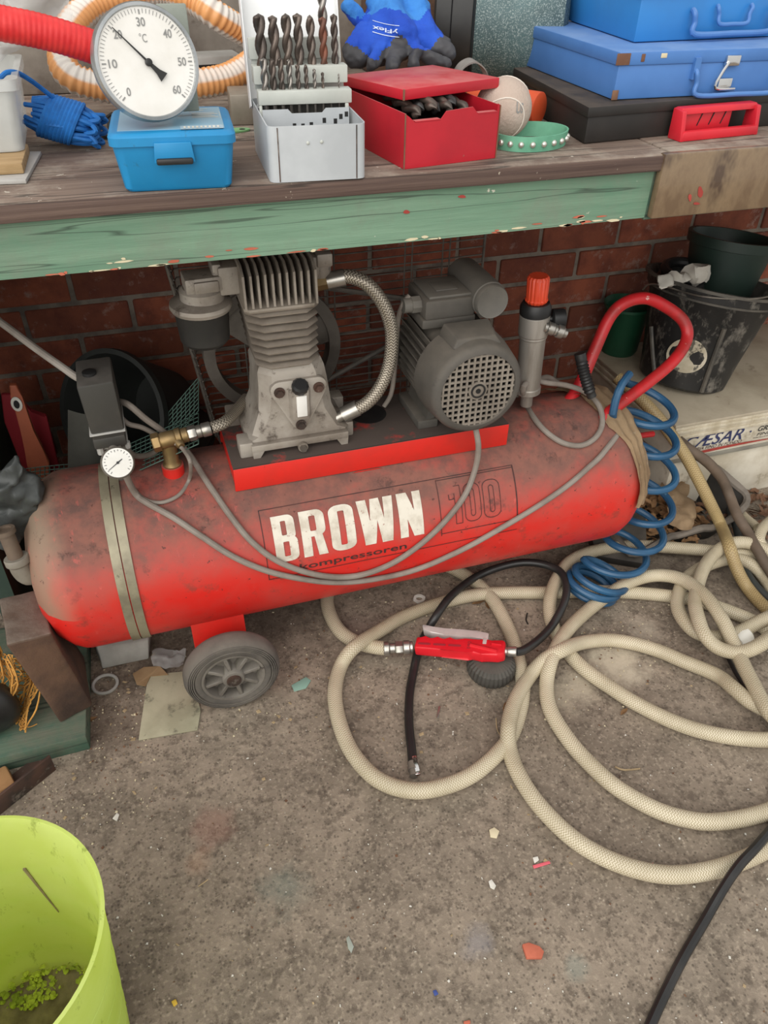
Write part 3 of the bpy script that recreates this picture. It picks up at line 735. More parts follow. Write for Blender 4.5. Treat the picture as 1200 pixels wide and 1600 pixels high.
mb = MB(); mb.lathe((.236, 1.143, cz+.036), V(0, -.55, .83), [(.0135, 0), (.0145, .004), (.0145, .013), (.011, .017)], 24, mod=lambda i: 1.0 if i % 2 else .94); part('oil_filler_cap', mb, M['black'], cover)
for (x, z) in ((.202, cz+.032), (.270, cz+.032), (.236, cz-.037)):
    mb = MB(); mb.cyl((x, 1.150, z), (x, 1.145, z), .0095, seg=16); mb.cyl((x, 1.146, z), (x, 1.139, z), .0065, seg=6); part('bolt', mb, M['rust'], cover)
# cylinder with horizontal fins
mb = MB(); mb.loft([rect(.190, .258, 1.178, 1.262, PZ+.16, .02), rect(.184, .256, 1.178, 1.262, PZ+.272, .02)])
cyl = part('cylinder', mb, M['alu_fin'], pump)
nf = 8
for i in range(nf):
    t = i/(nf-1); z = PZ+.168+t*.092; x0 = .171-.012*t; x1 = .277+.001*t; mb = MB()
    mb.loft([rect(x0+.002, x1-.002, 1.146+.002, 1.282, z, .02), rect(x0, x1, 1.146, 1.284, z+.003, .02), rect(x0+.003, x1-.003, 1.149, 1.282, z+.0055, .02)])
    part('cooling_fin', mb, M['alu_fin'], cyl)
# head with upright fins running front to back
HZ = PZ+.272
mb = MB(); mb.loft([rect(.158, .276, 1.148, 1.288, HZ-.004, .008), rect(.157, .276, 1.145, 1.290, HZ, .008), rect(.157, .276, 1.145, 1.290, HZ+.004, .008), rect(.16, .273, 1.16, 1.288, HZ+.008, .008)])
head = part('cylinder_head', mb, M['alu_fin'], pump)
for i in range(11):
    x = .1585+i*.0113; mb = MB()
    P = [(1.147, HZ+.002), (1.290, HZ+.002), (1.290, HZ+.066), (1.172, HZ+.066), (1.152, HZ+.055)]
    mb.prism([(y, z) for y, z in P], (x, 0, 0), (0, 1, 0), (0, 0, 1), .0036); part('cooling_fin', mb, M['alu_fin'], head)
# inlet and outlet flanges, air filter
mb = MB(); mb.b2((.128, 1.19, HZ+.012), (.160, 1.25, HZ+.058), .004); mb.b2((.120, 1.195, HZ+.03), (.135, 1.245, HZ+.062), .004); part('inlet_flange', mb, M['alu'], pump)
fx, fy, fz = .098, 1.215, HZ-.01
mb = MB(); mb.lathe((fx, fy, fz), (0, 0, -1), [(.046, 0), (.043, .01), (.040, .055), (.034, .062)], 32); af = part('air_filter', mb, M['black_dusty'], pump)
mb = MB(); mb.lathe((fx, fy, fz), (0, 0, 1), [(.047, -.004), (.050, .002), (.049, .008), (.034, .014)], 36); mb.lathe((fx+.004, fy, fz+.012), (0, 0, 1), [(.035, 0), (.035, .016), (.030, .021)], 24); mb.box((fx+.006, fy-.004, fz+.043), (.058, .046, .024), rotm(.05), .003); mb.box((fx+.010, fy-.028, fz+.041), (.038, .006, .018), rotm(.05), .002)
part('filter_lid', mb, M['alu'], af)
mb = MB(); mb.b2((.270, 1.20, HZ+.018), (.292, 1.262, HZ+.056), .004); mb.box((.300, 1.21, HZ+.050), (.026, .028, .022), None, .003); mb.box((.284, 1.235, HZ+.064), (.026, .03, .018), None, .003)
mb.cyl((.298, 1.22, HZ+.018), (.298, 1.22, HZ+.05), .017); part('outlet_flange', mb, M['alu'], pump)
# flywheel
FC = at(424, 540, Y=1.395); FC.y = 1.372
mb = MB(); R0 = .134
mb.lathe(FC, (0, 1, 0), [(R0-.022, 0), (R0, 0), (R0, .006), (R0-.006, .014), (R0, .022), (R0, .03), (R0-.022, .03), (R0-.022, 0)], 64, False, False)
fw = part('flywheel', mb, M['iron'], ac)
mb = MB(); mb.cyl(FC+V(0, -.06, 0), FC+V(0, .034, 0), .028); part('flywheel_hub', mb, M['iron'], fw)
for k in range(3):
    th = d2r(15+120*k); d = V(math.cos(th), 0, math.sin(th)); q = V(-d.z, 0, d.x); mb = MB()
    mb.hexa([FC+d*.02+q*.022+V(0, .004, 0), FC+d*.02-q*.022+V(0, .004, 0), FC+d*.02-q*.022+V(0, .016, 0), FC+d*.02+q*.022+V(0, .016, 0),
             FC+d*.115+q*.030+V(0, .008, 0), FC+d*.115-q*.030+V(0, .008, 0), FC+d*.115-q*.030+V(0, .02, 0), FC+d*.115+q*.030+V(0, .02, 0)], .002); part('flywheel_spoke', mb, M['iron'], fw)
# belt guard: wire basket behind the pulleys
gY = 1.43
gL = at(268, 440, Y=gY); gB = at(331, 655, Y=gY); gR = at(757, 380, Y=gY)
bg_ = bpy.data.objects.new('belt_guard', None); C.objects.link(bg_); bg_.parent = ac; bg_.location = V(.4, gY, .6)-ac.location
zt = .80; xr = gR.x; xl0, zl0, xl1, zl1 = gL.x, gL.z, gB.x, gB.z
def gl(z): return xl1+(xl0-xl1)*(z-zl1)/(zl0-zl1)
mb = MB(); mb.tube([(gl(.36), gY-.03, .36), (gl(.5), gY-.03, .5), (gl(.66), gY-.03, .66), (gl(zt), gY-.03, zt)], .0042, 8, 3); part('guard_post', mb, M['mesh_wire'], bg_)
mb = MB(); mb.tube([(xr, gY, .44), (xr, gY, zt)], .003, 8, raw=True); part('guard_post', mb, M['mesh_wire'], bg_)
mb = MB(); mb.tube([(gl(.355), gY-.03, .355), (gl(.355)+.06, gY-.03, .352), (.35, gY-.03, .352)], .005, 8, 4); part('guard_foot_bar', mb, M['red'], bg_)
mb = MB(); z = .36
while z < zt:
    mb.tube([(gl(z), gY-.03, z), (gl(z)+.01, gY, z), (.4, gY, z-.004), (xr, gY, z)], .0016, 5, raw=True); z += .0165
for X in (.19, .205, .36, .375, .52, .535, .60, .615): mb.tube([(X, gY-.003, .36), (X, gY-.003, zt)], .0016, 5, raw=True)
z = .36
while z < zt:
    mb.tube([(gl(z), gY-.03, z), (gl(z)+.003, gY-.055, z), (gl(z)+.004, gY-.10, z+.002)], .0014, 5, raw=True); z += .0165
part('guard_wires', mb, M['mesh_wire'], bg_, stuff=True)
# braided delivery hose
P = [at(522, 437, Y=1.21), at(545, 432, Y=1.205), at(575, 445, Y=1.19), at(600, 478, Y=1.18), at(612, 520, Y=1.175), at(608, 570, Y=1.17), at(592, 608, Y=1.165), at(570, 632, Y=1.165), at(545, 644, Y=1.17)]
mb = MB(); mb.tube(P, .0118, 14, 8); dh = part('delivery_hose', mb, M['steelbraid'], ac)
for a, b in ((P[0], P[1]), (P[-1], P[-2])):
    d = (b-a).normalized(); mb = MB(); mb.cyl(a-d*.012, a+d*.018, .0145); mb.cyl(a-d*.03, a-d*.01, .010, seg=12); part('ferrule', mb, M['steel'], dh)
mb = MB(); mb.cyl(P[0]-(P[1]-P[0]).normalized()*.03, P[0]-(P[1]-P[0]).normalized()*.012, .0125, seg=6); part('brass_nut', mb, M['brass'], dh)

# motor
mo = bpy.data.objects.new('motor', None); C.objects.link(mo); mo.parent = ac
MX, MZ_ = at(748, 612, Y=1.068).x, at(748, 612, Y=1.068).z
mo.location = V(MX, 1.18, PZ)-ac.location
YF = 1.068
mb = MB(); mb.lathe((MX, YF+.07, MZ_), (0, 1, 0), [(.072, 0), (.074, .004), (.074, .145), (.07, .15), (.03, .16)], 40); body = part('motor_body', mb, M['motor_grey'], mo)
for k in range(40):
    th = 2*PI*k/40
    if 50 < math.degrees(th) < 130: continue
    d = V(math.cos(th), 0, math.sin(th)); q = V(-d.z, 0, d.x)*.0011; mb = MB()
    a, b = V(MX, YF+.068, MZ_), V(MX, YF+.212, MZ_)
    mb.hexa([a+d*.072-q*1.6, a+d*.072+q*1.6, b+d*.072+q*1.6, b+d*.072-q*1.6, a+d*.087-q, a+d*.087+q, b+d*.087+q, b+d*.087-q]); part('cooling_fin', mb, M['motor_grey'], body)
mb = MB()
def cmod(r): return r
oct_ = lambda r: r
mb.lathe((MX, YF, MZ_), (0, 1, 0), [(.0685, .006), (.0695, 0), (.076, .001), (.0815, .005), (.0845, .012), (.088, .04), (.0905, .062), (.0905, .078), (.088, .078), (.086, .06), (.08, .012), (.0685, .006)], 64, False, False)
mb.hexa([(MX-.045, YF+.02, MZ_+.075), (MX+.045, YF+.02, MZ_+.075), (MX+.05, YF+.078, MZ_+.075), (MX-.05, YF+.078, MZ_+.075), (MX-.034, YF+.028, MZ_+.089), (MX+.034, YF+.028, MZ_+.089), (MX+.042, YF+.078, MZ_+.097), (MX-.042, YF+.078, MZ_+.097)], .003)
fc = part('fan_cover', mb, M['motor_grey'], mo, 40)
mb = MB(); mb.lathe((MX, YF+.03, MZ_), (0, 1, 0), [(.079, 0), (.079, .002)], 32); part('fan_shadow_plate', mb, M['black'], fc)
mb = MB(); RG = .069
for k in range(-6, 7):
    o = k*.0108
    h = math.sqrt(max(RG*RG-o*o, 0))
    if h < .008: continue
    mb.b2((MX+o-.0018, YF+.003, MZ_-h), (MX+o+.0018, YF+.006, MZ_+h)); mb.b2((MX-h, YF+.0035, MZ_+o-.0018), (MX+h, YF+.0065, MZ_+o+.0018))
mb.lathe((MX, YF+.0025, MZ_), (0, 1, 0), [(.017, 0), (.017, .004)], 28)
part('fan_grille', mb, M['grille'], fc)
mb = MB(); mb.ring((MX, YF+.001, MZ_), (0, 1, 0), .0135, .0105, .002, 28); mb.lathe((MX, YF+.0008, MZ_), (0, 1, 0), [(.0045, 0), (.0045, .002)], 16); part('fan_boss', mb, M['black'], fc)
for s in (-1, 1): mb = MB(); mb.b2((MX+s*.055-.02, YF+.085, PZ), (MX+s*.055+.02, YF+.20, PZ+.018), .003); mb.hexa([(MX+s*.05-.008, YF+.09, PZ+.015), (MX+s*.05+.008, YF+.09, PZ+.015), (MX+s*.05+.008, YF+.19, PZ+.015), (MX+s*.05-.008, YF+.19, PZ+.015), (MX+s*.04-.008, YF+.09, PZ+.07), (MX+s*.04+.008, YF+.09, PZ+.07), (MX+s*.04+.008, YF+.19, PZ+.07), (MX+s*.04-.008, YF+.19, PZ+.07)]); part('motor_foot', mb, M['motor_grey'], mo)
tb = at(690, 478, Y=1.165)
T0 = V(MX-.02, 1.215, MZ_+.088)
mb = MB(); mb.b2((T0.x-.05, 1.17, T0.z-.012), (T0.x+.05, 1.262, T0.z+.006), .004); mb.b2((T0.x-.048, 1.165, T0.z+.006), (T0.x+.046, 1.258, T0.z+.042), .006)
term = part('terminal_box', mb, M['motor_grey'], mo)
mb = MB(); mb.b2((T0.x-.040, 1.17, T0.z+.042), (T0.x+.038, 1.252, T0.z+.047), .002); mb.b2((T0.x-.02, 1.19, T0.z+.047), (T0.x+.02, 1.225, T0.z+.049), .001); part('terminal_lid', mb, M['cap_grey'], term)
mb = MB(); g0 = V(T0.x-.048, 1.195, T0.z+.026); mb.cyl(g0, g0+V(-.016, 0, 0), .015, seg=8); mb.cyl(g0+V(-.016, 0, 0), g0+V(-.03, 0, 0), .013, seg=16); part('cable_gland', mb, M['cap_grey'], term)
c0 = at(770, 473, Y=1.145)
mb = MB(); mb.lathe(c0, V(0, 1, .0), [(.027, .001), (.0285, 0), (.030, .004), (.030, .012), (.0315, .014), (.0315, .13), (.028, .14)], 36)
mb.b2((T0.x+.03, 1.18, T0.z+.0), (c0.x-.02, 1.255, T0.z+.03), .004)
part('capacitor', mb, M['cap_grey'], mo)
mb = MB(); mb.lathe((MX, YF+.235, MZ_), (0, 1, 0), [(.03, 0), (.034, .002), (.028, .012), (.034, .022), (.03, .026)], 28); mb.cyl((MX, YF+.21, MZ_), (MX, YF+.24, MZ_), .012); part('motor_pulley', mb, M['iron'], mo)
mb = MB(); py_ = FC.y+.015
for s, t in ((1, 1), (-1, -1)):
    mb.tube([(FC.x+.02, py_, FC.z+s*.13), ((FC.x+MX)/2, py_, (FC.z+MZ_)/2+s*.085), (MX, py_, MZ_+s*.033)], .005, 6, 4)
part('drive_belt', mb, M['rubber'], ac)

# regulator and filter standing on the tank
rg = bpy.data.objects.new('pressure_regulator', None); C.objects.link(rg); rg.parent = ac
RB = at(824, 612, Y=1.2); RT = at(841, 440, Y=1.2); rg.location = RB-ac.location
ax = (RT-RB).normalized(); L = (RT-RB).length
mb = MB(); mb.lathe(RB-ax*.03, ax, [(.012, 0), (.012, .03)], 20); mb.lathe(RB, ax, [(.020, -.002), (.0255, .002), (.0255, .012), (.0235, .014), (.0245, L*.52), (.0265, L*.53), (.0265, L*.55), (.0255, L*.56)], 32)
part('filter_bowl', mb, M['reg_alu'], rg)
mb = MB(); mb.lathe(RB, ax, [(.026, L*.545), (.0285, L*.56), (.0285, L*.72), (.026, L*.73)], 32); rbd = part('regulator_body', mb, M['reg_alu'], rg)
mb = MB(); mb.lathe(RB, ax, [(.0262, L*.72), (.029, L*.735), (.029, L*.79), (.0245, L*.83)], 32); part('collar', mb, M['black'], rg)
mb = MB(); mb.lathe(RB, ax, [(.018, L*.83), (.021, L*.845), (.0215, L*.855), (.0195, L*.865), (.0205, L*1.03), (.017, L*1.05)], 48, mod=lambda i: 1.0 if i % 3 else .93); part('adjusting_knob', mb, M['orange'], rg)
q = RB+ax*(L*.66); gx = V(.95, -.15, .05).normalized(); gq = at(868, 497, Y=1.19)
mb = MB(); mb.cyl(q, gq, .007); mb.lathe(gq-V(.008, 0, 0), V(.9, -.2, .05), [(.014, 0), (.0175, .002), (.0175, .02), (.0165, .024)], 28); part('outlet_gauge', mb, M['black'], rg)
k0, k1 = at(850, 510, Y=1.178), at(884, 521, Y=1.165)
mb = MB(); d = (k1-k0)
pipe_fit(mb, k0, d, [(.0095, d.length*.15), (.012, d.length*.3), (.0105, d.length*.12), (.0125, d.length*.3), (.009, d.length*.13)]); mb.ring(k1-d.normalized()*.001, d, .0088, .005, .002, 20)
part('quick_coupler', mb, M['steel'], rg)

# pressure switch with its gauge, over the tank strap
ps = bpy.data.objects.new('pressure_switch', None); C.objects.link(ps); ps.parent = ac; ps.location = V(-.085, 1.2, .45)-ac.location
a0 = at(148, 690, Y=1.165); a1 = at(118, 602, Y=1.165); wS = .056; dS = .085
tilt = rotm(0, .04, -.02); cS = V((a0.x+a1.x)/2+wS/2-.002, 1.165+dS/2, (a0.z+a1.z)/2)
hS = (a1.z-a0.z)
mb = MB(); mb.box(cS, (wS, dS, hS), tilt, .004, taper=.93); mb.box(cS+V(0, 0, -hS/2-.008), (wS*.93, dS*.9, .02), tilt, .003)
sb = part('switch_housing', mb, M['switch_grey'], ps)
mb = MB(); mb.box(cS+V(0, .002, -hS/2+.012), (wS+.001, dS+.002, .003), tilt, .001); part('housing_seam', mb, M['putty'], sb)
mb = MB(); mb.lathe(cS+V(-.008, -.01, hS/2), (0, 0, 1), [(.011, -.001), (.011, .004), (.008, .005)], 16); part('switch_knob', mb, M['black'], sb)
mb = MB(); mb.box(cS+V(.004, -.002, -hS/2-.022), (wS*.85, .05, .012), tilt, .002); mb.cyl(cS+V(-.018, -.028, -hS/2-.034), cS+V(-.018, -.028, -hS/2-.018), .006, seg=8); mb.cyl(cS+V(.026, -.028, -hS/2-.03), cS+V(.026, -.028, -hS/2-.018), .005, seg=8); part('switch_base', mb, M['putty'], sb)
mb = MB(); mb.cyl(V(cS.x+.002, 1.2, .42), V(cS.x+.002, 1.2, cS.z-hS/2-.01), .010); part('riser_pipe', mb, M['iron'], ps)
gc = at(184, 723, Y=1.115); gn = V(.12, -.80, .58).normalized()
mb = MB(); mb.lathe(gc-gn*.034, gn, [(.019, 0), (.0245, .005), (.0255, .028), (.0265, .032), (.0245, .035), (.0235, .033)], 40); mb.cyl(gc-gn*.034, V(cS.x+.002, 1.19, gc.z), .008)
pg = part('pressure_gauge', mb, M['gauge_body'], ps)
mb = MB(); mb.lathe(gc, gn, [(.0238, -.002), (.0238, .0)], 40); part('dial', mb, M['dial'], pg)
mb = MB(); gx_ = V(0, 0, 1).cross(gn).normalized(); gx_ = -gx_ if gx_.x < 0 else gx_; gy_ = gn.cross(gx_); gy_ = gy_ if gy_.z > 0 else -gy_
def gp(r, a, o=.0006): return gc+gn*o+gx_*(r*math.cos(d2r(a)))+gy_*(r*math.sin(d2r(a)))
for k in range(19):
    a = 225-270*k/18; dd = .0005; ra = .0175 if k % 3 == 0 else .019
    f = [gp(ra, a-1.2), gp(.0212, a-1.2), gp(.0212, a+1.2), gp(ra, a+1.2)]; mb.face([mb.bm.verts.new(p) for p in f])
for r0, a, w in ((.019, 208, .0007), (.009, 28, .0011)):
    d = gp(r0, a)-gc-gn*.0006; q = gn.cross(d).normalized()*w; mb.face([mb.bm.verts.new(p) for p in (gc+gn*.001+q, gc+gn*.001-q, gc+gn*.001+d-q*.6, gc+gn*.001+d+q*.6)])
mb.lathe(gc, gn, [(.0022, 0), (.0022, .0018)], 12)
part('dial_marks', mb, M['print_black'], pg, flat=True)

# check valve
cv = bpy.data.objects.new('check_valve', None); C.objects.link(cv); cv.parent = ac
v0 = at(262, 702, Y=1.195); cv.location = v0-ac.location
va, vb = at(238, 693, Y=1.185), at(318, 672, Y=1.185); vd = (vb-va).normalized(); vm = va+(vb-va)*.3
mb = MB(); mb.lathe(V(vm.x, 1.19, TZ+TR-.006), (0, 0, 1), [(.019, 0), (.019, .022), (.016, .024)], 24); part('tank_port', mb, M['red'], cv)
mb = MB(); pipe_fit(mb, va, vd, [(.0165, .014), (.0145, .026), (.0155, .010), (.013, .012)], (0,)); mb.lathe(V(vm.x, 1.188, TZ+TR+.014), (0, 0, 1), [(.0145, 0), (.0165, .006), (.013, .012), (.0135, vm.z-TZ-TR-.01)], 20); mb.lathe(vm+vd*.012, V(.3, -.8, -.2), [(.008, 0), (.008, .02), (.006, .024)], 12)
part('valve_body', mb, M['brass'], cv)
w0 = va+vd*.062
mb = MB(); pipe_fit(mb, w0, vd, [(.0135, .014), (.011, .01), (.0125, .016)], (0,)); part('union_nut', mb, M['steel'], cv)
mb = MB(); e0 = w0+vd*.04; mb.tube([e0, e0+vd*.025+V(0, .01, -.002), e0+vd*.05+V(0, .05, -.012), e0+vd*.08+V(0, .10, -.02)], .0105, 14, 6); part('braided_tail', mb, M['steelbraid'], cv)

# strap of two bands round the tank
mb = MB()
def band(x0, x1):
    n = 40
    for lo, hi in ((x0, x1),):
        rings = []
        for i in range(n+1):
            ph = d2r(-62+170*i/n)
            rings.append([tank_pt(lo, ph, .0005), tank_pt(hi, ph, .0005), tank_pt(hi, ph, .0032), tank_pt(lo, ph, .0032)])
        mb.loft(rings)
band(-.118, -.1025); part('strap_band', mb, M['strap'], ac)
mb = MB(); band(-.1005, -.085); part('strap_band', mb, M['strap'], ac)

# cables lying on the tank
def cable(name, pts, r, m, parent=ac, n=6, **k):
    mb = MB(); mb.tube(pts, r, 10, n, **k); return part(name, mb, m, parent)
T = lambda x, y, o=.006: on_tank(x, y, o)
c1 = [at(196, 742, Y=1.13), T(212, 772), T(232, 787), T(270, 808), T(315, 838), T(365, 870), T(420, 893), T(480, 906), T(530, 910), T(585, 905), T(650, 890), T(720, 860), T(785, 824), T(840, 791), T(885, 760), T(920, 730), T(944, 706), V(.905, 1.14, .41), V(.93, 1.22, .42), V(.94, 1.33, .36)]
cable('power_cable', c1, .0055, M['cable'])
c2 = [cS+V(.02, .04, -.03), at(200, 632, Y=1.21), at(228, 655, Y=1.205), at(256, 675, Y=1.21), T(292, 705, .012), T(325, 755), T(360, 806), T(395, 848), T(440, 880), T(500, 899), T(555, 900), T(605, 884), T(650, 856), T(692, 818), T(725, 776), V(.548, 1.08, .40), V(.548, 1.075, .455), V(.545, 1.09, .49)]
cable('power_cable', c2, .0055, M['cable'])
c3 = [at(199, 742, Y=1.125), T(211, 766, .004), T(228, 781, .004), T(253, 785, .004), T(280, 773, .004), T(296, 748, .004), at(297, 722, Y=1.13), at(286, 702, Y=1.16), at(274, 693, Y=1.17)]
cable('pilot_tube', c3, .0034, M['cable'])
c4 = [cS+V(.02, .02, -.045), at(200, 662, Y=1.21), at(222, 668, Y=1.215), at(250, 682, Y=1.22)]
cable('power_cable', c4, .0045, M['cable'])
c4b = [cS+V(.012, -.01, -.07), at(197, 700, Y=1.18), at(212, 712, Y=1.19), at(235, 710, Y=1.21), at(250, 700, Y=1.22)]
cable('power_cable', c4b, .005, M['iron'])
c5 = [at(868, 590, Y=1.27), at(845, 588, Y=1.24), RB+V(-.0, .034, .0), RB+V(-.03, .0, .0), RB+V(-.012, -.03, -.005), T(836, 650), T(855, 676), T(880, 692), T(908, 696), T(930, 684), T(941, 662), V(.845, 1.175, .445), V(.80, 1.22, .445), V(.75, 1.235, .443), RB+V(.02, .035, -.02), RB+V(-.02, .04, .01)]
c5 = [at(880, 606, Y=1.29), at(858, 590, Y=1.27), at(838, 594, Y=1.235), at(818, 604, Y=1.165), T(822, 630, .008), T(836, 655), T(855, 676), T(880, 692), T(908, 696), T(930, 684), T(941, 662), T(936, 634, .012), at(915, 613, Y=1.21), at(885, 602, Y=1.215), at(855, 598, Y=1.215), at(838, 594, Y=1.225)]
cable('power_cable', c5, .0055, M['cable'])
c6 = [at(640, 462, Y=1.2)+V(0, 0, 0), at(630, 475, Y=1.2), at(622, 500, Y=1.22), at(618, 560, Y=1.24), at(612, 612, Y=1.24), at(600, 635, Y=1.24)]
cable('power_cable', c6, .0045, M['cable'])
cable('mains_cable', [V(-.62, 1.45, .80), at(-60, 465, Y=1.40), at(0, 503, Y=1.33), at(50, 540, Y=1.28), at(95, 572, Y=1.235), at(125, 592, Y=1.215), cS+V(.0, .02, .02)], .0062, M['cable_white'])
# handle
hy = 1.225
H = [V(.80, 1.215, .41), at(904, 604, Y=1.24), at(930, 545, Y=1.27), at(952, 497, Y=1.29), at(975, 474, Y=1.295), at(1008, 466, Y=1.295), at(1040, 479, Y=1.285), at(1068, 502, Y=1.265), at(1073, 530, Y=1.245), at(1052, 564, Y=1.215), at(1010, 600, Y=1.19), at(965, 634, Y=1.165), at(942, 655, Y=1.15), V(.84, 1.13, .38)]
mb = MB(); mb.tube(H, .0125, 16, 8); part('handle', mb, M['red_tube'], ac)
mb = MB(); mb.lathe((XR+.07, TY, TZ), (1, 0, 0), [(.02, -.012), (.02, .012)], 20); pa = V(XR+.08, TY, TZ)
mb = MB(); pa = at(948, 712, Y=1.21); pb = at(1003, 700, Y=1.225); d = pb-pa; pipe_fit(mb, pa, d, [(.014, d.length*.2), (.0125, d.length*.2), (.0155, d.length*.2), (.013, d.length*.2), (.0115, d.length*.2)], (0, 2)); part('outlet_coupling', mb, M['iron'], ac)
mb = MB(); mb.tube([at(945, 690, Y=1.23), at(985, 683, Y=1.24), at(1020, 678, Y=1.25)], .007, 10, 4); part('drain_lever', mb, M['red_tube'], ac)

# ------------------------------------------------------------------ hoses on the floor
def F(x, y, h=.015): return at(x, y, Z=h)
HR = .0148
# one long hose: coupler > small loop > (past the frame) > tight coils > big loops
path = [F(606, 1013, .03), F(585, 1011, .024), F(556, 1003, .018), F(530, 985), F(514, 955), F(512, 928), F(525, 905), F(560, 880), F(610, 868), F(660, 872), F(715, 892), F(760, 925), F(790, 973), F(808, 1022, .014), F(817, 1075, .014), F(808, 1125, .014), F(788, 1165), F(742, 1208), F(690, 1230), F(640, 1235), F(590, 1218), F(553, 1180), F(532, 1135), F(523, 1085), F(532, 1042), F(553, 1012, .042), F(588, 989, .03), F(632, 963), F(693, 941), F(747, 929), F(800, 926), F(860, 926), F(930, 924), F(1000, 927), F(1077, 936), F(1125, 950), F(1175, 970), F(1230, 1000), F(1260, 985),
        F(1235, 955, .03), F(1200, 965, .038), F(1152, 989, .03), F(1120, 996, .03), F(1088, 988, .03), F(1069, 970, .035), F(1059, 950, .035), F(1060, 930, .035), F(1068, 909, .035), F(1088, 892, .035), F(1116, 879, .035), F(1147, 873, .03), F(1173, 881, .03), F(1194, 902), F(1215, 940), F(1222, 975, .03), F(1197, 1001, .06), F(1170, 1016, .055), F(1146, 1019, .05), F(1120, 1011, .05), F(1101, 992, .06), F(1091, 967, .065), F(1086, 940, .065), F(1092, 908, .065), F(1103, 882, .065), F(1122, 860, .065), F(1148, 848, .065), F(1178, 851, .06), F(1215, 872, .05), F(1240, 905), F(1262, 900), F(1240, 880, .02),
        F(1184, 869, .03), F(1122, 862, .035), F(1067, 857, .03), F(992, 853, .03), F(933, 860, .035), F(896, 874, .04), F(876, 895, .04), F(862, 925, .04), F(859, 955, .03), F(867, 985, .02), F(888, 1020, .013), F(915, 1047), F(952, 1073), F(995, 1100), F(1060, 1131), F(1125, 1149), F(1195, 1156), F(1255, 1150), F(1290, 1128), F(1262, 1130, .03), F(1210, 1122, .045),
        F(1172, 1060, .045), F(1148, 1010, .05), F(1128, 968, .07), F(1101, 931, .075), F(1067, 906, .06), F(1027, 899, .045), F(987, 908, .04), F(947, 932, .035), F(907, 964, .03), F(880, 994, .035), F(862, 1030, .04), F(854, 1070, .02), F(860, 1110), F(889, 1157), F(920, 1192), F(960, 1228), F(1010, 1258), F(1060, 1277), F(1120, 1284), F(1200, 1268), F(1270, 1230), F(1290, 1180), F(1250, 1130, .018), F(1210, 1115, .028),
        F(1173, 1097, .028), F(1147, 1076, .028), F(1120, 1055), F(1067, 1033), F(1029, 1017), F(987, 1005), F(947, 1000), F(907, 1005, .025), F(878, 1016, .045), F(850, 1032, .035), F(825, 1060, .02), F(803, 1100, .03), F(794, 1140, .03), F(797, 1175), F(812, 1213), F(842, 1258), F(890, 1306), F(940, 1338), F(1000, 1360), F(1060, 1367), F(1130, 1355), F(1195, 1328), F(1260, 1290)]
mb = MB(); mb.tube(path, HR, 12, 6); ah = solo('air_hose', mb, M['hose'], 'long beige braided air hose lying in loose loops on the concrete floor', 'hose')
mb = MB(); p0 = F(604, 1013, .03); dirx = (F(650, 1010, .034)-p0); d = dirx.normalized()
pipe_fit(mb, p0-d*.006, d, [(.0155, .012)]); part('hose_clip', mb, M['steel'], ah)
mb = MB(); pipe_fit(mb, p0+d*.006, d, [(.011, .012), (.0135, .016), (.0145, .014), (.012, .006)], (1,)); part('quick_coupler', mb, M['steel'], ah)
# tan hose coming down from behind the tile stack
P = [at(965, 590, Y=1.36), at(1000, 622, Y=1.30), at(1030, 655, Y=1.255), at(1056, 690, Y=1.225), at(1074, 717, Y=1.20), at(1092, 751, Y=1.175), at(1110, 787, Y=1.15), at(1126, 820, Y=1.13), at(1139, 852, Z=.085), F(1151, 888, .05), F(1169, 920), F(1200, 953), F(1250, 990)]
mb = MB(); mb.tube(P, .0142, 12, 8); solo('air_hose', mb, M['hose2'], 'tan braided hose running straight down past the corner of the tile stack', 'hose')
P = [F(1160, 800, .03), F(1172, 815, .03), F(1184, 824, .03)]
P = [F(1250, 880, .02), F(1215, 870, .04), F(1190, 852, .06), F(1187, 836, .07), F(1197, 820, .07), F(1225, 800, .05)]
mb = MB(); mb.tube(P, .013, 12, 8); solo('air_hose', mb, M['hose'], 'short pale hose bend at the right edge beside the brown cables', 'hose')
P = [F(1150, 795, .03), F(1166, 810, .04), F(1183, 824, .05)]
mb = MB(); mb.tube(P, .011, 12, 8); mb.ring(P[-1], (P[2]-P[1]), .011, .007, .002); solo('hose_end', mb, M['hose'], 'open cut end of a pale hose above the brown cables', 'hose')
for (pts, r, lb) in (([at(1060, 688, Y=1.25), at(1078, 703, Y=1.22), at(1105, 722, Y=1.20), at(1128, 748, Y=1.19), at(1140, 775, Z=.11), F(1152, 805, .09), F(1168, 832, .07), F(1185, 862, .06), F(1205, 895, .04), F(1240, 940, .02)], .0125, 'brown rubber cable curving down from the printed carton'),
                     ([F(1140, 795, .02), F(1149, 818, .035), F(1156, 846, .03), F(1165, 890, .013), F(1185, 920, .012), F(1230, 960, .012)], .0095, 'dark grey cable lying left of the brown rubber cable')):
    mb = MB(); mb.tube(pts, r, 12, 8); solo('rubber_cable', mb, M['pipe_brown'] if 'brown' in lb[:6] else M['greyplastic'], lb, 'cable')
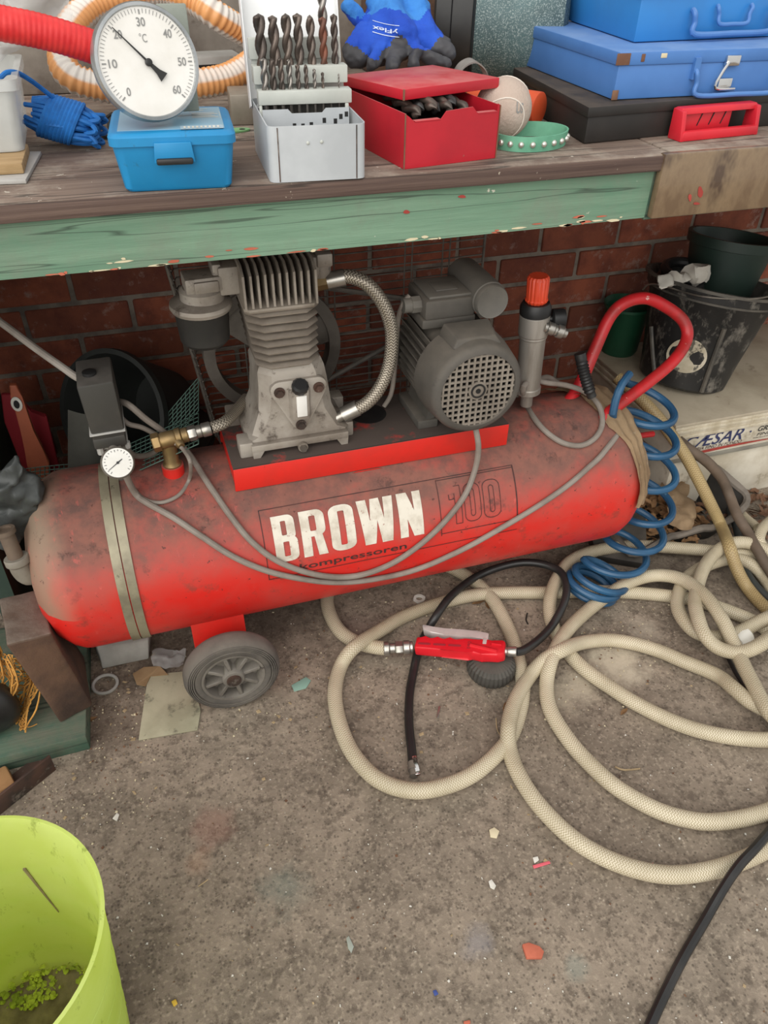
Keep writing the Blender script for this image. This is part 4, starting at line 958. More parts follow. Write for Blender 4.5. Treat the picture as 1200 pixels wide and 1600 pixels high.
# blue recoil hose
turns = [(998, 618, 40, .05), (1005, 660, 42, .05)]
cen = [(at(1008, 612, Y=1.17), .056), (at(1012, 655, Y=1.165), .060), (at(1014, 703, Y=1.155), .060), (at(1013, 757, Y=1.145), .060), (at(1007, 808, Y=1.13), .060), (at(987, 848, Y=1.11), .060), (at(953, 880, Y=1.08), .061)]
pts = []; nt = len(cen)-1
N = nt*16
for i in range(N+1):
    t = i/16; k = min(int(t), nt-1); u = t-k
    c = cen[k][0].lerp(cen[k+1][0], u); r = cen[k][1]+(cen[k+1][1]-cen[k][1])*u
    th = 2*PI*t + .3
    pts.append(c+V(-r*math.cos(th), r*math.sin(th), .012*math.cos(th)))
# lower turns collapse sideways onto the floor
fl_c = [(950, 895, .055), (935, 905, .05), (925, 915, .04), (922, 920, .02)]
last = pts[-1]
for j in range(1, 3*16+1):
    t = j/16; k = min(int(t), 2); u = t-k
    a, b = fl_c[k], fl_c[k+1]
    c = at(a[0]+(b[0]-a[0])*u, a[1]+(b[1]-a[1])*u, Z=a[2]+(b[2]-a[2])*u); th = 2*PI*t+.3
    q = c+V(-.055*math.cos(th), .052*math.sin(th), .022*math.cos(th)); q.z = max(q.z, .009)
    w = min(j/8, 1); pts.append(last.lerp(q, w) if w < 1 else q)
pts = [at(984, 584, Y=1.17), at(972, 600, Y=1.155), at(962, 625, Y=1.145), at(957, 655, Y=1.145)] + pts[2:]
mb = MB(); mb.tube(pts, .0082, 10, 2); solo('recoil_hose', mb, M['coil_blue'], 'blue spiral recoil hose hanging in coils at the right end of the tank', 'hose')
# black grip of a bent cable end leaning on the tank
P = [at(906, 552, Y=1.20), at(911, 575, Y=1.19), at(917, 598, Y=1.18), at(925, 620, Y=1.17)]
mb = MB(); mb.tube(P, .0095, 14, 10, rf=lambda l, t: .0112+.0014*math.sin(l*2*PI/.0065) if .18 < t < .85 else (.0115 if t < .18 else .0095))
solo('spring_grip', mb, M['black'], 'black ribbed cable boot leaning against the red handle', 'grip')

# tyre inflator on the floor
I0, I1 = F(650, 1010, .034), F(790, 1018, .066)
inf = thing('tyre_inflator', 'red tyre inflator gun with a chrome lever lying on the floor', 'tool', V((I0.x+I1.x)/2, (I0.y+I1.y)/2, 0))
ix = (I1-I0).normalized(); iz = V(0, 0, 1); iy = iz.cross(ix).normalized(); iz = ix.cross(iy); IL = (I1-I0).length
# outline in the plane lying nearly flat, facing up
top = [(0, .016)] + [(IL*(.03+.42*k/12), .0165-.0022*abs(math.sin(PI*3*k/12))) for k in range(13)] + [(IL*.55, .017), (IL*.70, .016), (IL*.78, .014), (IL*.86, .0185), (IL*.97, .020), (IL, .014)]
bot = [(IL, -.016), (IL*.93, -.022), (IL*.75, -.022), (IL*.66, -.020), (IL*.60, -.016), (IL*.3, -.0155), (0, -.015)]
pl = top+bot
mb = MB(); mb.prism(pl, I0-iz*.011, ix, iy, .024, .004); body = part('inflator_body', mb, M['inflator_red'], inf)
mb = MB()
for k in range(3):
    a = I0+ix*(IL*(.06+.17*k))+iz*.0135-iy*.004; mb.prism([(.004*math.cos(t)+(.018 if math.cos(t) > 0 else 0), .0026*math.sin(t)) for t in [2*PI*j/12+.01 for j in range(12)]], a, ix, iy, .0008)
part('grip_slot', mb, M['dust_red'], body)
mb = MB(); mb.tube([I0+ix*IL*.62+iz*.014-iy*.001, I0+ix*IL*.92+iz*.014-iy*.014], .0042, 8, raw=True); mb.box(I0+ix*IL*.9+iz*.012+iy*.005, (.02, .004, .008), rotm(-.5), .001); part('body_rib', mb, M['inflator_red'], body)
mb = MB(); add_text(mb, 'EURO', lambda u, v: I0+ix*(IL*.62-.0035+.007*v)+iy*(.010-.022*u)+iz*.0134 if False else I0+ix*(IL*.625-.007*v)+iy*(-.010+.020*u)+iz*.0134, .02); part('lettering', mb, M['dust_red'], body, flat=True)
LV = [(IL*.03, .050), (IL*.05, .052), (IL*.16, .046), (IL*.3, .043), (IL*.52, .042), (IL*.66, .042), (IL*.80, .036), (IL*.80, .012), (IL*.76, .012), (IL*.75, .020), (IL*.60, .023), (IL*.3, .0255), (IL*.14, .030), (IL*.05, .038)]
mb = MB(); mb.prism(LV, I0-iz*.007, ix, iy, .02, .002); mb.box(I0+ix*IL*.77+iy*.013+iz*.003, (.008, .016, .022), Matrix((ix, iy, iz)).transposed(), .001); part('lever', mb, M['lever'], inf)
e = I1+iz*.001
mb = MB(); pipe_fit(mb, e-ix*.004, ix, [(.008, .008), (.0105, .018)]); part('hose_ferrule', mb, M['steel'], inf)
bq = F(779, 1042, .0)
for_b = V(bq.x, bq.y, 0)
# gauge in its ribbed rubber boot, under the body
G = V(.553, .921, 0)
mb = MB(); mb.lathe(G, (0, 0, 1), [(.036, .0008), (.045, .004), (.0495, .013), (.0505, .022), (.0475, .034), (.040, .042), (.030, .0445), (.012, .045)], 128, mod=lambda i: (1.0, .985, .95, .985)[i % 4])
part('gauge_boot', mb, M['ribbed_black'], inf, 25)
hp = [I1+ix*.018, F(818, 1016, .062), F(840, 1001, .05), F(862, 978, .04), F(880, 945, .055), F(885, 918, .06), F(876, 894, .06), F(850, 882, .055), F(815, 879, .05), F(775, 888, .04), F(738, 905, .03), F(705, 931, .045), F(683, 960, .045), F(668, 985, .02), F(655, 1012, .011), F(647, 1045, .010), F(640, 1085, .009), F(639, 1130, .009), F(643, 1170, .009), F(645, 1195, .010)]
mb = MB(); mb.tube(hp, .0088, 12, 8); part('whip_hose', mb, M['gun_black'], inf)
mb = MB(); z0 = hp[-1]; dd = (hp[-1]-hp[-2]).normalized(); mb.cyl(z0-dd*.004, z0+dd*.012, .0095); mb.cyl(z0+dd*.012, z0+dd*.024, .0075); part('chuck', mb, M['iron'], inf)
mb = MB(); q = F(652, 1200, .016); mb.box(q+V(0, .008, .002), (.008, .030, .003), rotm(-.12, .12), .001); mb.box(q+V(-.003, -.008, -.003), (.009, .012, .004), rotm(-.1, -.5), .001); part('chuck_clip', mb, M['chrome'], inf)

# ------------------------------------------------------------------ right-hand corner: tiles, cartons, bucket
TSX, TSY, TSZ = 1.160, 1.272, .273
th = .0088
for k in range(5):
    mb = MB(); z = TSZ-th*(k+1); ox = [0, .004, .002, .006, .003][k]; oy = [0, .001, -.002, .002, -.001][k]
    mb.b2((TSX+ox, TSY+oy, z+.0004), (TSX+.60+ox, TSY+.41+oy, z+th), .0012)
    o = solo('floor_tile', mb, M['tile'] if k == 0 else M['tile_edge'], ['topmost beige tile of the stack, carrying the black bucket', 'second beige tile from the top of the stack under the bucket', 'middle beige tile of the stack under the bucket', 'fourth beige tile from the top of the stack under the bucket', 'bottom beige tile of the stack, resting on the printed carton'][k], 'tile', 'beige tiles stacked under the black bucket')
z1 = TSZ-5*th-.0006
ca = thing('tile_carton', 'white printed cardboard tile carton with blue lettering under the beige tiles', 'carton', (TSX+.22, TSY+.2, .155))
mb = MB(); mb.b2((TSX+.012, TSY+.006, .160), (TSX+.60, TSY+.40, z1), .002); mb.jitter(.0012, 20, 3); part('carton_body', mb, M['carton'], ca)
mb = MB(); mb.b2((TSX+.012, TSY+.004, .156), (TSX+.602, TSY+.402, .168), .001); part('carton_base', mb, M['carton_grey'], ca)
fy = TSY+.0042; ch = z1-.168
def cq(x0, x1, z0, zz, sk=0): return lambda u, v: V(TSX+x0+(x1-x0)*u+sk*v, fy, z0+(zz-z0)*v)
bx = TSX+.030
mb = MB(); add_text(mb, 'CÆSAR', cq(.040, .216, .1935, .2285, .010), .008); part('lettering', mb, M['navy'], ca, flat=True)
mb = MB(); mb.lathe((TSX+.238, fy+.0003, .212), (0, -1, 0), [(.0035, 0), (.0035, .0003)], 4); part('print_mark', mb, M['navy'], ca, flat=True)
mb = MB(); add_text(mb, 'MATERIA FINO IN FONDO', cq(.050, .218, .1835, .1925, .003)); part('lettering', mb, M['ink'], ca, flat=True)
mb = MB(); add_text(mb, 'GRES', cq(.258, .310, .208, .2225, .003), .01); add_text(mb, 'FINE', cq(.262, .302, .1945, .203, .003)); add_text(mb, 'PORCELLANATO', cq(.254, .312, .187, .191)); part('lettering', mb, M['print_black'], ca, flat=True)
mb = MB(); mb.grid(lambda u, v: V(TSX+.075+.34*u, fy-.0003, .171+.002*math.sin(u*4)+.012*u*.6+(.0055*math.sin(PI*min(u*1.4+.05, 1)**.5))*v+.003*v), 20, 1); part('red_swoosh', mb, M['redprint'], ca, flat=True)
mb = MB(); mb.b2((TSX+.035, TSY+.015, .0), (TSX+.62, TSY+.40, .1545), .002); mb.jitter(.002, 14, 9); cb = solo('tile_carton', mb, M['carton'], 'stained cream carton standing on the floor, lowest of the stack', 'carton')
# bucket
BC, RC = V(1.31, 1.47, TSZ), V(1.352, 1.497, TSZ+.245)
bax = (RC-BC).normalized(); BL = (RC-BC).length
bk = thing('builders_bucket', 'scuffed black builders bucket with a worn round sticker on the tile stack', 'bucket', BC)
ux_, uy_, _ = frame(bax)
def flat_base(mb):
    for v in mb.bm.verts:
        if v.co.z < TSZ+.0015: v.co.z = TSZ+.0015
mb = MB(); mb.lathe(BC, bax, [(.098, -.004), (.108, .004), (.1185, BL*.3), (.146, BL*.86), (.150, BL*.88), (.151, BL*.90), (.156, BL*.905), (.160, BL*1.0), (.164, BL*1.0), (.165, BL*1.012), (.160, BL*1.015), (.156, BL*1.0), (.145, BL*.86), (.114, BL*.28), (.103, .01), (.0, .008)], 64, True, False)
flat_base(mb); bb = part('bucket_body', mb, M['bucket'], bk)
mb = MB(); mb.lathe(BC, bax, [(.1585, BL*.985), (.1665, BL*.985), (.167, BL*1.012), (.1585, BL*1.014), (.1585, BL*.985)], 64, False, False); mb.lathe(BC, bax, [(.1465, BL*.875), (.1525, BL*.88), (.153, BL*.9), (.149, BL*.905)], 64, False, False); part('bucket_rim', mb, M['bucket_rim'], bk)
def bucket_pt(x, y, off=.001):
    d = ray(x, y).normalized(); t = 1.2; best = None
    for i in range(4000):
        p = CAM+d*t; h = (p-BC).dot(bax); rr = (p-BC-bax*h).length; k = max(min(h/BL, 1), 0)
        tgt = .108+(.1185-.108)*min(k/.3, 1) if k < .3 else .1185+(.146-.1185)*min((k-.3)/.56, 1)
        if rr < tgt+off: return p
        t += .0005
    return p
sp = [bucket_pt(1073+32*math.cos(2*PI*i/40), 556+27*math.sin(2*PI*i/40), .0012) for i in range(40)]
def fan(pts, c, th=.0004):
    m = MB(); v = [m.bm.verts.new(p) for p in pts]; q = m.bm.verts.new(c)
    for i in range(len(v)): m.face((v[i], v[(i+1) % len(v)], q))
    return m
part('sticker', fan(sp, bucket_pt(1073, 556, .0012)), M['sticker'], bk)
for px0, px1 in ((1128, 1095),):
    mb = MB(); mb.tube([bucket_pt(1132, 513, .001), bucket_pt(1118, 550, .001), bucket_pt(1096, 612, .001)], .006, 8, 4); part('bucket_rib', mb, M['bucket_rim'], bk)
mb = MB(); mb.tube([bucket_pt(1018, 510, .001), bucket_pt(1020, 550, .001), bucket_pt(1024, 590, .001)], .006, 8, 4); part('bucket_rib', mb, M['bucket_rim'], bk)
hz = RC-bax*.03; hd = ux_ if abs(ux_.x) > .5 else uy_
hw = []
e1 = at(1188, 478, Y=1.42); e0 = at(1006, 428, Y=1.53)
hwp = [RC+V(.166, -.03, -.02), RC+V(.172, -.05, .02), RC+V(.12, -.118, .028), RC+V(0, -.164, .026), RC+V(-.12, -.115, .022), RC+V(-.172, .0, .012), RC+V(-.168, .045, -.02)]
mb = MB(); mb.tube(hwp, .0022, 8, 8); part('rim_highlight_handle', mb, M['steel'], bk)  # wire bail shaped along the lip, standing in for the bright highlight there
mb = MB(); mb.box(RC+V(.148, -.06, -.03), (.03, .02, .045), rotm(.5), .005); part('handle_lug', mb, M['bucket_rim'], bk)
mb = MB(); mb.lathe(BC, bax, [(.130, BL*.62), (.128, BL*.64), (.0, BL*.66)], 32, True, False); mb.jitter(.012, 25); part('rubble_fill', mb, M['dark_pot'], bk)
mb = MB()
for (x, y, s) in ((1090, 428, .035), (1062, 434, .026), (1035, 440, .022)):
    c = at(x, y, Y=1.46); mb.ball(c, s*.8, (1.2, .9, .8), 14)
mb.jitter(.016, 42, 2); solo('crumpled_paper', mb, M['paper'], 'crumpled white paper lying inside the scuffed black bucket', 'paper')
# a dark green pot standing in the bucket
c = RC+V(.045, .035, -.105)
mb = MB(); mb.lathe(c, V(.12, .10, 1), [(.060, 0), (.072, .012), (.098, .17), (.106, .172), (.108, .195), (.098, .195), (.09, .17), (.06, .03), (.0, .03)], 48, True, False); solo('green_pot', mb, M['deep_green'], 'dark green plastic pot standing inside the scuffed black bucket', 'pot')
mb = MB(); c = V(1.205, 1.61, .286); mb.lathe(V(1.235, 1.655, TSZ+.0005), (0, 0, 1), [(.045, 0), (.05, .01), (.058, .125), (.062, .13), (.062, .137), (.054, .125)], 40, True, False); solo('green_bucket', mb, M['green_tub'], 'dark green bucket at the back corner of the tile stack', 'bucket')
mb = MB()
for k, (dx_, dz_) in enumerate(((0, -.012), (.006, .010))): mb.tube([RC+V(-.055+dx_+.048*math.cos(2*PI*i/14), .055+.048*math.sin(2*PI*i/14), dz_+.006*math.sin(2*PI*i/14)) for i in range(14)], .012, 10, 4, closed=True)
solo('coiled_hose', mb, M['black'], 'coil of black hose lying in the scuffed bucket behind the paper', 'hose')

# black scoop full of dry leaves, its wavy grey rim towards the camera
rim = [(945, 806, .03), (985, 864, .04), (1040, 842, .045), (1092, 826, .05), (1130, 818, .055), (1166, 782, .06), (1135, 745, .10), (1078, 708, .11), (1000, 712, .05), (950, 755, .03)]
tp0 = [at(x, y, Z=h) for x, y, h in rim]; cs = sum(tp0, V(0, 0, 0))/len(tp0); cs.z = 0
sc = thing('black_scoop', 'torn black plastic scoop holding dry leaves beside the blue coil', 'scoop', V(cs.x, cs.y, 0))
tp = [p for p in spline(tp0, 6, True)]
for p in tp: p.z += .006*noise.noise(p*30)
bp = [V(p.x+(cs.x-p.x)*.14, p.y+(cs.y-p.y)*.14, .001) for p in tp]
ti = [p.lerp(V(cs.x, cs.y, p.z), .03) for p in tp]; bi = [p.lerp(cs, .04)+V(0, 0, .004) for p in bp]
mb = MB(); mb.loft([bp, tp, ti, bi], True, True); part('scoop_body', mb, M['black_dusty'], sc)
mb = MB(); mb.tube(tp, .0095, 8, 1, closed=True, raw=True); mb.jitter(.004, 22); part('scoop_rim', mb, M['rim_grey'], sc)
# fill of leaves
def heap(name, c, rad, h, m, label, cat, n, size, parent=None):
    mb = MB()
    for i in range(n):
        a = random.uniform(0, 2*PI); r = rad*math.sqrt(random.random()); p = V(c.x+r*math.cos(a)*1.0, c.y+r*math.sin(a)*.8, c.z+h*(1-(r/rad)**2)*random.uniform(.4, 1)+.004)
        s = size*random.uniform(.5, 1.1); R = Matrix.Rotation(random.uniform(0, 6), 3, 'Z') @ Matrix.Rotation(random.uniform(-.7, .7), 3, 'X') @ Matrix.Rotation(random.uniform(-.6, .6), 3, 'Y')
        P = [(-1, 0, 0), (-.4, .45, .12), (.4, .4, .1), (1, 0, 0), (.4, -.4, .12), (-.4, -.45, .14)]
        vs = [mb.bm.verts.new(p+R @ (V(q)*s)) for q in P]
        mb.face(vs[:4]); mb.face([vs[0], vs[3], vs[4], vs[5]])
    return mb
mb = heap('', V(cs.x-.05, cs.y-.01, .01), .135, .045, None, '', '', 320, .02)
solo('dry_leaves', mb, [M['leaf']], 'heap of dry brown leaves inside the black scoop', 'leaves', flat=True, stuff=True)
mb = heap('', V(1.40, 1.21, .0), .13, .012, None, '', '', 160, .017)
solo('dry_leaves', mb, M['dry_leaf'], 'scatter of dark dry leaves below the cream carton', 'leaves', flat=True, stuff=True)
def crumple(name, fn, nu, nv, amp, scl, seed, m, label, cat, th=.003, smooth=30):
    mb = MB(); mb.grid(fn, nu, nv); mb.jitter(amp, scl, seed); mb.jitter(amp*.4, scl*2.7, seed+3)
    bmesh.ops.solidify(mb.bm, geom=mb.bm.faces[:], thickness=th); return solo(name, mb, m, label, cat, angle=50)
def cl(u, v):
    p = F(1042+38*v-8*math.sin(u*6), 728+98*u, .05+.05*math.sin(u*3.1)*(1-v)+.03*v); return p
crumple('rag', cl, 26, 14, .014, 26, 4, M['cloth'], 'crumpled beige rag hanging over the back of the black scoop', 'rag')
# beige cloth draped over the right end of the tank
def drape(u, v):
    a = d2r(118-118*u); X0 = .785+.105*min(u*1.7, 1)+.010*math.sin(u*9); X1 = .905+.040*u
    X = X0+(X1-X0)*v
    dome = max(X-XR, 0); r = TR*math.sqrt(max(1-(dome/.078)**2, .10)) if dome > 0 else TR
    r += .006+.003*math.sin(v*19+u*9)
    return V(X+.004*v, TY-r*math.cos(a), TZ+r*math.sin(a))
crumple('cloth', drape, 44, 16, .0045, 30, 8, M['cloth'], 'dusty beige cloth draped over the right end of the red tank', 'cloth', .002)
def drape2(u, v):
    return V(.945+.02*u+.012*math.sin(v*4+1)-.02*v, 1.13+.10*u+.008*math.sin(u*9), .34-.24*v)
crumple('cloth', drape2, 12, 22, .008, 34, 3, M['cloth'], 'strip of beige cloth hanging down between tank end and blue coil', 'cloth', .002)
# dark panels below: black trough under the tank end
mb = MB(); mb.hexa([(.93, 1.16, 0), (1.03, 1.10, 0), (1.09, 1.22, 0), (.98, 1.30, 0), (.93, 1.16, .02), (1.035, 1.095, .02), (1.10, 1.22, .06), (.98, 1.30, .06)], .004); bpy.data.meshes
solo('black_tray', mb, M['black_dusty'], 'black plastic tray on the floor under the right end of the tank', 'tray')
mb = MB(); c = at(1178, 715, Y=1.18); 
mb = MB(); c = at(1205, 735, Y=1.17); mb.ball(c, .03, (1, .8, 1.2), 16); mb.jitter(.006, 30); c0 = c.copy()
for v in mb.bm.verts: v.co.z = max(v.co.z, .001)
# ------------------------------------------------------------------ white plug between the hose loops, black mains cable
pl = thing('mains_plug', 'white mains plug lying between the hose loops on the floor', 'plug', F(1155, 1000, 0))
pc = F(1158, 998, .022); dx = V(.93, .30, .1).normalized()
mb = MB(); mb.lathe(pc-dx*.024, dx, [(.011, 0), (.019, .006), (.0215, .026), (.020, .040), (.017, .042)], 24); part('plug_body', mb, M['plug'], pl)
for s in (-1, 1):
    mb = MB(); q = dx.cross(V(0, 0, 1)).normalized()*s*.007; mb.cyl(pc+dx*.017+q, pc+dx*.032+q, .0022, seg=10); part('plug_pin', mb, M['steel'], pl)
mb = MB(); mb.tube([pc-dx*.022, F(1130, 1006, .012), F(1136, 1024, .006), F(1150, 1052, .005), F(1166, 1076, .005)], .0042, 8, 6); part('plug_cable', mb, M['gun_black'], pl)
mb = MB(); P = [F(1008, 1620, .008), F(1035, 1560, .008), F(1068, 1495, .008), F(1100, 1440, .009), F(1130, 1388, .03), F(1155, 1352, .042), F(1180, 1325, .04), F(1220, 1280, .02), F(1270, 1230, .015)]
mb.tube(P, .0078, 10, 8); solo('mains_cable', mb, M['gun_black'], 'thick black cable crossing the lower right corner of the floor', 'cable')

# ------------------------------------------------------------------ left-hand corner
gb = [F(-40, 1130, .045), F(60, 1100, .045), F(132, 1098, .045)]
mb = MB(); A, B = F(134, 1150, .04), F(-30, 1193, .04); 
mb.hexa([(B.x-.10, B.y+.0, .0), (A.x, A.y-.0, .0), (A.x+.012, A.y+.33, .0), (B.x-.10, B.y+.33, 0), (B.x-.10, B.y, .04), (A.x, A.y, .04), (A.x+.012, A.y+.33, .04), (B.x-.10, B.y+.33, .04)], .002)
solo('wooden_board', mb, M['greenwood'], 'green stained wooden board lying flat under the brown block', 'board')
blk = MB()
f00, f10 = at(95, 1130, Z=.042), at(145, 1103, Z=.042)
f01, f11 = at(10, 1008, Y=f00.y+.012), at(80, 990, Y=f10.y+.012)
back = V(-.022, .13, -.008)
q = [f00, f10, f10+V(-.012, .13, 0), f00+V(-.012, .13, 0), f01, f11, f11+back, f01+back]
blk.hexa(q, .004); bmesh.ops.subdivide_edges(blk.bm, edges=blk.bm.edges[:], cuts=3, use_grid_fill=True); blk.jitter(.003, 22, 5)
for v in blk.bm.verts: v.co.z = max(v.co.z, .0415)
solo('concrete_block', blk, M['block'], 'brown concrete block leaning against the left end of the tank', 'block')
# orange net
def netfn(u, v):
    return at(-25+80*u+12*math.sin(v*5), 1020+110*v, Z=.19-.12*v-.03*u)+V(0, .02*math.sin(u*8+v*3), .012*math.sin(u*14))
mb = MB(); nu, nv = 22, 24
G = [[V(netfn(i/nu, j/nv))+V(noise.noise_vector(V(i*.9, j*.9, 3)))*.009 for i in range(nu+1)] for j in range(nv+1)]
for j in range(nv+1): mb.tube(G[j], .0012, 4, 1, raw=True)
for i in range(nu+1): mb.tube([G[j][i] for j in range(nv+1)], .0012, 4, 1, raw=True)
for k in range(14):
    a = random.random(); mb.tube([V(netfn(a+.1*random.random(), t/6))+V(0, -.008, .006*math.sin(t*2+k)) for t in range(7)], .0018, 5, 2)
mb.tube([at(45, 1110, Z=.07), at(30, 1132, Z=.055), at(45, 1136, Z=.05), at(58, 1131, Z=.05)], .0011, 5, 4)
on_ = solo('orange_net', mb, M['net_orange'], 'orange plastic net bag hanging in front of the brown block', 'net', stuff=True)
mb = MB(); c = at(-22, 1110, Z=.10); mb.ball(c, .055, (1, .7, 1.15), 20); mb.jitter(.01, 16)
solo('black_bag', mb, M['gun_black'], 'black bag at the left edge beside the orange net', 'bag')
# rusty steel angle and tan wood scrap
a0, a1 = F(-20, 1290, 0), F(88, 1203, 0); d = (a1-a0).normalized(); q = V(-d.y, d.x, 0)
mb = MB(); mb.prism([(0, 0), (.05, 0), (.05, .005), (.005, .005), (.005, .042), (0, .042)], a0+V(0, 0, .0005), q, V(0, 0, 1), -(a1-a0).length if False else (a1-a0).length, .0008)
solo('steel_angle', mb, M['rust'], 'rusty black steel angle bar lying beside the lime tub', 'angle bar')
mb = MB(); c = F(2, 1232, .012); mb.box(V(c.x-.03, c.y, .012), (.10, .05, .022), rotm(.35), .004); mb.jitter(.003, 30); solo('wood_scrap', mb, M['tan_wood'], 'tan piece of scrap wood behind the steel angle', 'wood')
# white pvc piece, ring, sheet, brown paper
mb = MB(); c0_, c1_ = F(152, 1050, .0), F(234, 1034, .0)
mb.hexa([at(160, 1046, Z=.001), at(233, 1030, Z=.001), at(235, 1000, Z=.001), at(150, 1018, Z=.001), at(152, 1012, Z=.04), at(231, 1000, Z=.04), at(235, 985, Z=.045), at(150, 995, Z=.045)], .004)
bmesh.ops.subdivide_edges(mb.bm, edges=mb.bm.edges[:], cuts=2, use_grid_fill=True); mb.jitter(.003, 30)
for v in mb.bm.verts: v.co.z = max(v.co.z, .0008)
solo('packing_piece', mb, M['putty'], 'grey white plastic packing piece under the tank strap', 'packing')
mb = MB(); c = F(165, 1071, .0)
mb.tube([V(c.x+.0235*math.cos(2*PI*i/24), c.y+.0215*math.sin(2*PI*i/24), .0045+.002*math.sin(2*PI*i/24)) for i in range(24)], .0034, 8, 1, closed=True, raw=True); solo('plastic_ring', mb, M['putty'], 'small white plastic ring lying near the brown block', 'ring')
sh = [F(232, 1056, 0), F(300, 1050, 0), F(314, 1112, 0), F(309, 1142, 0), F(217, 1158, 0)]
mb = MB(); mb.prism([(p.x, p.y) for p in sh], (0, 0, .001), (1, 0, 0), (0, 1, 0), .0032, .0006); solo('cement_sheet', mb, M['sheet'], 'stained grey offcut of sheet lying flat behind the wheel', 'sheet')
sh = [F(208, 1055, 0), F(225, 1046, 0), F(252, 1044, 0), F(262, 1058, 0), F(236, 1060, 0), F(228, 1075, 0), F(215, 1073, 0)]
mb = MB(); mb.prism([(p.x, p.y) for p in sh], (0, 0, .005), (1, 0, 0), (0, 1, 0), .002); mb.jitter(.003, 40); solo('brown_paper', mb, M['cardboard'], 'torn scrap of brown paper behind the grey sheet', 'paper')
crumple('film_scrap', lambda u, v: F(240+48*u, 1015+26*v, .012), 12, 8, .011, 34, 6, M['film'], 'crumpled clear plastic film under the tank behind the wheel', 'film', .0008)
# pipe elbow at the left end
pe = thing('drain_pipe', 'short brown pipe with a grey plastic elbow left of the tank', 'pipe', at(20, 880, Y=1.13))
P0, P1, P2 = at(8, 830, Y=1.14), at(26, 873, Y=1.13), at(58, 888, Y=1.14)
mb = MB(); mb.cyl(P0, P1, .0125); mb.ring(P0-(P1-P0).normalized()*.004, P1-P0, .0165, .011, .008); part('pipe', mb, M['pipe_brown'], pe)
d1 = (P1-P0).normalized(); d2 = (P2-P1).normalized()
mb = MB(); mb.lathe(P1-d1*.004, d1, [(.0195, 0), (.0205, .002), (.0205, .012), (.018, .015)], 24); mb.tube([P1+d1*.006, P1+d1*.022, P1+d1*.030+d2*.012, P2+d1*.01, P2+d1*.01+d2*.02], .0165, 16, 6); part('elbow', mb, M['pvc'], pe)
# grey crumpled sack left of the tank
mb = MB()
for x, y, r in ((15, 765, .035), (35, 800, .03), (-5, 820, .04), (25, 735, .02), (50, 770, .022)): mb.ball(at(x, y, Y=1.19), r, (1.1, .8, 1.2), 16)
mb = mb.remesh(.006, 3); mb.jitter(.016, 26, 3); mb.jitter(.006, 70, 5)
solo('grey_sack', mb, M['greyplastic'], 'crumpled dark grey sack at the left end of the tank', 'sack', angle=180)
# dark barrel standing behind to hold it up: black pot pair behind the switch
pt = thing('plant_pot', 'grey rimmed black plant pot on its side behind the pressure switch', 'pot', at(200, 700, Y=1.55))
c = at(215, 640, Y=1.52); ax_ = V(-.55, -.62, .35).normalized()
mb = MB(); mb.lathe(c-ax_*.10, ax_, [(.08, 0), (.125, .17), (.13, .17), (.13, .185), (.120, .185), (.118, .17), (.075, .01)], 48, True, True); part('pot_body', mb, M['dark_pot'], pt)
mb = MB(); mb.lathe(V(-.03, 1.58, 0), (0, 0, 1), [(.12, 0), (.145, .26), (.15, .26), (.15, .28)], 40); solo('black_drum', mb, M['dark_pot'], 'dark round container standing by the wall behind the pressure switch', 'container')
mb = MB(); aa = at(108, 640, Y=1.42); mb.grid(lambda u, v: at(106+60*u*(1-.3*v)+20*v*u, 640+92*v+18*u*v, Y=1.42-.03*v)+V(0, -.02*math.sin(u*2.5), 0), 8, 10, .003); solo('grey_sheet', mb, M['pot_grey'], 'curled grey plastic sheet standing behind the pressure switch', 'sheet')
# green netting
def mesh_net(name, fn, nu, nv, r, m, label):
    mb = MB()
    G = [[V(fn(i/nu, j/nv)) for i in range(nu+1)] for j in range(nv+1)]
    for j in range(nv+1): mb.tube(G[j], r, 4, 2)
    for i in range(nu+1): mb.tube([G[j][i] for j in range(nv+1)], r, 4, 2)
    return solo(name, mb, m, label, 'netting', stuff=True)
mesh_net('green_netting', lambda u, v: at(-20+330*u, 742-120*max(u-.45, 0)**1.2*1.6+48*v-18*math.sin(u*3), Y=1.36-.16*v+.05*math.sin(u*4)), 44, 8, .0010, M['greynet'], 'dark green garden netting bunched along the back of the tank')
mesh_net('green_netting', lambda u, v: at(250+60*u, 660-70*u+52*v, Y=1.40-.03*v), 9, 8, .0010, M['greynet'], 'green netting pulled up against the left side of the wire guard')
# red brush with hanging hole, leaning in the corner
br = thing('paint_brush', 'old brush with reddish handle and hanging hole in the left corner', 'brush', at(60, 760, Y=1.42))
ctr = [(20, 600, 6), (26, 618, 9), (33, 640, 9), (42, 670, 10), (52, 698, 14), (60, 722, 18), (62, 745, 14), (62, 775, 10)]
poly = [at(x-w, y, Y=1.42) for x, y, w in ctr] + [at(x+w, y, Y=1.42) for x, y, w in ctr[::-1]]
mb = MB(); mb.prism([(p.x, p.z) for p in poly], (0, 1.428, 0), (1, 0, 0), (0, 0, 1), .014, .003); part('brush_handle', mb, M['paint_handle'], br)
hc = at(26, 631, Y=1.412)
mb = MB(); mb.lathe(hc, (0, -1, 0), [(.0095, 0), (.0095, .002)], 20); 
for v in mb.bm.verts: v.co.z = hc.z+(v.co.z-hc.z)*1.6
part('hole_ring', mb, M['white'], br)
mb = MB(); mb.lathe(hc+V(0, -.002, 0), (0, -1, 0), [(.005, 0), (.005, .0015)], 16)
for v in mb.bm.verts: v.co.z = hc.z+(v.co.z-hc.z)*1.7
part('hole', mb, M['black'], br)
mb = MB(); c = at(40, 650, Y=1.50)
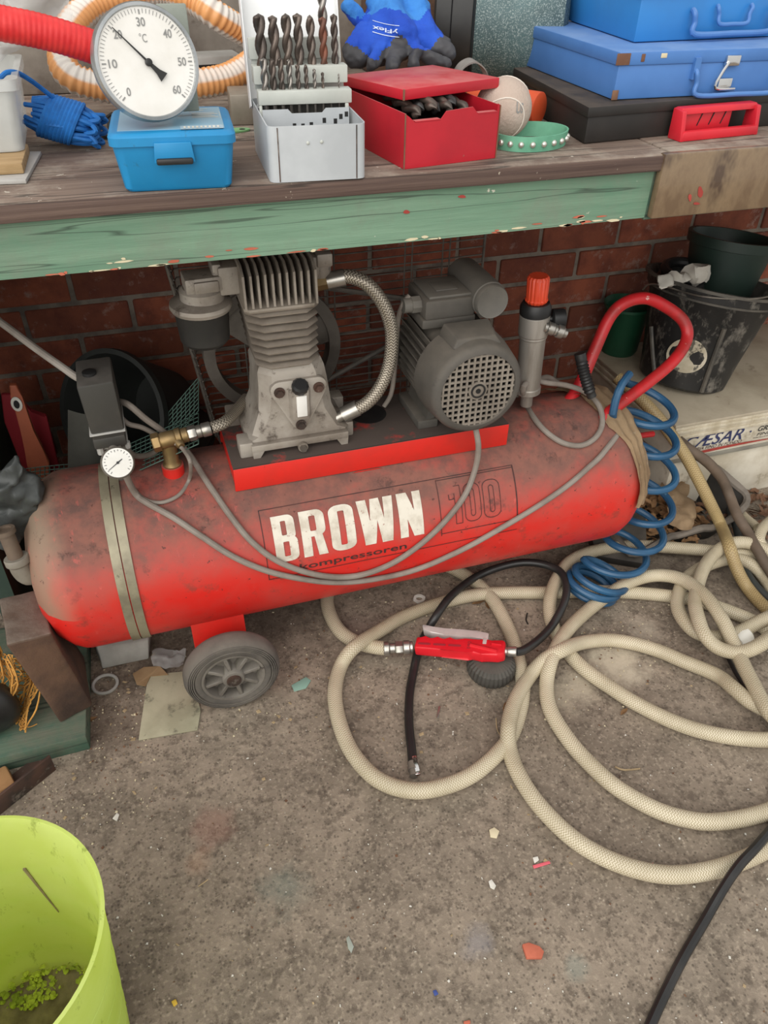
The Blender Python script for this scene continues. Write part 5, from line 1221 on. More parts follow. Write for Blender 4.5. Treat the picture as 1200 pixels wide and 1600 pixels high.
mb.prism([(-.035, -.12), (.035, -.14), (.04, .0), (.012, .01), (.0, .055), (-.03, .06), (-.04, .0)], c, V(1, 0, 0), V(0, 0, 1), .012, .004); solo('red_dustpan', mb, M['dust_red'], 'dark red plastic dustpan behind the old brush', 'dustpan')

# lime tub
tubc, TRZ = V(-.296, .473, 0), .38
tb_ = thing('flexible_tub', 'lime green flexible tub with soil and moss inside', 'tub', tubc)
prof = [(.102, 0), (.108, .004), (.1405, TRZ-.02), (.1425, TRZ-.006), (.1455, TRZ), (.1415, TRZ+.001), (.138, TRZ-.008), (.106, .02), (.0, .012)]
def pinch(mb):
    for v in mb.bm.verts:
        k = max(v.co.z/TRZ, 0); v.co.y = tubc.y+(v.co.y-tubc.y)*(1+.0*k); v.co.x = tubc.x+(v.co.x-tubc.x)*(1-.0*k)
mb = MB(); mb.lathe(tubc, (0, 0, 1), prof, 72, True, False); part('tub_wall', mb, M['lime'], tb_, 50)
mb = MB()
for k in range(4): z = .10+k*.06; r = .108+(.1405-.108)*((z-.004)/(TRZ-.024)); mb.lathe(tubc, (0, 0, 1), [(r-.001, z-.003), (r+.0006, z), (r-.001, z+.003)], 72, False, False)
part('tub_ridges', mb, M['lime'], tb_)
def inner(a, z, off=.0012):
    r = .106+(.138-.106)*((z-.02)/(TRZ-.028))-off; return V(tubc.x+r*math.cos(a), tubc.y+r*math.sin(a), z)
mb = MB(); mb.tube([inner(d2r(74), .285), inner(d2r(71), .255), inner(d2r(67), .22), inner(d2r(63), .19)], .001, 6, 6, rf=lambda l, t: .0016*(1-t)+.0006); part('dirt_streak', mb, M['soil'], tb_)
mb = MB(); n = 40
def soilfn(u, v):
    r = .1075*v; a = 2*PI*u; p = V(tubc.x+r*math.cos(a), tubc.y+r*math.sin(a), .035); p.z += .012*noise.noise(p*30)+.02*max(v-.7, 0); return p
mb.grid(soilfn, 48, 14); bmesh.ops.remove_doubles(mb.bm, verts=mb.bm.verts[:], dist=.0005); solo('potting_soil', mb, M['soil'], 'dark soil in the bottom of the lime tub', 'soil', stuff=True)
mb = MB()
for i in range(1900):
    a = random.uniform(0, 2*PI); r = .1105*math.sqrt(random.random()); p = V(tubc.x+r*math.cos(a), tubc.y+r*math.sin(a), .040)
    if noise.noise(p*24) < -.02 and r < .101: continue
    k = random.random(); mb.blob(p+V(0, 0, random.uniform(0, .022) if r > .098 else random.uniform(-.004, .006)), .0014+.0036*k*k)
mb.jitter(.002, 300)
solo('moss', mb, M['moss'], 'yellow green moss on the soil in the lime tub', 'moss', stuff=True)

# ------------------------------------------------------------------ things on the bench
B = lambda x, y, z=BZ: at(x, y, Z=z)
def oriented(p0, p1):
    """unit axes along the front edge p0>p1 and straight back from it"""
    x = V(p1.x-p0.x, p1.y-p0.y, 0).normalized(); return x, V(-x.y, x.x, 0)
# blue plastic box with lid
fl_, fr_ = B(196, 302), B(364, 294); ex, ey = oriented(fl_, fr_); w = (fr_-fl_).length; dp = .125; hb = .052
bb = thing('plastic_box', 'bright blue plastic box with pale labelled lid and a dark latch', 'box', (fl_+fr_)/2+ey*dp/2)
o = fl_
def rr(o, x0, x1, y0, y1, z, c):
    P = []
    for cx, cy, a0 in ((x1-c, y0+c, -90), (x1-c, y1-c, 0), (x0+c, y1-c, 90), (x0+c, y0+c, 180)):
        for k in range(5): a = d2r(a0+90*k/4); P.append((cx+c*math.cos(a), cy+c*math.sin(a)))
    return [o+ex*a+ey*b+V(0, 0, z) for a, b in P]
mb = MB(); mb.loft([rr(o, .003, w-.003, .003, dp-.003, .0005, .008), rr(o, .0, w, .0, dp, .004, .01), rr(o, -.006, w+.006, -.005, dp+.004, hb, .012)]); part('box_body', mb, M['box_blue'], bb)
mb = MB(); mb.loft([rr(o, -.009, w+.009, -.008, dp+.006, hb, .012), rr(o, -.009, w+.009, -.008, dp+.006, hb+.009, .012), rr(o, -.006, w+.006, -.005, dp+.004, hb+.0125, .012), rr(o, -.003, w+.003, -.002, dp+.001, hb+.0135, .012)]); lid = part('box_lid', mb, M['box_blue'], bb)
mb = MB(); mb.prism([(w*.31, 0), (w*.68, 0), (w*.66, .022), (w*.33, .022)], o+ey*(-.0082)+V(0, 0, hb-.018), ex, V(0, 0, 1), .003, .001); part('lid_tab', mb, M['box_blue'], lid)
mb = MB(); mb.box(o+ex*w*.495-ey*.011+V(0, 0, hb-.016), (w*.33, .008, .007), Matrix((ex, ey, V(0, 0, 1))).transposed(), .002); part('latch', mb, M['black'], bb)
zt = hb+.0137
mb = MB(); mb.loft([[o+ex*a+ey*b+V(0, 0, zt) for a, b in ((w*.02, .006), (w*.98, .006), (w*.98, dp-.008), (w*.02, dp-.008))], [o+ex*a+ey*b+V(0, 0, zt+.0006) for a, b in ((w*.02, .006), (w*.98, .006), (w*.98, dp-.008), (w*.02, dp-.008))]]); part('lid_panel', mb, M['lid_blue'], lid)
def lidq(x0, x1, y0, y1): return quadfn(o+ex*w*x0+ey*y0+V(0, 0, zt+.0009), o+ex*w*x1+ey*y0+V(0, 0, zt+.0009), o+ex*w*x0+ey*y1+V(0, 0, zt+.0009))
mb = MB(); mb.grid(lidq(.58, .97, .002, .020), 1, 1); part('lid_label', mb, M['label_clear'], lid, flat=True)
mb = MB()
for k in range(9): mb.grid(lidq(.61+.038*k, .61+.038*k+.02, .006, .015), 1, 1)
for v in mb.bm.verts: v.co.z += .0004
part('label_print', mb, M['white'], lid, flat=True)
mb = MB()
for (a, b, c, d_) in ((.66, .97, .055, .0555), (.66, .97, .089, .0895), (.966, .97, .055, .0895)): mb.grid(lidq(a, b, c, d_), 1, 1)
for k in range(5): mb.grid(lidq(.70, .95-.03*(k % 3), .06+.0055*k, .0625+.0055*k), 1, 1)
mb.grid(lidq(.74, .82, .098, .1005), 1, 1); mb.grid(lidq(.78, .86, .107, .1085), 1, 1)
part('label_print', mb, M['white'], lid, flat=True)

# dial thermometer leaning on the box lid
tc_ = at(231, 98, Y=1.02); rT = .0588
tn = V(.22, -.94, .24).normalized()
th_ = thing('dial_thermometer', 'round white dial thermometer with metal rim propped on the blue box', 'thermometer', V(tc_.x, tc_.y, tc_.z-.05))
txx = V(0, 0, 1).cross(tn).normalized(); txx = txx if txx.x > 0 else -txx; tyy = tn.cross(txx); tyy = tyy if tyy.z > 0 else -tyy
tilt_ = d2r(-2); txx, tyy = txx*math.cos(tilt_)+tyy*math.sin(tilt_), tyy*math.cos(tilt_)-txx*math.sin(tilt_)
mb = MB(); mb.lathe(tc_-tn*.022, tn, [(rT*.9, 0), (rT*.97, .004), (rT, .010), (rT, .020), (rT*.975, .024), (rT*.92, .0245), (rT*.895, .021)], 72, True, False); part('bezel', mb, M['bezel'], th_)
mb = MB(); mb.lathe(tc_, tn, [(rT*.91, -.002), (rT*.91, 0)], 72); part('dial', mb, M['dial'], th_)
def tp(r, a, o=.0006): return tc_+tn*o+txx*(r*math.cos(d2r(a)))+tyy*(r*math.sin(d2r(a)))
mb = MB()
ang = lambda t: 225-270*t/60
for t in range(0, 61, 1):
    a = ang(t); big = t % 10 == 0; ra, rb = (.78, .86) if big else (.80, .875); wd = .9 if big else .35
    mb.face([mb.bm.verts.new(tp(rT*r, a+s*wd)) for r, s in ((ra, -1), (rb, -1), (rb, 1), (ra, 1))])
for t in range(0, 61, 10):
    a = ang(t); c = tp(rT*.66, a); hgt = .0085; wd_ = .0095 if t else .0045
    add_text(mb, str(t), quadfn(c-txx*wd_/2-tyy*hgt/2, c+txx*wd_/2-tyy*hgt/2, c-txx*wd_/2+tyy*hgt/2, 0), .016)
c = tp(rT*.40, 90); add_text(mb, 'C', quadfn(c-txx*.0014-tyy*.004, c+txx*.0036-tyy*.004, c-txx*.0014+tyy*.004)); add_text(mb, 'o', quadfn(c-txx*.0046+tyy*.0018, c-txx*.0022+tyy*.0018, c-txx*.0046+tyy*.0045))
part('dial_scale', mb, M['print_grey'], th_, flat=True)
bpy.data.objects
mb = MB(); a = ang(20)-1; d = (tp(1, a)-tp(0, 0)); q = tn.cross(d).normalized()
mb.prism([(-.0, -.0012), (rT*.80, -.0004), (rT*.80, .0004), (0, .0012)], tc_+tn*.003, d, q, .0006)
mb.prism([(0, -.0016), (0, .0016), (-rT*.22, .003), (-rT*.36, .0058), (-rT*.36, -.0058), (-rT*.22, -.003)], tc_+tn*.003, d, q, .0006); mb.lathe(tc_+tn*.002, tn, [(.004, 0), (.004, .0028), (.003, .0034)], 20)
part('pointer', mb, M['gun_black'], th_)
mb = MB(); mb.cyl(tc_-tn*.022, tc_-tn*.06+V(0, .02, -.01), .008); part('stem', mb, M['steel'], th_)
mb = MB(); p = at(270, 30, Y=1.075); mb.box(p+V(0, 0, -.04), (.034, .010, .11), rotm(0, -.12), .002); tag(part('metal_bracket', mb, M['bracket'], None), 'grey green metal block standing behind the dial thermometer', 'block')

# grey tin of drills, opened out
tl, tr_ = B(423, 287), B(572, 279); ex, ey = oriented(tl, tr_); w = (tr_-tl).length; dp = .165; ht = .064
tin = thing('drill_tin', 'open grey metal drill index tin with its rack raised and lid back', 'drill case', (tl+tr_)/2+ey*dp/2)
o = tl
def P3(a, b, z): return o+ex*a+ey*b+V(0, 0, z)
def plate(mb, pts, t=.0012):
    n = (V(pts[1])-V(pts[0])).cross(V(pts[2])-V(pts[0])).normalized()*t
    mb.loft([[V(p) for p in pts], [V(p)+n for p in pts]])
Rt = Matrix((ex, ey, V(0, 0, 1))).transposed()
mb = MB(); rim = []
def rrect(x0, x1, y0, y1, z, c, k=4):
    P = []
    for cx, cy, a0 in ((x1-c, y0+c, -90), (x1-c, y1-c, 0), (x0+c, y1-c, 90), (x0+c, y0+c, 180)):
        for i in range(k): a = d2r(a0+90*i/(k-1)); P.append(P3(cx+c*math.cos(a), cy+c*math.sin(a), z))
    return P
mb.loft([rrect(0, w, 0, dp, 0.0005, .009), rrect(0, w, 0, dp, ht, .009), rrect(.0015, w-.0015, .0015, dp-.0015, ht, .008), rrect(.0015, w-.0015, .0015, dp-.0015, .002, .008)], True, True)
part('tin_base', mb, M['tin_grey'], tin)
mb = MB()
for a in (.012, w-.012): mb.box(P3(a, -.0002, ht/2), (.0012, .0012, ht*.96), Rt)
part('front_seam', mb, M['rust'], tin)
mb = MB()
for a, z in ((w*.40, ht*.70), (w*.54, ht*.71)): mb.ball(P3(a, -.0005, z), .0022, (1, .6, 1), 10)
part('rivet', mb, M['tin_light'], tin)
# lid standing up at the back, leaning a little
ly = dp-.002
mb = MB(); plate(mb, [P3(-.003, ly, ht-.012), P3(w+.002, ly, ht-.012), P3(w+.001, ly+.05, ht+.185), P3(-.003, ly+.05, ht+.185)], .0012)
plate(mb, [P3(-.003, ly, ht-.012), P3(-.003, ly+.05, ht+.185), P3(-.003, ly+.028, ht+.19), P3(-.003, ly-.022, ht-.005)], .0012)
plate(mb, [P3(w+.002, ly, ht-.012), P3(w+.002, ly-.018, ht-.005), P3(w+.002, ly+.032, ht+.19), P3(w+.002, ly+.05, ht+.185)], .0012)
part('tin_lid', mb, M['tin_lid'], tin)
# rack: stepped bars, front frame with window, inner flap
bars = [(.105, .064, .018, .012), (.128, .086, .020, .016), (.146, .112, .022, .01)]
mb = MB()
def bar(y0, y1, z0, z1, x0=.004, x1=None, bev=.0012): mb.hexa([P3(a, b, z) for z in (z0, z1) for a, b in ((x0, y0), (x1 or w-.004, y0), (x1 or w-.004, y1), (x0, y1))], bev)
mb = MB(); bar(.086, .106, ht+.006, ht+.022, .002, w+.001); part('rack_bar', mb, M['tin_light'], tin)
mb = MB(); bar(.106, .128, ht+.026, ht+.046, .000, w+.0); part('rack_bar', mb, M['tin_light'], tin)
mb = MB(); bar(.132, .140, ht+.050, ht+.074, -.001, w-.004); part('rack_bar', mb, M['tin_light'], tin)
mb = MB()
bar(.122, .126, ht+.018, ht+.026, .002, w-.002); bar(.136, .139, ht+.042, ht+.05, .002, w-.002)
bar(.086, .088, ht-.036, ht-.022, .004, w-.006); bar(.086, .088, ht-.022, ht+.006, .002, .006); bar(.086, .088, ht-.022, ht+.006, w-.008, w-.003)
part('rack_frame', mb, M['tin_light'], tin)
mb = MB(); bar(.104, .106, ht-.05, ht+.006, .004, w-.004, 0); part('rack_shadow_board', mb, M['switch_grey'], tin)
mb = MB(); mb.prism([(.004, .002), (w-.006, .002), (w-.006, ht+.004), (w*.70, ht+.004), (w*.66, ht-.001), (w*.34, ht-.001), (w*.30, ht+.004), (.004, ht+.004)], o+ey*.072, ex, V(0, 0, 1), .0012); part('inner_flap', mb, M['tin_grey'], tin)
mb = MB()
for a, z in ((.36, .76), (.45, .75), (.54, .77), (.68, .84), (.80, .82), (.86, .90), (.92, .94)): mb.box(P3(w*a, .0712, ht*z), (.0045, .0012, .006), Rt)
part('flap_slot', mb, M['black'], tin)
def drill(p, L, r, m, name='drill_bit', seed=0):
    """twist drill standing point up: a shank and two-lobed twisting flutes"""
    mb = MB(); n = 44; seg = 16; rings = []
    for i in range(n+1):
        t = i/n; z = L*t; tw = t*L/(r*7.5)*2*PI*1.15+seed; rt = r
        if t > .95: rt = r*max(1-(t-.95)/.05, .08)
        rings.append([V(p)+V(0, z*.07, z)+V(rt*math.cos(2*PI*k/seg+tw)*(1 if True else 1), 0, 0)*1.0*(.40+.60*abs(math.cos(2*PI*k/seg)))+V(0, rt*math.sin(2*PI*k/seg+tw), 0)*(.40+.60*abs(math.cos(2*PI*k/seg))) for k in range(seg)])
    mb.loft(rings); return part(name, mb, m, tin, 60)
big = [(420, 8.2), (443, 7.3), (457, 6.6), (472, 6.2), (490, 5.6), (508, 5.2), (523, 4.6)]
for i, (pxx, r) in enumerate(((.11, .0063), (.25, .0059), (.385, .0056), (.505, .0052), (.635, .0048), (.765, .0046), (.885, .0040))):
    drill(P3(w*pxx, .117, ht+.044), [.057, .055, .057, .057, .055, .053, .056][i], r*1.2, M['drill_rust' if i == 5 else 'drill'], seed=i*1.3)
drill(P3(w*.80, .139, ht+.06), .060, .0062, M['drill_bright'], seed=.5)
for i in range(10):
    a = .105+.087*i
    if i == 8: continue
    r = .0044-.00037*i; L_ = [.037, .036, .037, .035, .029, .029, .024, .020, 0, .018][i]
    drill(P3(w*a, .096, ht+.020), L_, max(r*1.15, .0011), M['drill' if i % 3 else 'drill_bright'], 'small_drill_bit', seed=i)
mb = MB()
for i in range(10): mb.cyl(P3(w*(.105+.087*i), .097, ht-.034), P3(w*(.105+.087*i), .097, ht+.004), max(.0034-.00028*i, .0009), seg=8)
part('drill_shanks', mb, M['drill_bright'], tin, stuff=True)

# red tin
ra, rb, rc = B(631, 265), B(774, 247), B(577, 210); ex, ey = oriented(ra, rb); w = (rb-ra).length; dp = (rc-ra).dot(ey); o = ra; hr = .066; Rt = Matrix((ex, ey, V(0, 0, 1))).transposed()
rt = thing('red_tin', 'worn red metal tin with lid ajar showing large black drill bits', 'tin', (ra+rb)/2+ey*dp/2)
mb = MB(); t_ = .0012
plate(mb, [P3(0, 0, .0005), P3(0, dp, .0005), P3(w, dp, .0005), P3(w, 0, .0005)], .0012)
fr = [(0, 0), (w, 0), (w, hr), (w-.004, hr+.002), (w-.004, hr-.008), (w*.76, hr-.008), (w*.70, hr+.001), (w*.42, hr-.001), (w*.36, hr-.011), (w*.10, hr-.011), (.006, hr-.004), (0, hr)]
mb.prism(fr, o, ex, V(0, 0, 1), -t_)
mb.prism([(0, 0), (w, 0), (w, hr), (0, hr)], o+ey*dp, ex, V(0, 0, 1), t_)
mb.prism([(0, 0), (dp, 0), (dp, hr), (0, hr)], o, ey, V(0, 0, 1), t_); mb.prism([(0, 0), (dp, 0), (dp, hr), (0, hr)], o+ex*w, ey, V(0, 0, 1), -t_)
part('tin_body', mb, M['tin_red'], rt, flat=True)
mb = MB()
for a, b in ((.10, .36), (.76, .97)): mb.box(P3(w*(a+b)/2, .004, hr-.010 if a < .5 else hr-.0075), (w*(b-a), .009, .0012), Rt)
part('folded_tab', mb, M['tin_red'], rt)
mb = MB()
for a in (0, w): mb = MB(); mb.box(P3(a, -.0002, hr/2), (.0014, .0014, hr), Rt); part('worn_edge', mb, M['rustpatch'], rt)
LZ = .062
l0, l1, l2, l3 = at(631, 140, Z=BZ+.084), at(781, 121, Z=BZ+.084), None, None
lx, ly_ = oriented(l0, l1); lw = (l1-l0).length; ld = dp*.80
up = V(0, 0, 1)*.004
def L3(a, b, z): return l0+lx*a+ly_*b+V(0, 0, z-b*.03)
mb = MB(); mb.hexa([L3(0, 0, -.013), L3(lw, 0, -.013), L3(lw, ld, -.013), L3(0, ld, -.013), L3(0, 0, 0), L3(lw, 0, 0), L3(lw, ld, 0), L3(0, ld, 0)], .0012); part('tin_lid', mb, M['tin_red'], rt, label='lid resting askew on the tin')
mb = MB(); mb.box(L3(.0006, .0002, -.0065), (.002, .002, .013), Rt); part('lid_corner', mb, M['rustpatch'], rt)
for i in range(7):
    mb = MB(); q = P3(w*(.27+.085*i), .030+.012*(i % 2), hr-.010+.003*(i % 3)); r = .0085
    rings = []
    for k in range(37):
        t = k/36; tw = t*11+i
        rings.append([q+ey*(t*.10)+V(0, 0, .008*t)+(ex*math.cos(2*PI*j/16+tw)+V(0, 0, 1)*math.sin(2*PI*j/16+tw))*r*(.38+.62*abs(math.cos(2*PI*j/16)))*(max(t/.10, .12) if t < .10 else 1) for j in range(16)])
    mb.loft(rings); part('large_drill_bit', mb, M['gun_black'] if i % 2 else M['drill'], rt, 60)
mb = MB(); mb.box(P3(w*.5, dp*.45, hr*.42), (w*.94, dp*.8, .03), Rt); part('drill_tray', mb, M['gun_black'], rt)

# tennis ball, orange tube, studded collar
bc = at(786, 171, Y=1.135); br_ = .041; bc.z = BZ+br_
bt = thing('old_ball', 'old fuzzy pinkish grey ball beside the red tin', 'ball', (bc.x, bc.y, BZ))
mb = MB(); mb.ball(bc, br_, (1, 1, 1), 40); part('ball_body', mb, M['tennis'], bt)
mb = MB(); pts = []
for i in range(60):
    a = 2*PI*i/60; x, y, z = math.cos(a)+.33*math.cos(3*a), math.sin(a)-.33*math.sin(3*a), 1.15*math.sin(2*a)
    v = V(x, y, z).normalized(); v = rotm(.5, .9, .2) @ v; pts.append(bc+v*(br_+.0002))
mb.tube(pts, .0011, 6, 1, closed=True, raw=True); part('ball_seam', mb, M['seam'], bt)
bd = (CAM-bc).normalized(); bxx = V(0, 0, 1).cross(bd).normalized(); byy = bd.cross(bxx)
def onball(u, v): p = (bd+bxx*(.50+.42*u)+byy*(-.16+.42*v)).normalized(); return bc+p*(br_+.0006)
mb = MB(); add_text(mb, 'US', onball, .02, 4); part('lettering', mb, M['print_grey'], bt, flat=True)
mb = MB(); p0, p1 = at(740, 150, Y=1.30), at(845, 158, Y=1.20); p0.z = p1.z = BZ+.0235; mb.lathe(p0, p1-p0, [(.0235, 0), (.0235, (p1-p0).length-.001), (.022, (p1-p0).length)], 32); solo('orange_tube', mb, M['orange_tube'], 'orange cylinder lying behind the old ball', 'tube')
cl_ = thing('dog_collar', 'green leather collar with metal studs lying in front of the old ball', 'collar', at(825, 235, Z=BZ))
cc = at(826, 226, Z=BZ); rx, ry = .056, .042
def cpt(a, o=0, z=0): return V(cc.x+(rx+o)*math.cos(a)*.98+ .18*ry*math.sin(a), cc.y+(ry+o)*math.sin(a), BZ+.001+z)
mb = MB(); n = 48; rings = []
for i in range(n+1):
    a = d2r(-175+350*i/n); s = .004*math.sin(a*2); rings.append([cpt(a, 0, 0), cpt(a, .0025, 0), cpt(a, .0025+.002, .020), cpt(a, .002, .020)])
mb.loft(rings); part('collar_band', mb, M['collar'], cl_)
for i in range(10):
    a = d2r(-168+17*i); mb = MB(); p = cpt(a, .0038, .010); mb.ball(p, .0044, (1, 1, 1), 10); part('stud', mb, M['stud'], cl_)

# black case, two blue tool boxes, red handle
ca_, cb_, cd_ = B(912, 226), B(1046, 213), B(800, 156); ex, ey = oriented(ca_, cb_); o = ca_; w = .50; dp = max((cd_-ca_).dot(ey), .2); hc_ = .048; Rt = Matrix((ex, ey, V(0, 0, 1))).transposed()
ey = (V(cd_.x-ca_.x, cd_.y-ca_.y, 0)).normalized(); dp = (cd_-ca_).length
bcs = thing('black_case', 'flat black carrying case with a red handle under the blue tool boxes', 'case', o+ex*w/2+ey*dp/2)
mb = MB(); mb.hexa([P3(0, 0, .0005), P3(w, 0, .0005), P3(w, dp, .0005), P3(0, dp, .0005), P3(0, 0, hc_), P3(w, 0, hc_), P3(w, dp, hc_), P3(0, dp, hc_)], .003); part('case_body', mb, M['case_black'], bcs)
mb = MB(); mb.hexa([P3(-.003, -.003, hc_-.012), P3(w, -.003, hc_-.012), P3(w, dp+.003, hc_-.012), P3(-.003, dp+.003, hc_-.012), P3(-.003, -.003, hc_+.002), P3(w, -.003, hc_+.002), P3(w, dp+.003, hc_+.002), P3(-.003, dp+.003, hc_+.002)], .002); part('case_lid', mb, M['case_black'], bcs)
# red handle: an open frame sticking out of the front
h0, h1, h2, h3 = at(1049, 211, Y=o.y-.004), at(1175, 203, Y=o.y+.0), at(1172, 160, Y=o.y+.02), at(1060, 166, Y=o.y+.02)
hx, _ = oriented(h0, h1); hL = (h1-h0).length; hh = .045
mb = MB(); q0 = h0+V(0, -.024, 0); q0.z = BZ+.001
def H3(a, b, z): return q0+ex*a+V(-ex.y, ex.x, 0)*b+V(0, 0, z)
mb.hexa([H3(0, 0, 0), H3(hL, 0, 0), H3(hL, .010, 0), H3(0, .010, 0), H3(.004, 0, .014), H3(hL-.004, 0, .014), H3(hL-.004, .010, .014), H3(.004, .010, .014)], .003)
for a in (0, hL-.008): mb.hexa([H3(a, .0, 0), H3(a+.008, .0, 0), H3(a+.008, .03, 0), H3(a, .03, 0), H3(a, .008, .040), H3(a+.008, .008, .040), H3(a+.008, .03, .042), H3(a, .03, .042)], .002)
mb.hexa([H3(.0, .012, .034), H3(hL, .012, .034), H3(hL, .03, .034), H3(0, .03, .034), H3(.004, .014, .043), H3(hL-.004, .014, .043), H3(hL-.004, .03, .043), H3(.004, .03, .043)], .002)
mb.hexa([H3(.006, .022, .0), H3(hL*.72, .022, .0), H3(hL*.72, .03, .0), H3(.006, .03, .0), H3(.006, .022, .040), H3(hL*.72, .022, .040), H3(hL*.72, .03, .040), H3(.006, .03, .040)], .001)
part('case_handle', mb, M['case_red'], bcs, label='red plastic handle frame')
mb = MB()
for a in (.32, .47, .62): mb.box(H3(hL*a, .0216, .026), (.0015, .0012, .022), rotm(0, 0, .35))
part('handle_slit', mb, M['black'], bcs)
def toolbox(label, f0, f1, bk, zb, h, m, lidh, nm='tool_box'):
    global ex, ey, o
    a_, b_ = at(f0[0], f0[1], Z=zb), at(f1[0], f1[1], Z=zb); c_ = at(bk[0], bk[1], Z=zb); ex = (b_-a_).normalized(); ey = (c_-a_).normalized(); o = V(a_.x, a_.y, 0); w = .42; dp = (c_-a_).length
    t = thing(nm, label, 'tool box', o+ex*w/2+ey*dp/2+V(0, 0, zb))
    mb = MB(); mb.hexa([P3(x, y, z) for z in (zb+.0003, zb+h-lidh) for x, y in ((0, 0), (w, 0), (w, dp), (0, dp))], .0025); part('box_body', mb, M[m], t)
    mb = MB(); e = .0025; mb.hexa([P3(x, y, z) for z in (zb+h-lidh-.002, zb+h) for x, y in ((-e, -e), (w+e, -e), (w+e, dp+e), (-e, dp+e))], .003); part('box_lid', mb, M[m], t)
    return t, w, dp, zb, h
z1 = BZ+hc_+.0025
tb1, w1, d1_, zb1, h1_ = toolbox('mid blue metal tool box with chipped rusty corners, between black case and brighter box', (957, 157), (1200, 145), (811, 99), z1, .062, 'tool_blue', .016)
R1 = Matrix((ex, V(-ex.y, ex.x, 0), V(0, 0, 1))).transposed()
def chip(p, s): 
    mb = MB(); mb.box(p, s, R1, .0006); return mb
part('rust_patch', chip(P3(.004, -.0028, zb1+h1_-.009), (.022, .0012, .015)), M['rustpatch'], tb1); part('rust_patch', chip(P3(.002, -.0008, zb1+.007), (.010, .0016, .013)), M['rustpatch'], tb1)
part('rust_patch', chip(P3(.070, -.0028, zb1+h1_-.006), (.010, .0010, .006)), M['cream'], tb1); part('rust_patch', chip(P3(.036, -.0028, zb1+h1_-.008), (.006, .0010, .010)), M['rustpatch'], tb1)
def bail(t, x0, x1, zt, zb_, yo, r=.0036):
    mb = MB(); mb.tube([P3(x0, -.004, zt), P3(x0, yo, zt-.004), P3(x0+.003, yo, (zt+zb_)/2), P3(x0+.006, yo-.003, zb_), P3((x0+x1)/2, yo-.003, zb_-.001), P3(x1-.006, yo-.003, zb_), P3(x1-.003, yo, (zt+zb_)/2), P3(x1, yo, zt-.004), P3(x1, -.004, zt)], r, 10, 5); part('handle', mb, M['tool_blue'], t)
bail(tb1, .128, .28, zb1+h1_-.026, zb1+.004, -.010)
for xx in (.128,):
    mb = MB(); mb.b2((-.005, -.004, -.014), (.005, .004, .014)); 
    for v in mb.bm.verts: v.co = P3(xx+v.co.x, -.003+v.co.y, zb1+h1_-.024+v.co.z)
    part('handle_lug', mb, M['tool_blue'], tb1)
mb = MB()
def lb(x0, x1, z0, z1_, y): mb.hexa([P3(a, b, z) for z in (z0, z1_) for a, b in ((x0, y), (x1, y), (x1, y+.006), (x0, y+.006))], .0015)
lb(.176, .200, zb1+h1_-.022, zb1+h1_-.008, -.008); lb(.172, .196, zb1+.008, zb1+.024, -.007); mb.tube([P3(.180, -.009, zb1+h1_-.016), P3(.170, -.010, zb1+.03), P3(.166, -.010, zb1+.012), P3(.20, -.010, zb1+.010)], .0022, 8, 4); part('latch', mb, M['chrome'], tb1)
z2 = zb1+h1_+.0008
tb2, w2, d2_, zb2, h2_ = toolbox('brighter blue metal tool box on top of the stack at the upper right', (990, 67), (1230, 56), (843, 17), z2, .075, 'tool_blue2', .018)
R1 = Matrix((ex, V(-ex.y, ex.x, 0), V(0, 0, 1))).transposed()
bail(tb2, .095, .25, zb2+.040, zb2+.010, -.012, .0042)
bail(tb2, .140, .205, zb2+.045, zb2+.022, -.009, .003)
part('yellow_sticker', chip(at(872, 2, X=(P3(0, d2_*.5, 0)).x) if False else P3(.0, d2_*.5, zb2+.048), (.001, .02, .010)), M['yellow'], tb2)

# glove
gl0 = B(620, 100)
gv = thing('work_glove', 'crumpled blue and black work glove on a tan offcut behind the red tin', 'glove', (gl0.x, gl0.y, BZ))
gY_ = 1.34
g = lambda x, y, dy=0.0: at(x, y, Y=gY_+dy)
mb = MB()
def cap(a, b, r0, r1, k=6):
    a, b = V(a), V(b)
    for i in range(k+1): t = i/k; mb.ball(a.lerp(b, t), r0+(r1-r0)*t, (1, 1, 1), 10)
cap(g(600, 8, .06), g(625, 60), .030, .030); cap(g(640, 5, .07), g(660, 60, .01), .030, .026); cap(g(600, 40, .05), g(590, 75), .034, .026); cap(g(655, 40, .05), g(690, 75, .01), .024, .020)
cap(g(570, 55, .02), g(548, 85, -.0), .020, .017); cap(g(575, 80), g(560, 95, -.01), .017, .013)
cap(g(600, 66, -.01), g(578, 98, -.05), .015, .0105); cap(g(622, 70, -.01), g(612, 104, -.06), .015, .011); cap(g(645, 70, -.01), g(648, 103, -.06), .014, .0105); cap(g(662, 62), g(704, 84, -.02), .015, .012); cap(g(655, 86, -.03), g(698, 101, -.04), .011, .010)
cap(g(560, 25, .05), g(545, 12, .06), .013, .013)
mb.remesh(.0034, 2); mb.jitter(.006, 34, 2); mb.jitter(.0022, 120, 5)
for v in mb.bm.verts: v.co.z = max(v.co.z, BZ+.0135)
mb.bm.faces.ensure_lookup_table()
def photo(p):
    d = p-CAM; c = V(d.dot(CR), d.dot(CU), d.dot(CF)); return 600+FPX*c.x/c.z, 800-FPX*c.y/c.z
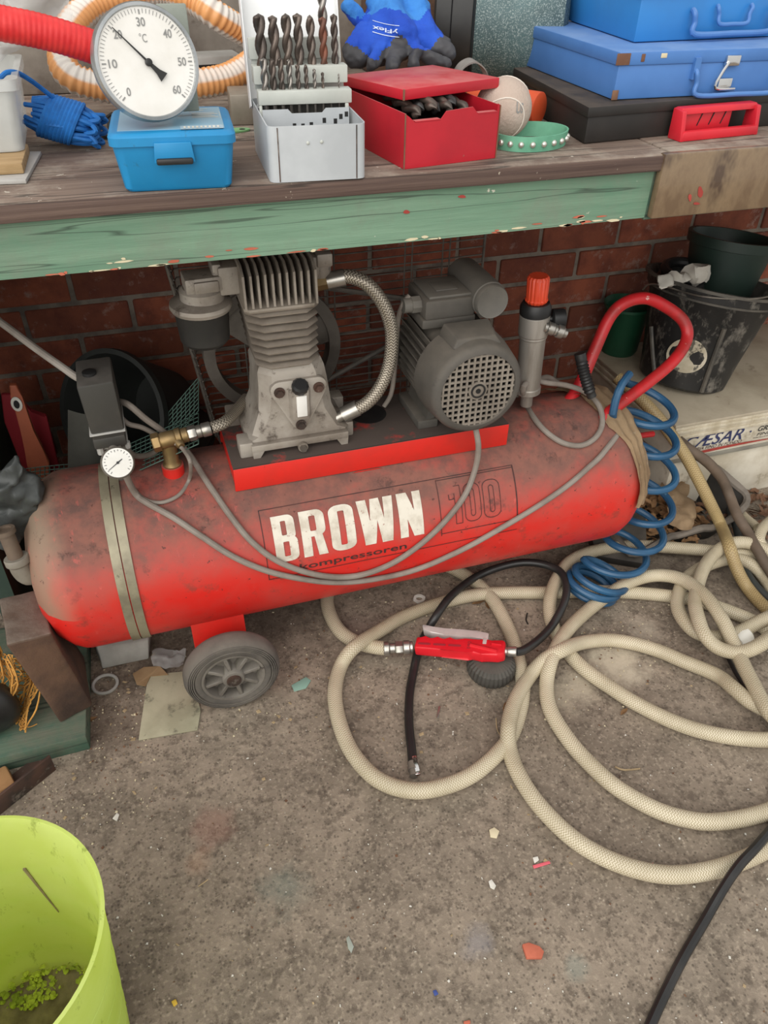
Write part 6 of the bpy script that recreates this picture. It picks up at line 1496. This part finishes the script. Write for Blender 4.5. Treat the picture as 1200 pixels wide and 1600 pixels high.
# coating: finger side dipped black, back of hand blue, cuff pale blue (in the glove's own height)
zb_lo, zb_hi = g(600, 70).z, g(600, 22).z
for f in mb.bm.faces:
    c = f.calc_center_median(); w_ = .012*noise.noise(c*38)+.010*math.sin((c.x-gl0.x)*75+1)
    f.material_index = 2 if c.z < zb_lo+w_ else (1 if c.z > zb_hi+w_*.6 else 0)
gl_o = part('glove_shell', mb, [M['glove_blue'], M['glove_cuff'], M['glove_black']], gv, 180)
dgx = bpy.context.evaluated_depsgraph_get(); dgx.update()
def on_glove(u, v):
    x, y = 612-32*u+6*v, 47+10*u-22*v*0+14*(1-v)-6*u*v; x, y = 618-38*u, 50-14*v+8*(1-u)
    x, y = 582+40*u, 36+16*v+8*u
    d = ray(x, y).normalized(); ok, loc, nr, _ = gl_o.ray_cast(CAM-rootloc(gl_o), d); 
    return (loc+rootloc(gl_o)-d*.0015) if ok else g(x, y)
mb = MB(); add_text(mb, 'yFlex', lambda u, v: on_glove(1-u, v*.55+.1), .02, 3); part('lettering', mb, M['white_print'], gv, flat=True)
mb = MB(); 
for a, b in ((-.30, -.24), (.80, .88)): mb.grid(lambda u, v: on_glove(.0+1.05*u, a+(b-a)*v+.10*math.sin(u*3)), 12, 1)
part('print_flash', mb, M['white_print'], gv, flat=True)
mb = MB(); p = B(640, 112, BZ+.006); mb.box((p.x, 1.36, BZ+.0065), (.19, .12, .012), rotm(.12), .003); mb.jitter(.002, 30); solo('leather_offcut', mb, M['leather'], 'tan leather offcut lying under the work glove', 'leather')
mb = MB(); pts = [at(712, 118, Y=1.30), at(722, 104, Y=1.30), at(738, 97, Y=1.305), at(752, 106, Y=1.30), at(760, 122, Y=1.29)]
rings = [[p+V(0, -.012, 0), p+V(0, .012, .002), p+V(0, .012, .0045), p+V(0, -.012, .0025)] for p in spline(pts, 6)]
mb.loft(rings)
for v in mb.bm.verts: v.co.z = max(v.co.z, BZ+.001)
solo('webbing_strap', mb, M['grey_webbing'], 'grey webbing strap looped behind the red tin lid', 'strap')
# drum with mesh face
dr = thing('mesh_drum', 'black drum covered in pale teal mesh behind the glove', 'drum', (at(750, 115, Z=BZ).x, 1.52, BZ))
p = at(760, 50, Y=1.50); rD = .105; c = V(p.x, 1.50, BZ+rD+.001); ax_ = V(.90, -.42, 0).normalized()
mb = MB(); mb.lathe(c-ax_*.09, ax_, [(rD*.9, 0), (rD, .004), (rD, .06), (rD*1.0, .066), (rD*.96, .07)], 48); part('drum_shell', mb, M['drum_black'], dr)
mb = MB(); mb.lathe(c-ax_*.022, ax_, [(rD*.955, 0), (rD*.965, .03), (rD*.965, .12), (rD*.90, .15), (rD*.6, .16)], 48); part('mesh_cover', mb, M['drum_mesh'], dr)
mb = MB()
for h in (-.024, -.06): mb.lathe(c+ax_*h, ax_, [(rD-.002, -.002), (rD+.0025, 0), (rD-.002, .002)], 48, False, False)
part('drum_ring', mb, M['black'], dr)

# orange and white ribbed hose behind the thermometer
hz_ = BZ+.026
P = [at(400, 60, Y=1.52), at(372, 45, Y=1.50), at(335, 22, Y=1.48), at(300, 0, Y=1.50), at(250, -14, Y=1.52), at(190, -6, Y=1.50), at(140, 12, Y=1.48), at(105, 52, Y=1.44), at(98, 95, Y=1.40), at(112, 120, Y=1.375), at(150, 134, Y=1.37), at(200, 139, Y=1.37), at(250, 137, Y=1.375), at(310, 131, Y=1.38), at(355, 122, Y=1.40), at(390, 102, Y=1.43), at(405, 90, Y=1.47)]
for p in P: p.z = max(p.z, BZ+.024)
mb = MB(); L_ = 0; sp_ = spline(P, 34); mb.tube(sp_, .021, 18, 1, raw=True, rf=lambda l, t: .0205+.0014*math.sin(l*2*PI/.0088)); solo('ribbed_hose', mb, M['tubhose'], 'orange and white ribbed suction hose looped behind the thermometer', 'hose', angle=80)
# red covered hose from the left
P = [at(-60, 20, Y=1.13), at(0, 36, Y=1.13), at(55, 47, Y=1.135), at(110, 62, Y=1.14), at(165, 82, Y=1.15), at(215, 112, Y=1.18)]
mb = MB(); mb.tube(spline(P, 24), .020, 16, 1, raw=True, rf=lambda l, t: .0188+.0003*math.sin(l*2*PI/.006)); solo('red_hose', mb, M['hose_red'], 'red ribbed sleeve hose coming in from the upper left', 'hose', angle=80)
# film bag behind the red hose
def filmfn(u, v): return at(-40+150*u, -8+95*v*(1-.3*u), Y=1.34-.05*v)+V(0, .02*math.sin(u*7+v*3), 0)
crumple('plastic_bag', filmfn, 24, 16, .022, 16, 11, M['film'], 'crumpled clear plastic bag behind the red hose', 'bag', .0006, 50)
# translucent tub at the left edge on two boards
x1 = B(44, 236, BZ+.018)
mb = MB(); q = [B(-230, 298), B(42, 288), B(66, 243), B(-230, 246)]
mb.prism([(p.x, p.y) for p in q], (0, 0, BZ+.0005), (1, 0, 0), (0, 1, 0), .005, .001); mp_ = solo('metal_plate', mb, M['plate_white'], 'pale metal plate lying under the tan board at the left edge', 'plate')
q = [B(-210, 285, BZ+.007), B(38, 270, BZ+.007), B(47, 238, BZ+.007), B(-210, 240, BZ+.007)]
mb = MB(); mb.prism([(p.x, p.y) for p in q], (0, 0, BZ+.0058), (1, 0, 0), (0, 1, 0), .012, .002); solo('tan_board', mb, M['board_tan'], 'small tan board under the translucent tub at the left edge', 'board')
zb = BZ+.0185; xr_ = at(40, 225, Z=zb).x; yf_ = at(40, 232, Z=zb).y-.015
tt = thing('translucent_tub', 'translucent plastic tub with torn rim at the left edge of the bench', 'tub', (xr_-.08, yf_+.1, zb))
mb = MB(); X0 = xr_-.20; htb = .082
def tr(x0, x1, y0, y1, z, c=.012):
    P = []
    for cx, cy, a0 in ((x1-c, y0+c, -90), (x1-c, y1-c, 0), (x0+c, y1-c, 90), (x0+c, y0+c, 180)):
        for k in range(5): a = d2r(a0+90*k/4); P.append(V(cx+c*math.cos(a), cy+c*math.sin(a), z))
    return P
mb.loft([tr(X0, xr_, yf_, yf_+.17, zb+.0005), tr(X0-.006, xr_+.006, yf_-.006, yf_+.176, zb+htb-.014), tr(X0-.012, xr_+.012, yf_-.012, yf_+.182, zb+htb-.012), tr(X0-.012, xr_+.012, yf_-.012, yf_+.182, zb+htb), tr(X0-.004, xr_+.004, yf_-.004, yf_+.174, zb+htb), tr(X0+.001, xr_-.001, yf_+.001, yf_+.169, zb+.002)]); part('tub_shell', mb, M['tub_clear'], tt)
for k in range(3):
    mb = MB(); c = V(xr_-.03-.045*k, yf_+.05+.03*(k % 2), zb+.026); mb.box(c, (.04, .05, .042), rotm(.4*k+.2, .3, .25), .004); mb.jitter(.006, 30, k); solo('paper_scrap', mb, M['white'], ['white folded paper scrap in the translucent tub, nearest its right wall', 'white paper scrap in the middle of the translucent tub', 'white paper scrap deep in the translucent tub at the frame edge'][k], 'paper', 'paper scraps in the tub')
# blue cord bundle
cb0 = B(100, 236); ctr_ = at(98, 190, Y=1.235); ctr_.z = BZ+.034
mb = MB(); A1 = V(.82, -.30, -.22).normalized(); A2 = A1.cross(V(0, 0, 1)).normalized(); A3 = A1.cross(A2)
for k in range(26):
    ph = 2*PI*k/26; off = A2*(.025*math.cos(ph))+A3*(.020*math.sin(ph)); ln = random.uniform(.030, .044)
    q = [ctr_-A1*ln+off*.9, ctr_-A1*ln*.4+off*1.15, ctr_+A1*ln*.4+off*1.15, ctr_+A1*ln+off*.9, ctr_+A1*(ln+.007)+off*.4]
    mb.tube([p+V(random.uniform(-.002, .002), random.uniform(-.002, .002), random.uniform(-.002, .002)) for p in q], .0031, 6, 4)
for k in range(9):
    s = -.022+.005*k; mb.tube([ctr_+A1*(s+.010*math.cos(a+1))+A2*(.031*math.cos(a))+A3*(.026*math.sin(a)) for a in [2*PI*i/14 for i in range(14)]], .0031, 6, 2, closed=True)
for k in range(8):
    ph = 2*PI*k/8; mb.tube([ctr_+A1*.036+A2*(.018*math.cos(ph))+A3*(.018*math.sin(ph)), ctr_+A1*.052+A2*(.024*math.cos(ph+.5))+A3*(.020*math.sin(ph+.5)), ctr_+A1*.037+A2*(.020*math.cos(ph+.9))+A3*(.018*math.sin(ph+.9))], .0031, 6, 5)
mb.ball(ctr_, .022, (1.3, .9, .85), 14)
mb.tube([ctr_-A1*.035+V(0, 0, .012), at(88, 160, Y=1.235), at(62, 136, Y=1.22), at(32, 116, Y=1.20), at(12, 113, Y=1.19), at(0, 122, Y=1.185), at(-20, 140, Y=1.18)], .0031, 8, 6)
for v in mb.bm.verts: v.co.z = max(v.co.z, BZ+.0008)
solo('cord_bundle', mb, M['cord_blue'], 'bundle of bright blue cord tied up on the bench top', 'cord')
# small bits behind
mb = MB(); q0, q1 = B(362, 202), B(412, 200); mb.hexa([B(366, 190), B(410, 203), B(420, 170), B(380, 165), at(362, 165, Z=BZ+.045), at(408, 168, Z=BZ+.045), at(415, 145, Z=BZ+.045), at(378, 146, Z=BZ+.045)], .002)
mb = MB(); c = at(388, 200, Z=BZ); mb.box((c.x+.012, c.y+.05, BZ+.0215), (.06, .07, .042), rotm(-.1), .002); solo('bare_tin', mb, M['tin_bare'], 'small bare metal tin between the blue box and the grey drill tin', 'tin')
mb = MB(); c = B(365, 207); mb.prism([(.03*math.cos(a)*(1 if math.cos(a) > 0 else 1.6), .012*math.sin(a)) for a in [2*PI*i/24 for i in range(24)]], (c.x-.004, c.y+.004, BZ+.0006), (1, .1, 0), (-.1, 1, 0), .0022); gt = solo('green_tag', mb, M['tag_green'], 'small green plastic tag beside the blue box', 'tag')
mb = MB(); mb.lathe((c.x+.014, c.y+.005, BZ+.0026), (0, 0, 1), [(.0045, 0), (.0045, .0004)], 16); part('tag_hole', mb, M['black'], gt)
mb = MB(); mb.tube([B(176, 178, BZ+.02), B(160, 190, BZ+.008), B(154, 204, BZ+.004), B(166, 213, BZ+.004), B(180, 214, BZ+.004)], .003, 8, 6); mb.tube([B(186, 178, BZ+.018), B(172, 188, BZ+.012), B(172, 200, BZ+.006), B(186, 206, BZ+.004)], .003, 8, 6); solo('wire_rope', mb, M['wire_dark'], 'dark twisted wire rope loop behind the blue box', 'wire')
mb = MB(); c = at(320, 92, Y=1.56); mb.box((c.x, 1.57, BZ+.030), (.12, .06, .058), rotm(.1), .003); bx_ = solo('grey_box', mb, M['plate_white'], 'pale grey box under the ribbed hose at the back', 'box')
mb = MB(); mb.box((c.x+.005, 1.5385, BZ+.036), (.05, .002, .022), rotm(.1)); part('box_window', mb, M['black'], bx_)
mb = MB(); c = at(100, 100, Y=1.60); mb.b2((c.x-.22, 1.60, BZ+.0005), (c.x+.12, 1.66, BZ+.17), .004); solo('grey_board', mb, M['render'], 'dull grey board standing at the back of the bench on the left', 'board')
mb = MB(); mb.b2((.52, 1.66, BZ+.0005), (.72, 1.73, BZ+.16), .004); mb.jitter(.002, 20); solo('stone_block', mb, M['block'], 'dark brown rough block at the back behind the glove', 'block')

# ------------------------------------------------------------------ bits lying on the floor
def shard(name, px, h, m, label, cat, jit=0.0):
    mb = MB(); P = [F(x, y, 0) for x, y in px]; mb.prism([(p.x, p.y) for p in P], (0, 0, .0006), (1, 0, 0), (0, 1, 0), h, min(h*.25, .001))
    if jit: mb.jitter(jit, 60); 
    for v in mb.bm.verts: v.co.z = max(v.co.z, .0005)
    return solo(name, mb, m, label, cat)
shard('terracotta_shard', [(815, 1479), (825, 1476), (842, 1482), (849, 1490), (846, 1500), (822, 1500)], .008, M['terracotta'], 'red terracotta shard on the open floor at the lower right', 'shard')
shard('pink_strip', [(832, 1353), (858, 1346), (860, 1350), (834, 1358)], .002, M['pink'], 'pink plastic strip on the floor under the big hose loop', 'strip')
shard('white_chip', [(763, 1378), (768, 1375), (775, 1385), (772, 1391), (766, 1388)], .002, M['white'], 'white chip on the floor below the pink strip', 'chip')
shard('white_chip', [(832, 1341), (840, 1339), (842, 1345), (835, 1350)], .002, M['white'], 'tiny white chip just above the pink strip', 'chip')
shard('cream_chip', [(764, 1298), (772, 1294), (780, 1300), (776, 1311), (766, 1309)], .003, M['cream'], 'cream chip on the floor left of the big hose loop', 'chip')
shard('white_chip', [(176, 1280), (183, 1271), (187, 1274), (183, 1284)], .002, M['white'], 'white sliver on the floor above the lime tub', 'chip')
shard('grey_flake', [(541, 1467), (545, 1463), (553, 1480), (549, 1490), (544, 1483)], .002, M['greychip'], 'grey green flake on the floor at the lower middle', 'flake')
shard('yellow_blob', [(268, 1566), (275, 1562), (278, 1569), (272, 1574)], .003, M['yellow'], 'yellow blob on the floor right of the lime tub', 'blob')
shard('blue_bit', [(676, 1549), (681, 1547), (685, 1554), (679, 1557)], .002, M['blue_dot'], 'small blue bit on the floor at the bottom', 'bit')
shard('red_bit', [(724, 1597), (734, 1595), (735, 1600), (725, 1604)], .003, M['terracotta'], 'small red bit at the bottom edge of the floor', 'bit')
shard('red_bit', [(1014, 1351), (1020, 1349), (1021, 1354), (1015, 1355)], .002, M['pink'], 'tiny red bit beside the big hose loop', 'bit')
shard('clear_film', [(455, 1072), (478, 1058), (486, 1064), (478, 1076), (460, 1081)], .0015, M['teal_film'], 'scrap of pale teal film on the floor right of the wheel', 'film', .002)
shard('metal_pin', [(682, 1122), (685, 1105), (688, 1105), (685, 1124)], .003, M['steel'], 'small bright metal pin on the floor inside the left hose loop', 'pin')
mb = MB(); c = F(655, 937, 0); P = [(.014*math.cos(a), .0125*math.sin(a)) for a in [2*PI*i/6+.3 for i in range(6)]]
ring0 = [V(c.x+.0135*math.cos(2*PI*i/24)*(1+.06*math.cos(6*PI*i/12)), c.y+.0125*math.sin(2*PI*i/24), 0) for i in range(24)]
rin = [V(c.x+.0075*math.cos(2*PI*i/24), c.y+.0068*math.sin(2*PI*i/24), 0) for i in range(24)]
up = lambda L, z: [p+V(0, 0, z) for p in L]
mb.loft([up(rin, .0006), up(ring0, .0006), up(ring0, .005), up(rin, .005), up(rin, .0006)], False, False); solo('white_nut', mb, M['white'], 'white plastic nut on the floor just under the tank', 'nut')
for i, (x, y, a, s, lb) in enumerate(((752, 938, .2, .026, 'dry brown leaf beside the whip hose under the tank'), (762, 944, 1.3, .016, 'small dry leaf touching the larger leaf under the tank'), (792, 1105, .9, .02, 'dry leaf beside the left edge of the big hose loop'), (975, 1112, .4, .012, 'small rusty leaf inside the big hose loop'), (140, 1126, .3, .016, 'small orange brown leaf near the corner of the green board'))):
    c = F(x, y, .002); R = Matrix.Rotation(a, 3, 'Z'); mb = MB()
    P = [(-1, 0, 0), (-.5, .32, .1), (.2, .36, .16), (1, .0, .05), (.2, -.34, .14), (-.5, -.3, .1)]
    v = [mb.bm.verts.new(c+R @ (V(p)*s)) for p in P]; q = mb.bm.verts.new(c+V(0, 0, .0005))
    fs = [mb.face((v[k], v[(k+1) % 6], q)) for k in range(6)]; bmesh.ops.solidify(mb.bm, geom=fs, thickness=.0006)
    for w_ in mb.bm.verts: w_.co.z = max(w_.co.z, .0005)
    solo('dry_leaf', mb, M['leaf'], lb, 'leaf', flat=True)
for pts, lb, r in ((((961, 1198), (975, 1203), (1000, 1201)), 'pale curved twig inside the lower hose loop', .0017), (((430, 966), (405, 985), (408, 1001)), '', 0), (((620, 974), (612, 986), (605, 990)), 'short straw beside the hose above the inflator', .0013), (((775, 1122), (777, 1140), (783, 1150)), 'thin twig beside the dry leaf at the hose loop', .0011), (((310, 1385), (320, 1378), (325, 1374)), 'thin straw on the open floor right of the lime tub', .0011), (((824, 958), (822, 968), (825, 975)), 'black bent wire scrap near the black whip hose', .0016)):
    if not r: continue
    mb = MB(); mb.tube([F(x, y, r+.0008) for x, y in pts], r, 6, 5); solo('twig', mb, M['twig'] if 'black' not in lb else M['gun_black'], lb, 'twig')
def crumbs(name, n, m, label, smin, smax, region, seed, flat_=.5):
    rnd = random.Random(seed); mb = MB()
    for i in range(n):
        x, y = region(rnd); p = F(x, y, 0); s = rnd.uniform(smin, smax)*rnd.random()**.5; a = rnd.uniform(0, 6.28); e = rnd.uniform(.3, 1)
        dx = V(math.cos(a), math.sin(a), 0)*s; dy = V(-math.sin(a), math.cos(a), 0)*s*e; b = [p-dx-dy*.6, p+dx*.7-dy, p+dx+dy*.5, p-dx*.4+dy]
        lo = [mb.bm.verts.new(q+V(0, 0, .0004)) for q in b]; hi = [mb.bm.verts.new(q*.8+p*.2+V(0, 0, .0004+s*flat_)) for q in b]
        mb.face(hi)
        for k in range(4): mb.face((lo[k], lo[(k+1) % 4], hi[(k+1) % 4], hi[k]))
    return solo(name, mb, m, label, 'debris', stuff=True, flat=True)
allf = lambda r: (r.uniform(0, 1200), 900+700*r.random())
def dense(r):
    c = r.choice(((200, 1090, 60, 40), (160, 1150, 40, 50), (640, 960, 120, 60), (980, 980, 60, 40), (700, 1060, 150, 80), (440, 1080, 90, 60), (880, 1000, 120, 60), (120, 1250, 70, 30)))
    return r.gauss(c[0], c[2]), max(r.gauss(c[1], c[3]), 905)
crumbs('floor_crumbs', 420, M['white'], 'scatter of tiny pale crumbs all over the concrete floor', .0008, .0028, allf, 3)
crumbs('floor_crumbs', 520, M['cream'], 'cream chips and sawdust crumbs gathered around tank and hoses', .0008, .003, dense, 5)
crumbs('floor_grit', 600, M['dry_leaf'], 'dark grit and leaf bits strewn over the floor', .0008, .0032, lambda r: dense(r) if r.random() < .6 else allf(r), 8)
crumbs('floor_shavings', 160, M['twig'], 'thin wood shavings strewn over the floor', .002, .006, lambda r: dense(r) if r.random() < .7 else allf(r), 9, .15)
